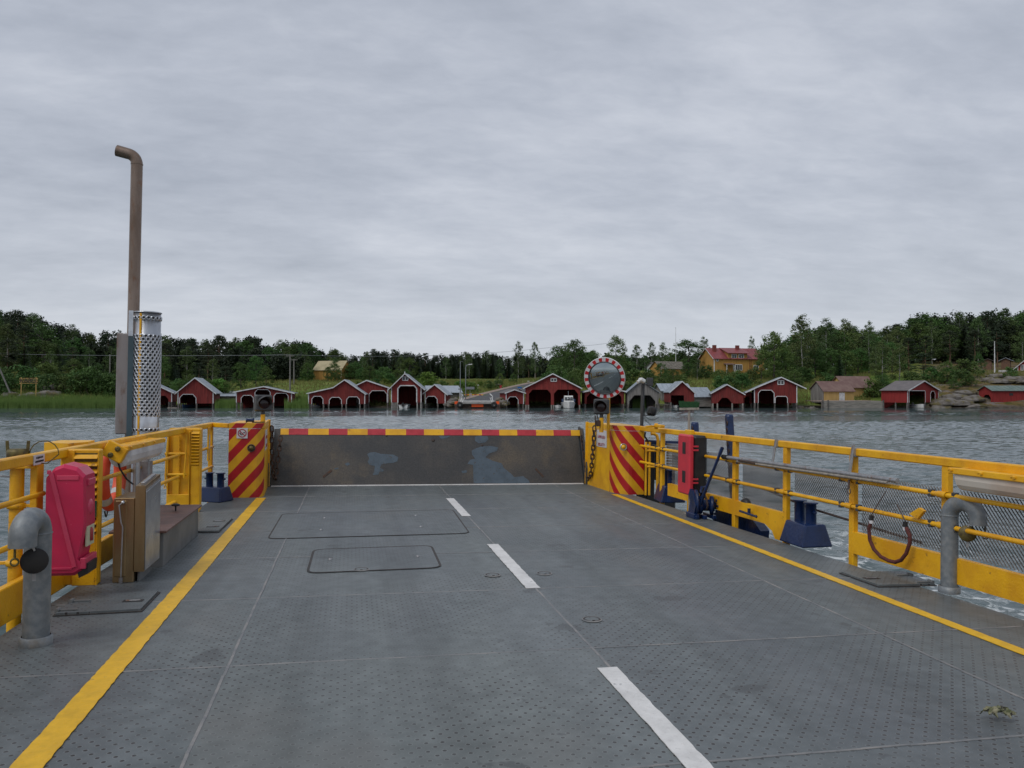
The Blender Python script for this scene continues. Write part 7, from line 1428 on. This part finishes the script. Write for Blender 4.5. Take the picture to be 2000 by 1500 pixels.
# trees one can single out
for a_ in [('birch', 1012, 235, 667, 'left one of two tall slim birches standing above the forest beyond the landing', .75), ('birch', 1045, 235, 669, 'right one of two tall slim birches standing above the forest beyond the landing', .62),
           ('broad', 1122, 176, 664, 'big dark leafy tree behind the largest boathouse', 1.0), ('broad', 1090, 182, 676, 'leafy tree at the left flank of the big tree behind the largest boathouse', .9), ('broad', 1155, 182, 690, 'lower leafy tree behind the left rim of the mirror', .9),
           ('broad', 1203, 178, 656, 'tall leafy tree rising right above the mirror', .75), ('birch', 1244, 200, 674, 'rounded birch between the mirror tree and the white house', .9), ('birch', 1273, 205, 669, 'slim birch just left of the flagpole', .7), ('birch', 1295, 205, 670, 'thin crowned birch right of the slim one by the flagpole', .7),
           ('broad', 1345, 196, 664, 'bright wide leafy tree behind the tall flagpole', 1.8), ('birch', 1376, 215, 658, 'tall birch at the left gable of the large yellow house', .8), ('birch', 1469, 225, 657, 'slender birch top behind the right chimney of the yellow house', .5),
           ('broad', 1512, 176, 648, 'big leafy tree hiding the right end of the yellow house', .95), ('broad', 1487, 172, 690, 'shrubby tree in front of the right end of the yellow house', .8), ('birch', 1566, 180, 617, 'tallest birch right of the yellow house', .85), ('birch', 1614, 190, 624, 'airy tall birch standing second right of the yellow house', .9), ('birch', 1651, 196, 625, 'thin crowned birch top third right of the yellow house', .9), ('birch', 1697, 190, 628, 'narrow birch with a split top above the yellow storehouse', .6),
           ('birch', 1724, 158, 668, 'white trunked birch leaning behind the felt roofed boathouse', .9), ('birch', 1757, 158, 672, 'white trunked birch upright behind the felt roofed boathouse', .9), ('pine', 1803, 154, 690, 'dark low pine behind the right end of the felt roofed boathouse', 1.6), ('spruce', 1640, 168, 690, 'dark spruce behind the pale yellow shed', 1.0), ('pine', 1885, 152, 708, 'broad low pine on the rocky slope', 1.7), ('broad', 1912, 158, 690, 'bright green tree left of the dark cabins', .7),
           ('broad', 500, 176, 694, 'rounded tree behind the wide low boathouse', .9), ('broad', 470, 168, 708, 'leafy tree left of the rounded tree behind the wide low boathouse', .9), ('broad', 520, 165, 716, 'leafy tree close behind the left utility pole boathouse', .8), ('broad', 600, 196, 708, 'leafy tree hiding the left end of the tan roofed house', .8), ('broad', 640, 194, 716, 'leafy tree in front of the tan roofed house', .7), ('broad', 660, 196, 722, 'low leafy tree below the gable of the tan roofed house', .7), ('birch', 1340, 172, 706, 'young birch between the outbuilding and the yellow house', .9), ('birch', 1362, 168, 700, 'young birch just left of the large yellow house', .8), ('broad', 1420, 172, 722, 'dark shrub tree growing in front of the yellow house porch', .8),
           ('broad', 795, 182, 720, 'leafy tree behind the tall narrow boathouse', .7), ('brightbush', 835, 175, 722, 'bright green rounded tree behind the boathouse next to the landing', 1.2), ('broad', 977, 215, 729, 'round leafy tree beside the road up from the landing', .9), ('broad', 1003, 205, 730, 'dense dark bush tree right of the road', .9)]:
    plant(a_[0], a_[1], a_[2], ytop=a_[3], lb=a_[4], wide=a_[5] * (1.45 if a_[0] == 'birch' else 1.1))
# bushes
def bushes(xa, xb, Da, Db, n, kinds, Hs, name, lb):
    for _ in range(n):
        px = rt.uniform(xa, xb); k = rt.choice(kinds); Dq = rt.uniform(Da, Db)
        if abs(px - RC(Dq)) < 5.5 * F / Dq: continue
        H = rt.uniform(*Hs)
        plant(k, px, Dq, H=H, lb=('bright green ' if k == 'brightbush' else 'young leafy tree' if k == 'broad' else 'dull green ') + ('' if k == 'broad' else 'bush') + (', taller and' if H > sum(Hs) / 2 else ', lower and') + (' near the shore, ' if Dq < (Da + Db) / 2 else ' farther up, ') + near(px), group=name, wide=1.2)
bushes(-60, 235, 147, 156, 26, ['bush', 'bush', 'broad'], (2.6, 5.5), 'bushes above the left reeds', 'green bush on the slope above the left reeds')
bushes(300, 460, 148, 158, 20, ['brightbush', 'bush', 'broad'], (2.2, 5.0), 'bushes behind the leftmost boathouses', 'bright green bush behind the leftmost boathouses')
bushes(560, 800, 196, 225, 20, ['bush', 'broad'], (2.5, 5), 'bushes along the top of the left meadow', 'bush along the top of the left meadow')
bushes(700, 975, 152, 200, 26, ['bush', 'bush', 'brightbush'], (1.5, 3.2), 'bushes in the meadow behind the landing', 'low bush in the meadow behind the landing')
bushes(1070, 1240, 150, 166, 16, ['bush', 'broad'], (2.6, 5.5), 'bushes behind the largest boathouse', 'dark bush behind the largest boathouse')
bushes(1240, 1470, 152, 172, 24, ['bush', 'bush', 'broad'], (1.6, 3.6), 'bushes on the slope below the yellow house', 'bush on the slope below the yellow house')
bushes(1485, 1660, 156, 172, 16, ['bush', 'broad'], (1.6, 3.6), 'bushes along the meadow edge right of the yellow house', 'bush along the meadow edge right of the yellow house')
bushes(1690, 1900, 144, 156, 16, ['bush', 'broad'], (1.8, 4.2), 'bushes behind the felt roofed boathouse', 'bush behind the felt roofed boathouse')
plant('bush', 1973, 150, H=2.6, lb='rounded dark juniper on the rocks below the cottage', group=None)
# far filler wood behind the single trees
rng = np.random.default_rng(4); parts = []
for (xa, xb, D, n, dropa) in ((-400, 680, 236, 230, 5), (650, 1120, 372, 210, 1), (650, 1120, 352, 120, 14), (1060, 1400, 250, 130, 6), (1480, 2450, 238, 200, 5), (-300, 600, 205, 120, 26), (1740, 2300, 208, 110, 26)):
    for _ in range(n):
        px = rng.uniform(xa, xb); Dq = D + rng.uniform(-6, 10); b_ = W3(px, Dq); H = zat(skyl(px) + dropa + rng.uniform(0, 14), Dq) - b_.z
        nb = 26; t = rng.uniform(.05, 1, nb); R_ = H * .2 * (1.05 - t) + .4; a = rng.uniform(0, 6.28, nb); c = np.stack([b_.x + R_ * np.cos(a), b_.y + R_ * np.sin(a), b_.z + t * H], 1); parts.append(tris(c, np.full(nb, H * .085 + .3), 20, .55, rng))
me = rawmesh('background_wood', np.concatenate(parts), 'leaf_spruce'); o = bpy.data.objects.new('background_wood', me); COL.objects.link(o); prop(o, 'far dark wood that closes the gaps behind the shore trees', None, None, 'stuff')
# reeds
def blades(segs, name, mat, lb, w=.05):
    vs = []
    for (xa, xb, Da, Db, n, ha, hb) in segs:
        px = rng.uniform(xa, xb, n); D = rng.uniform(Da, Db, n)
        for a_, d_ in zip(px, D):
            if abs(a_ - RC(d_)) < 4.6 * F / d_ and d_ > 131: continue
            b_ = W3(a_, d_); z0 = max(b_.z, -.2); h = rng.uniform(ha, hb); l_ = rng.uniform(-.18, .18); r_ = RT * w * rng.uniform(.6, 1.4)
            vs += [(b_.x - r_.x, b_.y - r_.y, z0), (b_.x + r_.x, b_.y + r_.y, z0), (b_.x + l_, b_.y + l_ * .4, z0 + h)]
    me = rawmesh(name, np.array(vs), mat); o = bpy.data.objects.new(name, me); COL.objects.link(o); prop(o, lb, None, None, 'stuff'); return o
blades([(-260, 226, 131.5, 134, 7000, 1.3, 1.9), (-260, 226, 134, 141, 6500, 1.5, 2.2), (226, 300, 134, 140, 900, 1.2, 1.9)], 'reeds', 'leaf_reed', 'tall green reed bed along the left shore', .055)
blades([(420, 470, 133.5, 139, 1400, 1.0, 2.0), (556, 604, 132.5, 139, 1500, .9, 2.1), (578, 600, 138, 142, 500, 1.2, 2.2), (1236, 1262, 137, 140, 500, 1.3, 2.0)], 'reeds', 'leaf_reed', 'small clumps of reeds between the boathouses', .05)
blades([(-300, 700, 141, 215, 9000, .3, .8), (690, 1120, 141, 240, 9000, .3, .8), (1230, 1700, 141, 190, 9000, .3, .8), (1800, 2100, 146, 170, 2500, .2, .5)], 'meadow_grass', 'leaf_grass', 'long grass growing over the meadows behind the boathouses', .09)

# tell look-alikes apart by their place
from collections import defaultdict
dd = defaultdict(list)
for o in COL.objects:
    if o.parent is None and 'category' in o and 'label' in o: dd[o['label']].append(o)
OW = ['first', 'second', 'third', 'fourth', 'fifth', 'sixth', 'seventh', 'eighth']; NW = ['', 'one', 'two', 'three', 'four', 'five', 'six', 'seven', 'eight']
for lb, os_ in dd.items():
    n = len(os_)
    if 2 <= n <= 8:
        os_.sort(key=lambda o: fpx(o.location, 0))
        for k, o in enumerate(os_): o['label'] = ('leftmost ' if k == 0 else 'rightmost ' if k == n - 1 else 'middle ' if n == 3 else OW[k] + ' of ' + NW[n] + ', ') + lb
